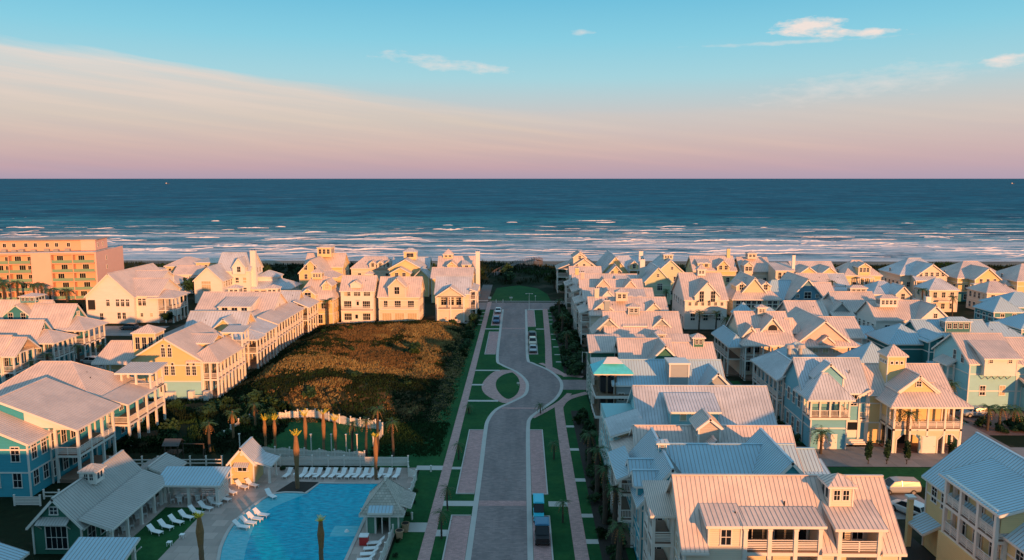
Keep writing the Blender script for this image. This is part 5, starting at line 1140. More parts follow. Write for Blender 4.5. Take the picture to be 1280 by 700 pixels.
h.hip(-93, -78, 251, 263, 3.8, 6.6, ov=.9); h.part('upper_roof'); h.hip(-89.6, -83, 254.5, 260.5, 7.2, 8.8, z0=5); h.flush(); h.row('F', 251, -92, -79, [1.8], 6, 1.2, 1.6); h.done()

h = House('beach_house', 'cream house with a lantern cupola and a round palm before it', 'house', -56, 209, 'butter', ROOF, 'cream houses facing the dune', rib=.6)
h.wing('x', -61.4, -51.6, 204.6, 216, 7.6, 12.8, hip=(3, 3)); h.gable_dormer(-58.2, 4.0, 204.0, 208, 8.8, 10.4, 7.4, 1, 1.5, 1.4); h.gable_dormer(-53.6, 2.4, 206.6, 212, 11.0, 12.2, 9.4, 1)
h.cupola(-56.9, 210.2, 12.2, 2.6, 1.7, 1.5, 3); h.row('F', 204.6, -59.6, -53, [5.4], 3, 1.1, 1.7); h.row('F', 204.6, -58.4, -54.4, [1.8], 3, 1.0, 2.2); put('railing', rail_mesh(5.5, 'picketw'), h.root, (-59 - h.o[0], 204.2 - h.o[1], 3.8)); h.row('R', -51.6, 205.2, 215, [2, 5.4], 4); h.done()
h = block('beach_house', 'white fronted three storey house with paired windows and a narrow centre door, facing the dune', -50.2, -41.2, 208.6, 212.6, 9.3, 12.8, 'white', 3, floors=(8.2,), grp=2, ww=.7, wh=1.1, group='cream houses facing the dune')
h.row('F', 208.6, -49.8, -47, [5.2, 1.7], 1, 1.8, 1.7, 4, 2); h.row('F', 208.6, -44.6, -41.8, [5.2, 1.7], 1, 1.8, 1.7, 4, 2); h.door('F', 208.6, -46, .1, 1.1, 2.4); h.door('F', 208.6, -45.6, 3.9, 1.0, 2.3)
h.part('front_gablet'); h.Y(-47.4, -44.6, 208.5, 211, 11.0, 11.9, z0=9.8, ov=.2); h.flush(); h.porch(-50.1, -41.3, 207.4, 208.5, [3.8], 4.2, '', sp=2); put('railing', rail_mesh(8.4, 'picketw'), h.root, (-49.9 - h.o[0], 207.5 - h.o[1], 3.8)); h.cupola(-43.6, 216, 11, 1.8, 1.8, .9, 2); h.done()
h = block('beach_house', 'cream house with a tall arched centre dormer and glazed ground floor, facing the dune', -39.8, -28.6, 209.2, 214.4, 7.6, 12.2, 'cream', 0, floors=(), group='cream houses facing the dune', side=False)
h.gable_dormer(-34.6, 4.6, 208.6, 213.6, 10.4, 12.6, 7.2, 1, 1.2, 1.8); h.row('F', 209.2, -36.4, -29, [5.3], 2, 1.5, 1.8, 3, 2); h.win('F', 209.2, -37.9, 5.3, .9, 1.6); h.row('F', 209.2, -39.4, -28.8, [1.6], 3, 2.3, 1.9, 4, 1, blind=True); h.row('R', -28.6, 210, 219, [1.8, 5.2, 8.4], 4, .8, 1.5)
put('railing', rail_mesh(9.0, 'picketw'), h.root, (-38.6 - h.o[0], 208.7 - h.o[1], 3.9)); h.part('balcony'); h.W().box(-39.6, -28.8, 208.5, 209.2, 3.6, 3.9, 3); h.flush(); h.done()
h = block('beach_house', 'cream house with a wide pedimented balcony gable, nearest the street, facing the dune', -24.2, -14.6, 211.8, 217.2, 8.0, 12.1, 'cream', 0, floors=(), group='cream houses facing the dune', side=False)
h.part('front_gable'); h.Y(-23.6, -16.0, 209.4, 216, 7.6, 10.1, z0=7.2); h.flush(); h.box(-23.4, -16.2, 209.6, 211.9, 0, 3.6); h.porch(-23.6, -16.0, 209.4, 211.7, [3.9], 7.4, 'FLR', sp=3.6, style='picketw', pw=.34); h.row('F', 211.8, -23, -16.6, [5.6], 3, 1.3, 2.0, 2, 2); h.row('F', 209.6, -22.6, -17, [1.2], 2, .5, .5, 1, 1)
h.porch(-14.6, -12.8, 211.6, 224, [.3, 3.6, 6.4], 8.6, 'FR', sp=2.6, style='picketw'); h.row('R', -14.6, 212.4, 222, [1.8, 5.2], 4); h.part('porch_roof'); h.shed(-14.6, -12.8, 211.6, 224, 8.6, 9.2, 'R', walls=False); h.flush(); h.done()

FG = 'beachfront houses left of the street'
def bf(label, *a, fn=None, **k):
    h = block('beach_house', label, *a, group=FG, **k)
    if fn: fn(h)
    h.done()
bf('yellow beachfront house with a tall windowed lookout and steep side slopes, left of the street', -79.8, -66.0, 277.4, 282.6, 8.0, 12.2, 'butter', fn=lambda h: (h.cupola(-72.8, 281, 11.2, 5.0, 3.4, .9, 3), h.part('front_wing'), h.Y(-78, -70, 264, 280, 7.4, 11.6), h.flush(), h.row('F', 264, -77.4, -70.6, [5.8, 9], 2), h.part('green_porch'), h.wing('x', -70, -64.6, 262, 270, 6, 7.8, walls=False, hip=(0, 2)), h.flush()))
bf('cream beachfront house with a row of oval dormers under a pale hipped roof', -62.4, -46.4, 276.4, 281, 7.6, 11.1, 'cream', hip=(4, 4), fn=lambda h: [h.gable_dormer(x, 2.2, 275.6, 279, 9.2, 10.2, 7.4, 1, .8, 1.2) for x in (-54.4, -51.6, -48.8)])
bf('cream beachfront house with a square lookout on its steep front gable', -46.6, -33.6, 272.4, 277, 8.0, 11.4, 'butter', fn=lambda h: (h.part('front_gable'), h.Y(-46, -34.6, 262, 278, 9.0, 12.2), h.flush(), h.cupola(-39.6, 270, 11.4, 4.4, 2.6, 1.4, 1, d=3), h.part('small_gable'), h.Y(-44.8, -38.2, 258, 264, 8.0, 9.8), h.flush(), h.row('F', 258, -44, -39, [7.2, 4], 2, 1, 1.3), h.part('small_gable'), h.Y(-36.6, -31.6, 256, 264, 7, 9.4), h.flush(), h.row('F', 256, -36, -32, [6.4], 1)))
bf('beachfront house with a pointed cupola and white chimney, beside the boardwalk', -28.9, -15.4, 260.6, 266.4, 8.0, 12.8, 'butter', fn=lambda h: (h.cupola(-25.8, 267, 12.2, 3.2, 1.2, 2.0, 2), h.gable_dormer(-24.0, 2.8, 259.8, 264, 10.6, 11.8, 8.4, 1), h.shed_dormer(-20.4, -17.4, 259.8, 264, 10.6, 11.6, 8.4, 1), h.chimney(-14.9, 258, 0, 15.2, 1.4, 1.2, TRIM), h.part('front_block'), h.X(-29, -16, 243, 253, 8.2, 11.0), h.flush(), h.row('F', 243, -28, -17, [5], 4), h.row('R', -15.4, 261, 271, [2, 5.4], 3)))

# --- hotel
h = House('hotel', 'long peach stucco hotel with rows of green railed balconies and a set back top floor', 'hotel', -165, 262, 'peach', ROOFG, None, trim=False)
P = []
# the long wing is turned about 12 degrees; built in its own frame
hr = R(10); ca, sa = math.cos(hr), math.sin(hr)
def hp(u, v, z): return (-142 + u * ca - v * sa, 250 + u * sa + v * ca, z)
def hbox(m, u0, u1, v0, v1, z0, z1, k=0):
    i = len(m.v); m.v += [hp(u, v, z) for z in (z0, z1) for (u, v) in ((u0, v0), (u1, v0), (u1, v1), (u0, v1))]
    for f in ((0, 3, 2, 1), (4, 5, 6, 7), (0, 1, 5, 4), (1, 2, 6, 5), (2, 3, 7, 6), (3, 0, 4, 7)): m.f.append(tuple(i + q for q in f)); m.m.append(k)
GRN = mat('balcony_green', (.20, .34, .22), .6)
PEA = WALL['peach']; PEA2 = mat('stucco_pink', (.78, .46, .36), .8, noise_amt=.06, noise_scale=.4); FL = mat('flat_roof', (.32, .30, .28), .9, noise_amt=.2, noise_scale=.4)
m = MB([PEA, PEA2, FL, TRIM]); hbox(m, -60, -19.4, 1.8, 18, 0, 15.2, 0); hbox(m, -19.4, -13.4, -.6, 18, 0, 15.6, 1); hbox(m, -13.4, 0, 1.8, 18, 0, 15.2, 0); hbox(m, 0, .5, -.4, 26, 0, 15.6, 1)
hbox(m, -60, 0, -.5, 1.8, 15.0, 15.7, 0); hbox(m, -60, 0, -.7, 18.4, 15.7, 15.8, 3); hbox(m, -60, -.2, 1.9, 18, 15.8, 15.85, 2)
m.build('wall', h.root, h.o)
m = MB([PEA, PEA2, FL]); hbox(m, -62, -6, 6, 16, 15.85, 19.2, 0); hbox(m, -6, -1.4, 5.2, 16.4, 15.85, 19.4, 1); hbox(m, -62, -.8, 4.8, 17, 19.4, 19.65, 2); m.build('top_floor', h.root, h.o)
def hput(name, me, u, v, z, r=0, par=None):
    x, y, _ = hp(u, v, 0); return put(name, me, h.root, (x - h.o[0], y - h.o[1], z), hr + r)
fw, pw_ = win_meshes(1.0, 1.3, 2, 1, False); fd, pd_ = win_meshes(1.9, 2.2, 3, 1, False)
for i in range(16):
    a = hput('window', fw, -60 + 3.3 * i + .4 * (i % 2), 5.95, 17.8); put('pane', pw_, a, (0, 0, 0))
for v in (7.5, 12): a = hput('window', fw, -1.4, v, 17.6, R(90)); put('pane', pw_, a, (0, 0, 0))
bays = [(-60 + 6.75 * k, -60 + 6.75 * (k + 1)) for k in range(6)] + [(-13.4, -6.8), (-6.8, 0)]
for u0, u1 in bays:
    m = MB([PEA]); hbox(m, u0 - .12, u0 + .12, -.4, 1.8, 0, 15.0); m.build('pier', h.root, h.o)
    for f_ in range(5):
        z = .2 + 3.0 * f_
        m = MB([TRIM, GRN, PEA]); hbox(m, u0 + .13, u1 - .13, -.5, 1.8, z - .25, z, 2)
        hbox(m, u0 + .15, u1 - .15, -.5, -.44, z + .95, z + 1.03, 1); hbox(m, u0 + .15, u1 - .15, -.48, -.46, z + .08, z + .95, 1)
        n = 12
        for q in range(n): uu = u0 + .2 + (u1 - u0 - .4) * q / (n - 1); hbox(m, uu - .03, uu + .03, -.52, -.43, z, z + .95, 1)
        m.build('balcony', h.root, h.o)
        a = hput('window', fd, u0 + 2.0 + (1.2 if f_ % 2 else 0), 1.75, z + 1.2); put('pane', pd_, a, (0, 0, 0))
        if u0 < -20: a = hput('window', fw, u0 + 5.4, 1.75, z + 1.5); put('pane', pw_, a, (0, 0, 0))
for z in (6.8, 9.9, 13): a = hput('window', fw, .5, 9, z, R(90)); put('pane', pw_, a, (0, 0, 0))
m = MB([FL]); [hbox(m, u, u + 1.6, 3 + .3 * (i % 3), 4.4, 15.85, 16.5 + .2 * (i % 2)) for i, u in enumerate((-58, -55, -50, -47.5, -44, -36, -33.5, -30, -27, -24.6, -21, -17, -14, -10.5))]; m.build('roof_unit', h.root, h.o)
h.done()
# unseen houses added beyond the lower edge of view to shade the pool grounds
for lb, a in (('grey house next along the street row, just below the view', (16, 33, 33, 39, 8.2, 12.0, 'grey')), ('cream house on the street row, below the lower edge of the view', (15, 33, 14, 20, 8.2, 12.2, 'cream')),
              ('white house left of the street, below the lower edge of the view', (-44, -30, 44, 49.5, 8.0, 12.4, 'white')), ('aqua house left of the street, well below the view', (-62, -47, 42, 48.5, 8.2, 12.6, 'aqua')),
              ('tall inn at the foot of the street behind the viewpoint', (3, 16, 28, 33, 9.4, 14.6, 'cream')), ('yellow house left of the street, below the pool', (-28, -14, 40, 46, 8.2, 12.4, 'butter')), ('sky blue house far below the view on the left', (-36, -20, 12, 18, 8.2, 12.4, 'sky'))):  # the inn is made up, closing the street gap to shade the pool
    h = block('beach_house', lb, *a, 4, group='unseen houses added to cast shade'); h.done()
# ------------------------------------------------------------------ plants
LEAF = [mat('leaf_dark', (.014, .036, .016), .7, spec=.2, noise_amt=.3, noise_scale=2), mat('leaf_mid', (.022, .056, .020), .7, spec=.2, noise_amt=.3, noise_scale=2), mat('leaf_pale', (.04, .08, .026), .7, spec=.2, noise_amt=.3, noise_scale=2)]
BARK = mat('palm_bark', (.21, .12, .06), .9, noise_amt=.35, noise_scale=4, bump=.5, bump_scale=14); BARKD = mat('bark_dark', (.06, .045, .032), .9, noise_amt=.3, noise_scale=4)
FROND = mat('palm_frond', (.045, .10, .03), .6, spec=.3, noise_amt=.2, noise_scale=2); FRONDY = mat('palm_frond_yellow', (.85, .62, .03), .7, noise_amt=.2, noise_scale=2); THATCH = mat('palm_thatch', (.26, .13, .05), .95, noise_amt=.35, noise_scale=5)
def foliage(rx, ry, rz, cz, n, seed, leaf=.3, clumps=9):
    r_ = random.Random(seed); q = MB(LEAF); cl = []
    for _ in range(clumps):
        u, v = r_.uniform(0, 6.28), r_.uniform(-.5, 1); w = math.sqrt(max(0, 1 - v * v)) ; d = r_.uniform(.35, .8)
        cl.append((math.cos(u) * w * rx * d, math.sin(u) * w * ry * d, cz + v * rz * d, r_.uniform(.34, .6), r_.choice((0, 0, 1, 1, 2))))
    for _ in range(n):
        c = r_.choice(cl); u, v = r_.uniform(0, 6.28), r_.uniform(-1, 1); w = math.sqrt(1 - v * v); d = r_.uniform(.55, 1.12)
        p = Vector((c[0] + math.cos(u) * w * rx * c[3] * d, c[1] + math.sin(u) * w * ry * c[3] * d, max(.05, c[2] + v * rz * c[3] * d)))
        a = Vector((r_.uniform(-1, 1), r_.uniform(-1, 1), r_.uniform(-.6, .9))).normalized(); b = a.orthogonal().normalized(); s_ = leaf * r_.uniform(.6, 1.3)
        q.poly([tuple(p - a * s_), tuple(p + b * s_ * .6), tuple(p + a * s_), tuple(p - b * s_ * .6)], c[4] if r_.random() < .75 else r_.randrange(3))
    return q
BUSH = [foliage(1.2, 1.2, 1.0, .8, 420, 's%d' % i, .26, 8).build('foliage', link=False) for i in range(4)]
HEDGE = [foliage(.8, .8, .7, .5, 260, 'h%d' % i, .2, 6).build('foliage', link=False) for i in range(2)]
CROWN = [foliage(2.3, 2.3, 1.9, 3.6, 1100, 't%d' % i, .34, 14).build('crown', link=False) for i in range(3)]
def _stem(h, r0, r1, m):
    q = MB([m]); q.cyl((0, 0, -.1), (.05, .03, h * .5), r0, (r0 + r1) / 2, 7); q.cyl((.05, .03, h * .5), (0, .05, h), (r0 + r1) / 2, r1, 7)
    for a in (0.4, 2.3, 4.4): q.cyl((.03, .03, h * .55), (math.cos(a) * h * .3, math.sin(a) * h * .3, h * 1.05), r1, r1 * .4, 5)
    return q.build('trunk', link=False)
TSTEM = _stem(3.0, .2, .13, BARKD); BSTEM = _stem(.7, .08, .05, BARKD)
pr = random.Random(11)
def shrub(x, y, s=1.0, label='', group='shrubs', z=0.0, kind='shrub', me=None):
    r_ = empty(kind, (x, y, z), pr.uniform(0, 6)); tag(r_, label, 'shrub', group); r_.scale = (s, s, s * pr.uniform(.8, 1.15))
    put('foliage', me or pr.choice(BUSH), r_, (0, 0, 0)); put('stem', BSTEM, r_, (0, 0, 0)); return r_
def tree(x, y, s, label, group):
    r_ = empty('broadleaf_tree', (x, y, 0), pr.uniform(0, 6)); tag(r_, label, 'tree', group); r_.scale = (s, s, s)
    put('crown', pr.choice(CROWN), r_, (0, 0, 0)); put('trunk', TSTEM, r_, (0, 0, 0)); return r_
def frond_mesh(q, base, ang, L, rise, droop, k, wide=.30):
    c, s = math.cos(ang), math.sin(ang); P = []
    for i in range(9):
        t = i / 8; r_ = L * t * (1 - .12 * t); P.append(Vector((base[0] + c * r_, base[1] + s * r_, base[2] + rise * t - droop * t * t)))
    sd_ = Vector((-s, c, 0))
    for i in range(8):
        t = (i + .5) / 8; w = wide * L * .5 * math.sin(math.pi * min(.95, t * .8 + .15)) + .05
        for sg in (-1, 1):
            a = P[i]; b = P[i + 1]; tip = (a + b) / 2 + sd_ * sg * w + Vector((c, s, 0)) * w * .55 - Vector((0, 0, w * .5))
            q.poly([tuple(a), tuple(a + (b - a) * .62), tuple(tip)], k)
def palm_meshes(h, r, cr, n, key, tied=False, wrap=False):
    k = ('palm', h, r, cr, n, tied, wrap)
    if k in _cache: return _cache[k]
    r_ = random.Random(key); t = MB([BARK if wrap else BARKD, THATCH]); seg = max(6, int(h / .5))
    for i in range(seg):
        z0, z1 = h * i / seg, h * (i + 1) / seg; k0 = 1.12 if i % 2 else 1.0
        t.cyl((.06 * math.sin(z0), 0, z0 - (.1 if i == 0 else 0)), (.06 * math.sin(z1), 0, z1), r * (1.25 - .3 * z0 / h) * k0, r * (1.25 - .3 * z1 / h), 9, 0, False)
    if wrap: t.cyl((0, 0, h * .42), (0, 0, h * .72), r * 1.2, r * 1.9, 9, 1); t.cyl((0, 0, h * .72), (0, 0, h * .98), r * 1.9, r * .9, 9, 1)
    q = MB([FROND, FRONDY, THATCH]); b = (0, 0, h * .97)
    if tied:
        for i in range(n): frond_mesh(q, b, 6.28 * i / n + r_.uniform(-.2, .2), cr * r_.uniform(.5, .9), cr * r_.uniform(.8, 1.2), cr * .35, 1 if r_.random() < .85 else 0, .3)
    else:
        for i in range(n): frond_mesh(q, b, 2.4 * i, cr * r_.uniform(.8, 1.1), cr * r_.uniform(.1, .9), cr * r_.uniform(.5, 1.1), 0)
        for i in range(6): frond_mesh(q, (0, 0, h * .93), 1.05 * i + .3, cr * .55, -.1, cr * .8, 2)
    _cache[k] = (t.build('trunk', link=False), q.build('crown', link=False)); return _cache[k]
def palm(x, y, h, label, group, cr=1.6, r=.2, n=15, tied=False, wrap=False, z=0.0):
    o = empty('palm_tree', (x, y, z), pr.uniform(0, 6)); tag(o, label, 'palm tree', group); a, b = palm_meshes(h, r, cr, n, label, tied, wrap)
    put('trunk', a, o, (0, 0, 0)); put('crown', b, o, (0, 0, 0)); return o
PG = 'palms round the pool'
palm(-29.1, 94.2, 7.2, 'tall orange lit palm with tied yellow fronds in the mulch bed at the pool corner', PG, 1.05, .22, 16, True, True)
palm(-19.4, 97.2, 6.0, 'dark slim palm with tied yellow fronds between the white loungers and the shingled pool house', PG, .85, .18, 16, True, True)
palm(-33.0, 73.6, 5.6, 'brown palm with a tied yellow tuft on the left pool edge', PG, .85, .22, 16, True, True)
palm(-20.6, 73.8, 5.2, 'brown palm with a tied yellow tuft standing before the blue pool water, bottom middle', PG, .85, .2, 16, True, True)
for i, (x, y, h, lb, g) in enumerate(((-31.2, 105.6, 6.2, 'bare trunked palm lit orange, left of the pair behind the slat fence', 0), (-28.6, 105.8, 6.4, 'palm with a drooping gold crown, tallest of the pair behind the slat fence', 0), (-26.8, 105.2, 5.6, 'stout orange trunk palm just right of the pair behind the slat fence', 0),
    (-24.4, 105.6, 5.2, 'green crowned palm before the picket fence gap, third from the fence end', 1), (-22.4, 105.6, 5.6, 'grey trunked palm next left of the bushy green palm behind the slat fence', 1), (-21.0, 107, 7.0, 'bushy green palm at the end of the wavy picket fence', 1), (-18.4, 104.6, 5.8, 'green and yellow palm standing in the rough grass right of the picket fence', 1),
    (-36.6, 108.4, 4.6, 'short palm lit orange beside the yellow shed roof, right one', 0), (-38.2, 108.8, 4.4, 'short palm lit orange beside the yellow shed roof, left one', 0), (-43.8, 111.0, 5.0, 'shaggy pink lit palm left of the wavy picket fence', 2), (-45.8, 107.0, 4.6, 'green palm at the left corner of the picket lawn', 1), (-42.8, 117.5, 4.2, 'small yellow tipped palm near the bend of the wavy fence', 2))):
    palm(x, y, h, lb, PG, 1.2 if g == 0 else 1.6, .16, 14 if g == 0 else 18, g == 0, g != 1)
for x, y, h, lb in ((9.6, 92, 6.5, 'palm with a hanging skirt before the cyan house, farther of two by the street row'), (9.8, 84.5, 7, 'palm with a hanging skirt before the cyan house, middle one'), (10.2, 78.6, 7, 'thick palm by the blue porch steps, nearest of the street row'), (9.7, 71, 6.4, 'palm below the cream foreground house, cut by the lower edge'),
                    (9.4, 101, 5.4, 'palm in the dark bed beside the aqua house'), (10.2, 168, 6, 'palm by the pink roofed row houses'), (10.4, 190, 6, 'palm halfway along the far row houses'), (10.8, 214, 6, 'palm near the cross street on the right')):
    palm(x, y, h, lb, 'palms along the street row', 1.7, .26, 16)
for x, y, h, lb in ((43.9, 107.6, 3.4, 'palm standing by the pale blue house at the alley corner'), (65.9, 112.6, 3.6, 'palm on the grass strip right of the arcade house'), (74.6, 118.4, 4.0, 'broad palm in front of the silver car'), (76.8, 118.8, 3.8, 'bushy palm right of the silver car'), (79.4, 119.4, 3.4, 'palm at the right edge beside the aqua house'), (56.2, 107.4, 6.4, 'slim orange trunk palm against the arcade house'),
                    (46.6, 196.4, 5.4, 'left palm before the white belfry house'), (50.8, 195.6, 5.6, 'middle palm before the white belfry house'), (53.6, 195.8, 4.0, 'right palm before the white belfry house'), (43.4, 226, 7, 'dark palm before the sage gables, left'), (50.8, 226, 7, 'dark palm before the sage gables, right'),
                    (119.8, 226, 7.4, 'round palm in front of the cream hipped house with balcony'), (125, 219, 6, 'palm by the far lane on the right'), (93.6, 228, 9.5, 'single tall thin palm before the cream house on the beachfront'), (77.6, 157, 3.4, 'palm beside the deep teal house'), (73.4, 127, 5.4, 'palm at the lane corner beside the pale blue house')):
    palm(x, y, h, lb, 'palms among the right hand houses', 2.1, .17, 22)
palm(-52.6, 203.0, 7.4, 'round headed palm standing before the cream house with the lantern cupola', 'palms on the left', 2.3, .24, 22)
for i, (x, y, h, lb) in enumerate(((-95.4, 148.4, 5, 'palm by the two level teal porch, left'), (-92.8, 154.6, 5.4, 'palm between the parked cars and the teal house'), (-94.6, 142.2, 5, 'palm under the left edge teal house'), (-90.4, 158.8, 4.6, 'palm right of the white parked car'))): palm(x, y, h, lb, 'palms on the left', 1.8, .24, 16)
for i, (x, y, h) in enumerate(((-166, 226, 8.4), (-160.6, 229, 9.6), (-157, 226, 8.6), (-153.4, 227, 9), (-149.6, 229, 8), (-146, 227, 8.4), (-142.2, 225, 7), (-171, 224, 7), (-163.4, 221, 7), (-139, 228, 6.4))):
    palm(x, y, h, 'dark bushy palm in the dense clump at the foot of the peach hotel', 'palms before the hotel', 3.0, .3, 26)
for i, (x, y) in enumerate(((-168, 220), (-160, 218), (-152, 221), (-146, 219), (-141, 222), (-136, 226))): shrub(x, y, 2.2, 'dark round bush under the palms at the foot of the peach hotel', 'bushes before the hotel')
# slender columnar evergreens along the lane
NARROW = foliage(.42, .42, 1.8, 1.9, 420, 'n', .2, 12).build('foliage', link=False)
for i, (x, lb) in enumerate(((49.0, 'first slim evergreen along the lane, nearest the alley'), (51.6, 'second slim evergreen along the lane'), (54.4, 'third slim evergreen along the lane, before the arcade house'), (60.6, 'fourth slim evergreen along the lane, apart from the rest'))):
    r_ = empty('slim_evergreen', (x, 103.6, 0)); tag(r_, lb, 'shrub', 'slim evergreens along the lane'); put('foliage', NARROW, r_, (0, 0, 0), i); put('stem', BSTEM, r_, (0, 0, 0))
# shrubs in beds: those nothing tells apart share a label and a group
L1_, G_ = 'dark green shrub in the bed between the right footpath and the street row', 'shrubs before the street row'
for i in range(44):
    y = 64 + i * 1.43 + pr.uniform(-.4, .4)
    shrub(pr.uniform(9.0, 11.0), y, pr.uniform(.45, .85), L1_, G_)
for i in range(60): shrub(pr.uniform(9.4, 13.8), 152 + i * 1.3 + pr.uniform(-.4, .4), pr.uniform(.8, 1.4), 'dark bush in the dense bed before the far end of the street row', 'bushes before the far street row')
for i in range(16): shrub(pr.uniform(-14.2, -12.6), 168 + i * 3.8, pr.uniform(.6, 1.1), 'bush on the strip between the dune and the left footpath', 'bushes beside the left footpath')
for i in range(34): shrub(pr.uniform(-74, -40), pr.uniform(108, 131), pr.uniform(.6, 1.35), 'dark wild bush on the scrub bank below the yellow house', 'wild bushes on the scrub bank', z=.2)
for i in range(10):
    x, y = pr.uniform(-54, -14), pr.uniform(128, 204); shrub(x, y, pr.uniform(.5, 1.1), 'low dark bush in the dune grass', 'low bushes on the dune', z=dune_h(x, y) - .2)
for i in range(36):
    x, y = pr.uniform(-130, 140), pr.uniform(288, 330); shrub(x, y, pr.uniform(1.0, 2.0), 'dark bush in the beach dunes behind the houses', 'bushes in the beach dunes', z=back_h(x, y) - .2)
for i in range(14): shrub(pr.uniform(36.2, 41.5) + 18 * (i > 9), pr.uniform(196, 240), pr.uniform(.9, 1.5), 'dark bush in the garden below the sage gables', 'bushes below the sage gables')
for i in range(14): shrub(pr.uniform(73.8, 84), pr.uniform(116.6, 120.6), pr.uniform(.5, 1.0), 'dark shrub under the palms near the silver off roader at the right edge', 'shrubs under the right edge palms')
for i in range(10): shrub(pr.uniform(41.8, 42.8), 113 + i * 3.2, pr.uniform(.4, .7), 'small shrub on the grass strip beside the pale blue gallery house', 'shrubs beside the gallery house')
for i in range(9): shrub(-13.6 + .25 * (i % 2), 66 + i * 3.4, .42, 'small round plant in the stony strip beside the pool fence', 'small plants beside the pool fence', me=HEDGE[i % 2])
for i in range(9): shrub(-33 + i * 1.9, 100.3, .5, 'low plant between the white slat fence and the loungers', 'low plants along the slat fence', me=HEDGE[i % 2])
for i in range(10): shrub(54.6 - .1 * i, 112.4 + i * .9, .5, 'low shrub in the strip between the two driveways', 'low shrubs between the driveways', me=HEDGE[i % 2])
for x, y, s_, lb in ((12.0, 276, 1.2, 'broad dark tree by the stacked gable house at the beach end'), (15.4, 256, 1.0, 'round tree by the cross street, right end'), (-12.8, 203, .7, 'small tree at the street corner of the pedimented house'), (103, 240, 1.1, 'dense round tree between the beachfront houses'), (112, 246, 1.1, 'round tree before the cream hipped beachfront house'), (-107.5, 246, 1.5, 'dark tree beside the tall cream house'), (-97, 204, .7, 'small dark tree by the pillared porch of the white house'), (90, 210, 1.0, 'tree by the far lane in the right blocks'), (113, 160, 1.2, 'round tree by the right edge teal houses'), (-79, 128, .8, 'small tree behind the teal galleries')):
    tree(x, y, s_, lb, 'broadleaf trees among the houses')
for x, y, h, lb in ((-9.0, 104.6, 2.4, 'young palm in the left verge by the upper parking bay'), (-8.9, 87.6, 3.0, 'leaning young palm beside the left footpath'), (-8.9, 80.4, 3.2, 'young palm by the path junction, bottom left of the street'), (4.7, 104.8, 2.6, 'young palm in the right verge beside the brick bay'), (4.9, 84.6, 2.6, 'young palm right of the blue roofed carts'), (3.3, 126.4, 1.6, 'tiny palm at the end of the street bend'), (-9.0, 126.2, 1.4, 'tiny palm on the lawn below the round paving'), (8.6, 190.5, 1.6, 'tiny palm on the lawn by the far row houses')):
    palm(x, y, h, lb, 'young palms on the verges', 1.3, .09, 14)
# ------------------------------------------------------------------ poolside buildings
h = House('clubhouse', 'dark green clubhouse with a long grey metal roof, side veranda and small white louvred cupola', 'clubhouse', -49, 83, 'green', ROOFG, None)
h.Y(-52.2, -47.0, 76.4, 90.0, 3.6, 6.4, ov=.5); h.part('veranda_roof'); h.shed(-47.0, -44.0, 76.6, 89.6, 3.0, 4.1, 'R', walls=False, ov=.4); h.flush()
for y in (77, 80.2, 83.3, 86.4, 89.3):
    put('post', post_mesh(2.9, .3), h.root, (-44.1 - h.o[0], y - h.o[1], 0)); q = MB([TRIM]); q.beam((-44.1, y - .9, 2.9), (-44.1, y, 2.1), .1, .12); q.beam((-44.1, y + .9, 2.9), (-44.1, y, 2.1), .1, .12); q.build('brace', h.root, h.o)
h.win('F', 76.4, -49.7, 1.9, 2.0, 2.3, 4, 2, blind=False); h.win('F', 76.4, -49.8, 4.9, .7, .7, 2, 2, blind=False); h.bracket_shed(-51.4, -48.0, 76.4, 4.2, 1.0, .5); h.cupola(-49.0, 82.6, 5.6, 1.6, 1.4, .8, 2, roof=ROOFG, wall=3)
h.row('R', -47, 77, 89, [1.6], 5, 1.2, 1.9); q = MB([DECKC]); q.box(-47, -43.6, 76, 90, 0, .12); q.build('veranda_floor', h.root, h.o); h.done()
def gazebo(label, x0, x1, y0, y1, zl, zh, slat='R', low='F', roof=ROOFB):
    h = House('pergola', label, 'pergola', (x0 + x1) / 2, (y0 + y1) / 2, 'cream', roof, None)
    h.shed(x0, x1, y0, y1, zl, zh, low, walls=False, ov=.45)
    n = max(1, round((x1 - x0) / 3.4))
    for i in range(n + 1):
        for y in (y0 + .2, y1 - .2):
            x = x0 + .2 + (x1 - x0 - .4) * i / n; put('post', post_mesh(zl if (low == 'F') == (y < (y0 + y1) / 2) else zh - .1, .34), h.root, (x - h.o[0], y - h.o[1], 0))
            q = MB([TRIM]); q.beam((x - .8, y, zl - .05), (x, y, zl - .8), .1, .12); q.beam((x + .8, y, zl - .05), (x, y, zl - .8), .1, .12); q.build('brace', h.root, h.o)
    q = MB([TRIM])
    for i in range(11):
        z = .3 + i * .26
        if 'R' in slat: q.box(x1 - .1, x1, y0, y1, z, z + .16)
        if 'B' in slat: q.box(x0, x1, y1 - .1, y1, z, z + .16)
        if 'F' in slat and z < zl: q.box(x0, x1, y0, y0 + .1, z, z + .16)
    q.build('slat_screen', h.root, h.o); h.done(); return h
gazebo('open white pergola over dining tables, between the clubhouse and the yellow shed', -44.6, -37.2, 88.6, 92.0, 2.9, 3.7, 'RB')
gazebo('slat sided white pergola with a grey blue roof, bottom left before the clubhouse', -45.0, -39.6, 70.2, 73.4, 2.6, 3.4, 'F')
h = House('pump_house', 'small hipped blue roof at the lower edge beside the slat sided pergola', 'outbuilding', -39.6, 70.6, 'green', ROOFG, None); h.hip(-41.6, -38.4, 66.6, 69.6, 2.5, 3.7); h.done()
h = House('outbuilding', 'low shed with a dark blue roof and white slat side in the bottom left corner', 'outbuilding', -52.4, 71, 'green', ROOFB, None); h.Y(-56.0, -50.8, 66, 72.4, 2.2, 3.1); h.done()
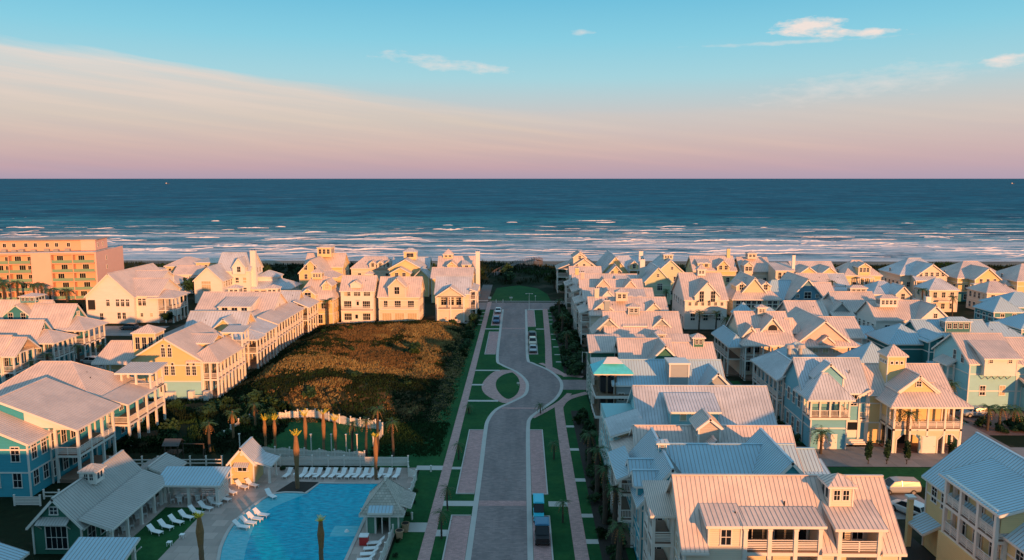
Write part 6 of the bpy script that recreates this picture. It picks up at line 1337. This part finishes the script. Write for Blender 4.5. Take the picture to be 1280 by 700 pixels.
h = House('outbuilding', 'dark blue roofed lean-to hidden behind the clubhouse ridge', 'outbuilding', -47, 94, 'green', ROOFG, None); h.Y(-49.6, -45.2, 92.4, 96.6, 2.6, 3.6); h.done()
h = House('pool_shed', 'small mustard yellow shed with a round gable vent, little canopy and white trim', 'shed', -36.6, 97, 'yellow', ROOF, None)
h.Y(-38.2, -35.2, 95.4, 99.0, 3.3, 5.0, ov=.45); q = MB([TRIM]); q.cyl((-36.7, 95.33, 4.1), (-36.7, 95.4, 4.1), .22, .22, 12); q.build('gable_vent', h.root, h.o); h.bracket_shed(-37.7, -35.7, 95.4, 3.0, .7, .4); h.win('F', 95.4, -36.7, 2.1, 1.0, .5, 2, 1)
h.part('lean_to_roof'); h.shed(-35.2, -33.2, 95.6, 98.6, 2.6, 3.2, 'R', walls=False); h.flush()
for y in (95.8, 98.4): put('post', post_mesh(2.6, .26), h.root, (-33.3 - h.o[0], y - h.o[1], 0))
h.done()
h = House('pool_house', 'sage green pool house with a shingled hip roof and open doorway', 'pool house', -15.7, 84, 'green', mat('roof_shingle', (.50, .46, .39), .9, noise_amt=.2, noise_scale=2.5, brick=(.6, .02, .35, .2)), None)
WALL['green_mid'] = wallm('green_mid', (.10, .26, .17)); h.mats[0] = WALL['green_mid']; h.rib = 50
h.box(-17.5, -16.5, 81.6, 86.4, 0, 3.3); h.box(-14.9, -13.9, 81.6, 86.4, 0, 3.3); h.W().box(-16.5, -14.9, 84.6, 86.3, 0, 3.3, 0); h.W().box(-16.5, -14.9, 81.62, 84.6, 2.7, 3.3, 0)
h.hip(-17.5, -13.9, 81.6, 86.4, 3.3, 5.4, walls=False, ov=.7, rib=50)
h.part('door_canopy'); h.rib = .4; h.cur.mats = [h.mats[0], ROOFB, *h.mats[2:]]; h.shed(-17.1, -14.5, 80.7, 81.6, 2.9, 3.3, 'F', walls=False, ov=.1); h.flush()
q = MB([TRIM]);
for x, s_ in ((-17.5, -1), (-13.9, 1)): q.beam((x, 81.5, 2.3), (x + .6 * s_, 81.5, 3.1), .08, .1)
for x in (-16.55, -15.75, -14.85): q.box(x - .06, x + .06, 81.5, 81.62, 0, 2.7)
q.build('door_frame', h.root, h.o); h.part('side_canopy'); h.shed(-13.9, -12.7, 82.4, 86.0, 2.9, 3.3, 'R', walls=False, ov=.15); h.flush(); h.done()
# ------------------------------------------------------------------ fences
def fence(name, label, pts, style, h=1.3, group=None, m=TRIM):
    root = empty(name, (pts[0][0], pts[0][1], 0)); tag(root, label, 'fence', group); o = root.location
    q = MB([m]); p_ = MB([m])
    for (ax, ay), (bx, by) in zip(pts[:-1], pts[1:]):
        L = math.hypot(bx - ax, by - ay); n = max(1, round(L / 2.2)); dx, dy = (bx - ax) / L, (by - ay) / L
        for i in range(n + 1):
            x, y = ax + (bx - ax) * i / n, ay + (by - ay) * i / n; p_.box(x - .07, x + .07, y - .07, y + .07, 0, h + .12)
        if style == 'slat':
            z = .12
            while z < h - .05: q.beam((ax, ay, z + .13), (bx, by, z + .13), .04, .13); z += .19
        elif style == 'rail':
            for z in (.45, .95): q.beam((ax, ay, z), (bx, by, z), .05, .14)
        else:
            k = int(L / .22)
            for i in range(k):
                t = (i + .5) / k; x, y = ax + (bx - ax) * t, ay + (by - ay) * t; hh = h + .12 * math.sin(i * .5)
                a, b = (x - dx * .09, y - dy * .09), (x + dx * .09, y + dy * .09)
                q.poly([(*a, .05), (*b, .05), (*b, hh - .1), (x, y, hh), (*a, hh - .1)]); q.poly([(a[0] - dy * .03, a[1] + dx * .03, .05), (b[0] - dy * .03, b[1] + dx * .03, .05), (b[0] - dy * .03, b[1] + dx * .03, hh - .1), (x - dy * .03, y + dx * .03, hh), (a[0] - dy * .03, a[1] + dx * .03, hh - .1)])
            for z in (.4, h - .25): q.beam((ax, ay, z), (bx, by, z), .06, .09)
    q.build('panel', root, tuple(o)); p_.build('posts_row', root, tuple(o)) if False else None
    for i, f in enumerate(p_.f[::6]): pass
    pm = {}
    done_ = set()
    for (ax, ay), (bx, by) in zip(pts[:-1], pts[1:]):
        L = math.hypot(bx - ax, by - ay); n = max(1, round(L / (2.2 if L < 60 else 4)))
        for i in range(n + 1):
            x, y = ax + (bx - ax) * i / n, ay + (by - ay) * i / n; key = (round(x, 1), round(y, 1))
            if key in done_: continue
            done_.add(key); k = ('fp', round(h, 1), m.name)
            if k not in _cache:
                w_ = MB([m]); w_.box(-.08, .08, -.08, .08, 0, h + .14); w_.box(-.11, .11, -.11, .11, h + .14, h + .19); _cache[k] = w_.build('post', link=False)
            put('post', _cache[k], root, (x - o[0], y - o[1], 0))
    return root
fence('slat_fence', 'long white horizontal slat fence behind the row of loungers', [(-36.0, 101.8), (-15.8, 101.8)], 'slat', 1.45)
fence('slat_fence', 'white slat fence running down the right of the pool deck to the pool house', [(-15.8, 101.6), (-15.2, 98.2), (-14.0, 97.0), (-14.0, 88.6)], 'slat', 1.3)
fence('slat_fence', 'white slat fence below the pool house on the deck edge', [(-14.4, 80.8), (-14.8, 66)], 'slat', 1.3)
fence('picket_fence', 'wavy white picket fence curving round the back lawn below the dune', smooth([(-45.6, 112.0), (-45.6, 118), (-44.6, 120.2), (-41.2, 121.6), (-37.5, 123.0), (-34.6, 123.2), (-31.9, 121.6), (-27.8, 119.4), (-24.6, 118.2), (-22.6, 117.4), (-21.7, 114.5), (-22.2, 109.6)], 2), 'picket', 1.35)
fence('picket_fence', 'straight low white picket fence between the palms and the slat fence', [(-38.0, 106.0), (-22.4, 105.0)][0:1] + [(-22.4, 104.2)], 'picket', 1.25)
fence('rail_fence', 'white two rail fence before the teal double fronted house', [(-60, 90.4), (-54.2, 90.4), (-54.2, 93)], 'rail', 1.1)
fence('rail_fence', 'pale rail fence along the back of the club grounds', [(-57.6, 101.5), (-42.0, 101.9)], 'rail', 1.2)
fence('slat_fence', 'short white slat screen at the left edge by the teal house corner', [(-62.4, 88.4), (-59.2, 88.4)], 'slat', 1.2)
fence('low_wall', 'grey garden wall in front of the cream houses facing the dune', [(-50.6, 205.6), (-14.8, 207.0)], 'slat', .7, m=CONC)
# poles standing on the picket lawn
LP = MB([TRIM]); LP.cyl((0, 0, 0), (0, 0, 2.6), .09, .08, 8); LP.box(-.14, .14, -.14, .14, 2.6, 2.68); LPm = LP.build('lawn_post', link=False)
for x, lb in ((-31.0, 'white post on the back lawn behind the tall orange palm'), (-28.0, 'white post on the back lawn, left of the green crowned palm'), (-25.8, 'white post on the back lawn, right of the green crowned palm'), (-24.2, 'white post at the right end of the back lawn'), (-41.6, 'white post on the back lawn behind the yellow shed')):
    o = put('lawn_post', LPm, None, (x, 107.6, 0)); tag(o, lb, 'post', 'posts on the back lawn')
# ------------------------------------------------------------------ pool furniture
WP = mat('white_plastic', (.80, .79, .77), .5)
q = MB([WP]); q.box(-.33, .33, -.95, .35, .30, .36)
for x in (-.28, .28):
    for y in (-.85, .3): q.box(x - .03, x + .03, y - .03, y + .03, 0, .3)
LF = q.build('frame', link=False)
q = MB([WP]); q.slab([(-.32, .34, .40), (.32, .34, .40), (.32, 1.0, .95), (-.32, 1.0, .95)], .05); q.beam((0, .9, .86), (0, .7, .32), .5, .04); LB_ = q.build('backrest', link=False)
def lounger(x, y, rz, lb, g, z=.013):
    o = empty('sun_lounger', (x, y, z), rz); tag(o, lb, 'sun lounger', g); put('frame', LF, o, (0, 0, 0)); put('backrest', LB_, o, (0, 0, 0))
lx = [-31.6, -29.5, -28.6, -27.5, -26.4, -25.4, -24.2, -23.2, -22.2, -21.2, -20.2, -19.1, -17.9, -16.8]
for x in lx: lounger(x, 98.0, R(-12), 'white lounger in the long row along the slat fence at the head of the pool', 'loungers along the slat fence')
for i in range(8): lounger(-41.4 + i * .62 - .1, 81.2 + i * 1.28, R(68), 'white lounger in the slanting row between the club lawn and the pool', 'loungers beside the club lawn')
for x, y, lb in ((-38.0, 91.4, 'white lounger by the pergola corner, left of its pair'), (-37.2, 92.3, 'white lounger by the pergola corner, right of its pair'), (-36.3, 94.0, 'white lounger in front of the yellow shed, left of its pair'), (-35.2, 94.6, 'white lounger in front of the yellow shed, right of its pair')): lounger(x, y, R(62), lb, 'loungers near the yellow shed')
for i in range(4): lounger(-32.2 + i * .42, 82.6 + i * 1.05, R(75), 'white lounger standing in the shallow shelf water', 'loungers in the shallow water', .0)
lounger(-31.6, 91.2, R(48), 'single white lounger in the shallow corner near the palm bed', 'loungers in the shallow water', .0)
q = MB([WP]); q.cyl((0, 0, .7), (0, 0, .75), .5, .5, 14); q.cyl((0, 0, 0), (0, 0, .7), .06, .06, 8); q.cyl((0, 0, 0), (0, 0, .04), .28, .28, 12); TBm = q.build('tabletop', link=False)
q = MB([WP]); q.box(-.22, .22, -.22, .22, .42, .47)
for x in (-.19, .19):
    for y in (-.19, .19): q.box(x - .025, x + .025, y - .025, y + .025, 0, .42)
CHS = q.build('seat', link=False); q = MB([WP]); [q.box(-.22 + .11 * i, -.15 + .11 * i, .19, .22, .47, .95) for i in range(5)]; q.box(-.22, .36, .18, .23, .93, 1.0); CHB = q.build('backrest', link=False)
def dining(x, y, where):
    t = empty('dining_table', (x, y, .02)); tag(t, 'white round table %s' % where, 'table', 'white outdoor tables'); put('tabletop', TBm, t, (0, 0, 0))
    for k in range(4):
        a = k * math.pi / 2 + .5; c = empty('dining_chair', (x + math.cos(a) * .8, y + math.sin(a) * .8, .02), a - math.pi / 2); tag(c, 'white chair at the round table %s' % where, 'chair', 'white outdoor chairs'); put('seat', CHS, c, (0, 0, 0)); put('backrest', CHB, c, (0, 0, 0))
for x, y, w in ((-42.6, 89.8, 'under the open pergola, left end'), (-40.6, 90.4, 'in the middle of the open pergola'), (-38.6, 89.8, 'under the open pergola, slatted end'), (-45.4, 78.6, 'at the near end of the clubhouse veranda'), (-45.4, 81.9, 'on the clubhouse veranda, second from the near end'), (-45.4, 85, 'on the clubhouse veranda, second from the pergola'), (-45.2, 88, 'at the pergola end of the clubhouse veranda')): dining(x, y, w)
q = MB([WP]); q.box(-.25, .25, -.25, .25, .42, .47); [q.box(x - .03, x + .03, y - .03, y + .03, 0, .42) for x in (-.2, .2) for y in (-.2, .2)]; STm = q.build('side_table', link=False)
for x in (-30.6, -27.0 - 1.0, -24.8, -22.7, -20.7, -18.5): tag(put('side_table', STm, None, (x + .1, 97.9, .013)), 'small white table between loungers along the slat fence', 'side table', 'side tables along the slat fence')
for x, y, lb in ((-38.0, 80.2, 'small white table below the slanting lounger row, upper'), (-38.6, 78.4, 'small white table below the slanting lounger row, lower')): tag(put('side_table', STm, None, (x, y, .013)), lb, 'side table')
RED = mat('red_paint', (.55, .03, .03), .5); q = MB([RED, WP]); q.box(-.45, .45, -.4, .4, .05, 1.0, 0); q.box(-.5, .5, -.45, .45, 1.0, 1.1, 1)
o = q.build('cooler_cart', origin=(0, 0, 0)); o.location = (-17.3, 79.0, .013); tag(o, 'red and white cooler cart beside the pool before the pool house', 'cart')
POT = mat('clay_pot', (.50, .30, .18), .8)
q = MB([POT, MULCH]); q.cyl((0, 0, 0), (0, 0, .9), .32, .45, 14, 0); q.cyl((0, 0, .9), (0, 0, .98), .5, .5, 14, 0); q.cyl((0, 0, .97), (0, 0, .99), .4, .4, 12, 1); pm = q.build('planter_pot', link=False)
for x, y, lb in ((-13.6, 80.4, 'clay planter at the lower right corner of the pool house'), (-13.2, 82.2, 'smaller pot behind the clay planter by the pool house')): tag(put('planter_pot', pm, None, (x, y, .0)), lb, 'planter')
q = MB([TRIM]); q.cyl((0, 0, 0), (0, 0, .85), .12, .12, 10); q.cyl((0, 0, .85), (0, 0, .95), .16, .05, 10); bm_ = q.build('bollard_light', link=False)
for x, y, lb in ((-12.9, 85.2, 'white bollard light at the footpath to the pool house'), (-12.4, 100, 'amber topped bollard on the gravel corner above the pool'), (-8.2, 243.8, 'white bollard left of the cross street lawn'), (-6.0, 244.2, 'white bollard nearest the beach walk')): tag(put('bollard_light', bm_, None, (x, y, 0)), lb, 'bollard', 'bollard lights')
q = MB([WP]); q.cyl((0, 0, 0), (0, 0, .25), .3, .1, 12); o = q.build('water_bubbler'); o.location = (-19.9, 82.0, .03); tag(o, 'white bubbler dome on the small pool ledge', 'fountain')
# lifeguard chairs stacked by the pool house fence
for i in range(5): lounger(-16.0 - .1 * i, 78.8 - 1.25 * i, R(-82), 'white lounger lined along the fence below the pool house', 'loungers below the pool house')
# playset
PSM = mat('play_wood', (.07, .045, .03), .8); h = MB([PSM, ROOFG]); root = empty('playset', (-49.4, 103.6, 0)); tag(root, 'dark timber playset with a small pitched roof behind the clubhouse', 'playset')
q = MB([PSM]); [q.box(x - .08, x + .08, y - .08, y + .08, 0, 2.8) for x in (-50.4, -48.6) for y in (102.8, 104.4)]; q.box(-50.5, -48.5, 102.7, 104.5, 1.3, 1.4); [q.box(-50.5 + .22 * i, -50.42 + .22 * i, 102.68, 102.72, 1.4, 2.1) for i in range(10)]; q.beam((-48.6, 103.6, 2.6), (-45.2, 103.6, 2.6), .12, .12); q.beam((-45.2, 103.0, 0), (-45.2, 103.6, 2.6), .1, .1); q.beam((-45.2, 104.2, 0), (-45.2, 103.6, 2.6), .1, .1); q.build('frame', root, (-49.4, 103.6, 0))
q = MB([mat('play_roof', (.10, .09, .085), .8)]); q.slab([(-50.7, 102.5, 2.6), (-48.3, 102.5, 2.6), (-48.3, 103.6, 3.3), (-50.7, 103.6, 3.3)], .08); q.slab([(-50.7, 104.7, 2.6), (-48.3, 104.7, 2.6), (-48.3, 103.6, 3.3), (-50.7, 103.6, 3.3)], .08); q.build('canopy', root, (-49.4, 103.6, 0))
# ------------------------------------------------------------------ boardwalk over the dunes
root = empty('boardwalk', (-12, 300, 0)); tag(root, 'long timber boardwalk with rails climbing over the dark dunes to the beach', 'boardwalk'); q = MB([BW]); rl = MB([BW]); o_ = (-12, 300, 0)
bp = [(-12.7, 292, .5), (-9.6, 300, 2.9), (-2.5, 318, 4.6), (6.5, 338, 4.2), (9, 356, 1.6)]
for a, b in zip(bp[:-1], bp[1:]): q.beam(a, b, 2.4, .15)
q.build('deck', root, o_)
for sd__ in (-1.15, 1.15):
    for a, b in zip(bp[:-1], bp[1:]):
        for z in (1.0, .55): rl.beam((a[0] + sd__, a[1], a[2] + z), (b[0] + sd__, b[1], b[2] + z), .06, .1)
        L = math.dist(a, b); n = int(L / 2.2)
        for i in range(n):
            t = i / n; x, y, z = [a[k] + (b[k] - a[k]) * t for k in range(3)]; rl.box(x + sd__ - .06, x + sd__ + .06, y - .06, y + .06, 0, z + 1.05)
rl.build('handrail', root, o_)
# ------------------------------------------------------------------ vehicles
TYRE = mat('tyre', (.02, .02, .02), .8); RIMM = mat('wheel_rim', (.35, .35, .36), .35, metal=.8); CGL = mat('car_glass', (.01, .014, .018), .22, spec=.4); LAMP = mat('head_lamp', (.7, .7, .68), .2); TAILM = mat('tail_lamp', (.35, .02, .02), .3)
def wheelset(par, hw, xs, r=.34):
    k = ('wh', r)
    if k not in _cache:
        a = MB([TYRE]); a.cyl((0, -.11, 0), (0, .11, 0), r, r, 18); b = MB([RIMM]); b.cyl((0, -.12, 0), (0, .12, 0), r * .6, r * .6, 12); _cache[k] = (a.build('tyre', link=False), b.build('rim', link=False))
    for x in xs:
        for s_ in (-1, 1): w = empty('wheel', (x, s_ * hw, r)); w.parent = par; put('tyre', _cache[k][0], w, (0, 0, 0)); put('rim', _cache[k][1], w, (0, 0, 0))
def car(x, y, rz, style, color, lb, g='parked cars', name=None, gcol=None):
    """length along local x, nose at +x; the body is lofted from side profiles"""
    pm_ = mat('car_paint_' + color[0], color[1], .28, metal=.35, spec=.6)
    S = {'suv': (4.7, .92, [(-2.35, .5, 1.0), (-2.25, .35, 1.12), (-1.2, .3, 1.12), (.9, .3, 1.10), (1.35, .3, 1.06), (2.2, .33, .88), (2.38, .42, .7)], [(-2.2, 1.12), (-1.85, 1.66), (-.2, 1.74), (.55, 1.66), (1.3, 1.07)], .38),
         'sedan': (4.6, .88, [(-2.3, .45, .85), (-2.2, .32, .96), (-1.4, .28, .98), (.8, .28, .95), (1.3, .28, .9), (2.2, .3, .74), (2.34, .4, .6)], [(-1.7, .97), (-1.0, 1.38), (.0, 1.43), (.5, 1.38), (1.25, .91)], .34),
         'van': (5.1, .98, [(-2.55, .5, 1.1), (-2.5, .38, 1.2), (-1.2, .32, 1.2), (1.1, .32, 1.14), (1.5, .32, 1.08), (2.4, .34, .86), (2.56, .42, .66)], [(-2.46, 1.2), (-2.3, 1.76), (0, 1.84), (.85, 1.74), (1.6, 1.06)], .36)}[style]
    Lh, hw, prof, cab, wr = S; o = empty(name or 'parked_car', (x, y, .016), rz); tag(o, lb, 'car', g)
    q = MB([pm_, CGL, TYRE]); sec = []
    for (px_, z0, z1) in prof: 
        k = .86 if abs(px_) > 2.2 else 1.0
        sec.append([(px_, -hw * k * .9, z0), (px_, -hw * k, z0 + .2), (px_, -hw * k, z1 - .16), (px_, -hw * k * .9, z1), (px_, hw * k * .9, z1), (px_, hw * k, z1 - .16), (px_, hw * k, z0 + .2), (px_, hw * k * .9, z0)])
    for a, b in zip(sec[:-1], sec[1:]):
        for j in range(8): q.poly([a[j], b[j], b[(j + 1) % 8], a[(j + 1) % 8]], 0)
    q.poly(sec[0], 0); q.poly(sec[-1][::-1], 0)
    body = fix(q.build('body', o)); 
    g_ = MB([CGL, pm_]); T_ = []
    zt = max(c[1] for c in cab)
    for (px_, z) in cab: w = hw * (.94 if z < zt - .5 else .76); T_.append([(px_, -w, z), (px_, w, z)])
    b0, bN = cab[0], cab[-1]
    for i in range(len(cab) - 1):
        g_.poly([T_[i][0], T_[i + 1][0], T_[i + 1][1], T_[i][1]], 1 if cab[i][1] > zt - .15 and cab[i + 1][1] > zt - .15 else 0)
    base_z = prof[2][2] - .02
    for s_ in (0, 1): g_.poly([T_[i][s_] for i in range(len(cab))][::(1 if s_ else -1)], 0)
    gl = fix(g_.build('cabin', o)); gl.location = (0, 0, 0)
    for s_ in (0, 1):
        pl = MB([pm_])
        for i in range(len(cab) - 1):
            pl.beam(T_[i][s_], T_[i + 1][s_], .09, .07)
        m_ = cab[2]; sy = -1 if s_ == 0 else 1
        pl.beam((m_[0], T_[2][s_][1] , m_[1]), (m_[0] - .05, sy * hw * .93, base_z), .08, .07, up=(1, 0, 0)); pl.build('roof_pillar', o)
    for s_ in (-1, 1):
        z_ = prof[-2][2] - .12; l_ = MB([LAMP]); l_.box(Lh / 2 - .16, Lh / 2 - .02, s_ * hw * .62 - .17, s_ * hw * .62 + .17, z_ - .1, z_ + .04); l_.build('headlight', o)
        t_ = MB([TAILM]); t_.box(-Lh / 2 - .01, -Lh / 2 + .1, s_ * hw * .68 - .12, s_ * hw * .68 + .12, prof[1][2] - .32, prof[1][2] - .08); t_.build('tail_light', o)
    wheelset(o, hw - .08, (-Lh * .30, Lh * .31), wr); return o
WHT, SLV, BLK, GRY, BLU, CRM, DTL = ('white', (.75, .74, .72)), ('silver', (.42, .44, .45)), ('black', (.012, .012, .014)), ('grey', (.12, .13, .14)), ('blue', (.08, .17, .28)), ('cream', (.6, .54, .42)), ('dark_teal', (.03, .10, .12))
car(-7.0, 225.4, R(-90), 'sedan', WHT, 'white car parked in the top left bay beside the cross street')
car(-7.0, 209.4, R(-90), 'suv', BLU, 'blue grey car with a pale windscreen in the upper left bay, nearest of two')
car(2.75, 189.2, R(90), 'suv', BLK, 'black off roader farthest of the vehicles in the upper right bay'); car(2.75, 181.2, R(-90), 'suv', CRM, 'dark windowed cream car in the middle of the upper right bay'); car(2.75, 173.8, R(-90), 'sedan', SLV, 'silver car nearest of the vehicles in the upper right bay')
car(48.4, 93.8, R(180), 'van', SLV, 'silver estate car with dark side windows parked across the alley behind the yellow house'); car(46.6, 87.4, R(118), 'suv', WHT, 'white car with dark glass half hidden by the yellow house pillar')
car(77.0, 125.6, R(180), 'suv', SLV, 'silver off roader parked before the pale blue house with the hanging dormer'); car(-93.6, 160.2, R(170), 'suv', WHT, 'white car parked before the teal porch house on the left')
car(-90.4, 163.2, R(40), 'sedan', BLK, 'black car right of the white car on the left'); car(-97.2, 158.8, R(175), 'sedan', DTL, 'dark teal car left of the white car, in the porch shade'); car(-104.6, 198.0, R(175), 'suv', GRY, 'grey car in the shade before the large white gable house'); car(-94.4, 232.4, R(5), 'sedan', ('red', (.3, .02, .02)), 'red car behind the white house galleries')
def bev(o, w):
    m = o.modifiers.new('bevel', 'BEVEL'); m.width = w; m.segments = 2; return o
def buggy(x, y, L, w, top, lb, roofc, bodyc):
    """golf cart: chassis, bench seats, posts, roof, wheels"""
    o = empty('golf_cart', (x, y, .016)); tag(o, lb, 'golf cart', 'golf carts'); hx, hy = w / 2, L / 2
    q = MB([bodyc]); q.box(-hx, hx, -hy, hy, .3, .48); q.slab([(-hx * .9, -hy, .95), (hx * .9, -hy, .95), (hx * .95, -hy + .75, 1.05), (-hx * .95, -hy + .75, 1.05)], .5); bev(q.build('body', o), .05)
    for yy in (-.1, .75 if L > 3 else .6): s_ = MB([mat('seat_white', (.7, .68, .64), .6)]); s_.box(-hx * .85, hx * .85, yy, yy + .5, .7, .85); s_.box(-hx * .85, hx * .85, yy + .45, yy + .58, .85, 1.3); s_.build('seat', o)
    g = MB([CGL]); g.slab([(-hx * .9, -hy + .62, 1.1), (hx * .9, -hy + .62, 1.1), (hx * .9, -hy + 1.25, top - .05), (-hx * .9, -hy + 1.25, top - .05)], .02); g.build('windscreen', o)
    for sx in (-1, 1):
        for sy in (-hy + .9, hy - .2): p = MB([BARKD]); p.box(sx * hx * .9 - .03, sx * hx * .9 + .03, sy - .03, sy + .03, .48, top - .05); p.build('post', o)
    r_ = MB([roofc, roofc]); r_.box(-hx - .02, hx + .02, -hy + 1.15, hy + .05, top - .05, top + .04, 0); r_.box(-hx + .12, hx - .12, -hy + 1.3, hy - .12, top + .04, top + .1, 0); bev(r_.build('canopy', o), .06)
    wheelset_ = [(-hx + .1, -hy + .45), (hx - .1, -hy + .45), (-hx + .1, hy - .4), (hx - .1, hy - .4)]
    for wx, wy in wheelset_:
        wq = empty('wheel', (wx, wy, .27), R(90)); wq.parent = o; k = ('wh', .27)
        if k not in _cache:
            a = MB([TYRE]); a.cyl((0, -.11, 0), (0, .11, 0), .27, .27, 14); b = MB([RIMM]); b.cyl((0, -.12, 0), (0, .12, 0), .15, .15, 10); _cache[k] = (a.build('tyre', link=False), b.build('rim', link=False))
        put('tyre', _cache[k][0], wq, (0, 0, 0)); put('rim', _cache[k][1], wq, (0, 0, 0))
CY = mat('cart_cyan', (.03, .52, .66), .4); NV = mat('cart_blue', (.03, .17, .30), .4); BKP = mat('cart_black', (.015, .015, .017), .4)
buggy(2.1, 86.2, 3.9, 1.25, 2.0, 'golf cart with a bright cyan roof, parked behind the dark blue one', CY, CY); buggy(2.35, 80.2, 3.2, 1.6, 1.95, 'dark golf cart with a deep blue roof at the lower end of the right kerb', NV, BKP)
# ------------------------------------------------------------------ lamps, signs, boats
def lamp_post(x, y, h, lb, arms=1):
    o = empty('street_lamp', (x, y, 0)); tag(o, lb, 'street lamp', 'street lamps'); q = MB([TRIM]); q.cyl((0, 0, 0), (0, 0, h), .08, .06, 8); q.cyl((0, 0, 0), (0, 0, .5), .14, .1, 8); q.build('pole', o)
    q = MB([TRIM]); q.beam((-.9 if arms > 1 else 0, 0, h - .1), (.9, 0, h - .1), .06, .08); q.build('arm', o); q = MB([TRIM, GLASSW]); q.box(.7, 1.1, -.12, .12, h - .3, h - .12, 0)
    if arms > 1: q.box(-1.1, -.7, -.12, .12, h - .3, h - .12, 0)
    q.build('lamp_head', o)
lamp_post(2.4, 231.6, 5.0, 'white lamp post with two arms at the head of the street', 2); lamp_post(12.6, 153.6, 4.6, 'slim white lamp post beside the side road corner'); lamp_post(12.0, 112.6, 4, 'short white lamp post before the timber frame house'); lamp_post(11.3, 106.0, 3.6, 'white post in the dark bed before the aqua house')
def sign(x, y, lb, w=.5, h=.6, top=1.6, c=TRIM):
    o = empty('path_sign', (x, y, 0)); tag(o, lb, 'sign', 'small signs by the cross street'); q = MB([TRIM]); q.cyl((0, 0, 0), (0, 0, top - h * .4), .05, .05, 6); q.build('post', o); q = MB([c]); q.box(-w / 2, w / 2, -.07, -.03, top - h, top); q.build('sign_board', o)
sign(-10.3, 245.2, 'white sign at the start of the beach walk', .9, .7, 1.7); sign(-3.4, 246.4, 'broad pale sign post on the lawn edge right of the bollards', 1.0, .5, 1.5); sign(4.6, 247.0, 'thin sign on the beach lawn by the two armed lamp', .4, .4, 1.9); sign(-.6, 144, 'small white marker on the round paving', .5, .35, .7)
HULL = mat('boat_hull', (.03, .03, .04), .5)
def boat(x, y, s_, lb):
    o = empty('fishing_boat', (x, y, -.4)); tag(o, lb, 'boat', 'boats on the horizon'); o.scale = (s_, s_, s_)
    q = MB([HULL]); A = [(-10, 0, 0), (-9, -2.4, 0), (7, -2.4, 0), (11, 0, 0), (7, 2.4, 0), (-9, 2.4, 0)]; B = [(x_ * 1.05, y_ * 1.1, 2.2 + (1.2 if x_ > 8 else 0)) for x_, y_, _ in A]
    q.poly(B); [q.poly([A[i], A[(i + 1) % 6], B[(i + 1) % 6], B[i]]) for i in range(6)]; q.build('hull', o)
    q = MB([TRIM if s_ < 3 else HULL]); q.box(-6, -1, -1.8, 1.8, 2.2, 5.2); q.box(-5, -2, -1.4, 1.4, 5.2, 6.6); q.build('wheelhouse', o); q = MB([HULL]); q.cyl((2, 0, 2.2), (2, 0, 9), .2, .15, 6); q.cyl((2, 0, 8.5), (8, 0, 5), .12, .1, 6); q.build('mast', o)
boat(-2560, 5500, 1.4, 'small dark trawler on the horizon at the left'); boat(3560, 5600, 1.3, 'small pale boat on the horizon at the far right')
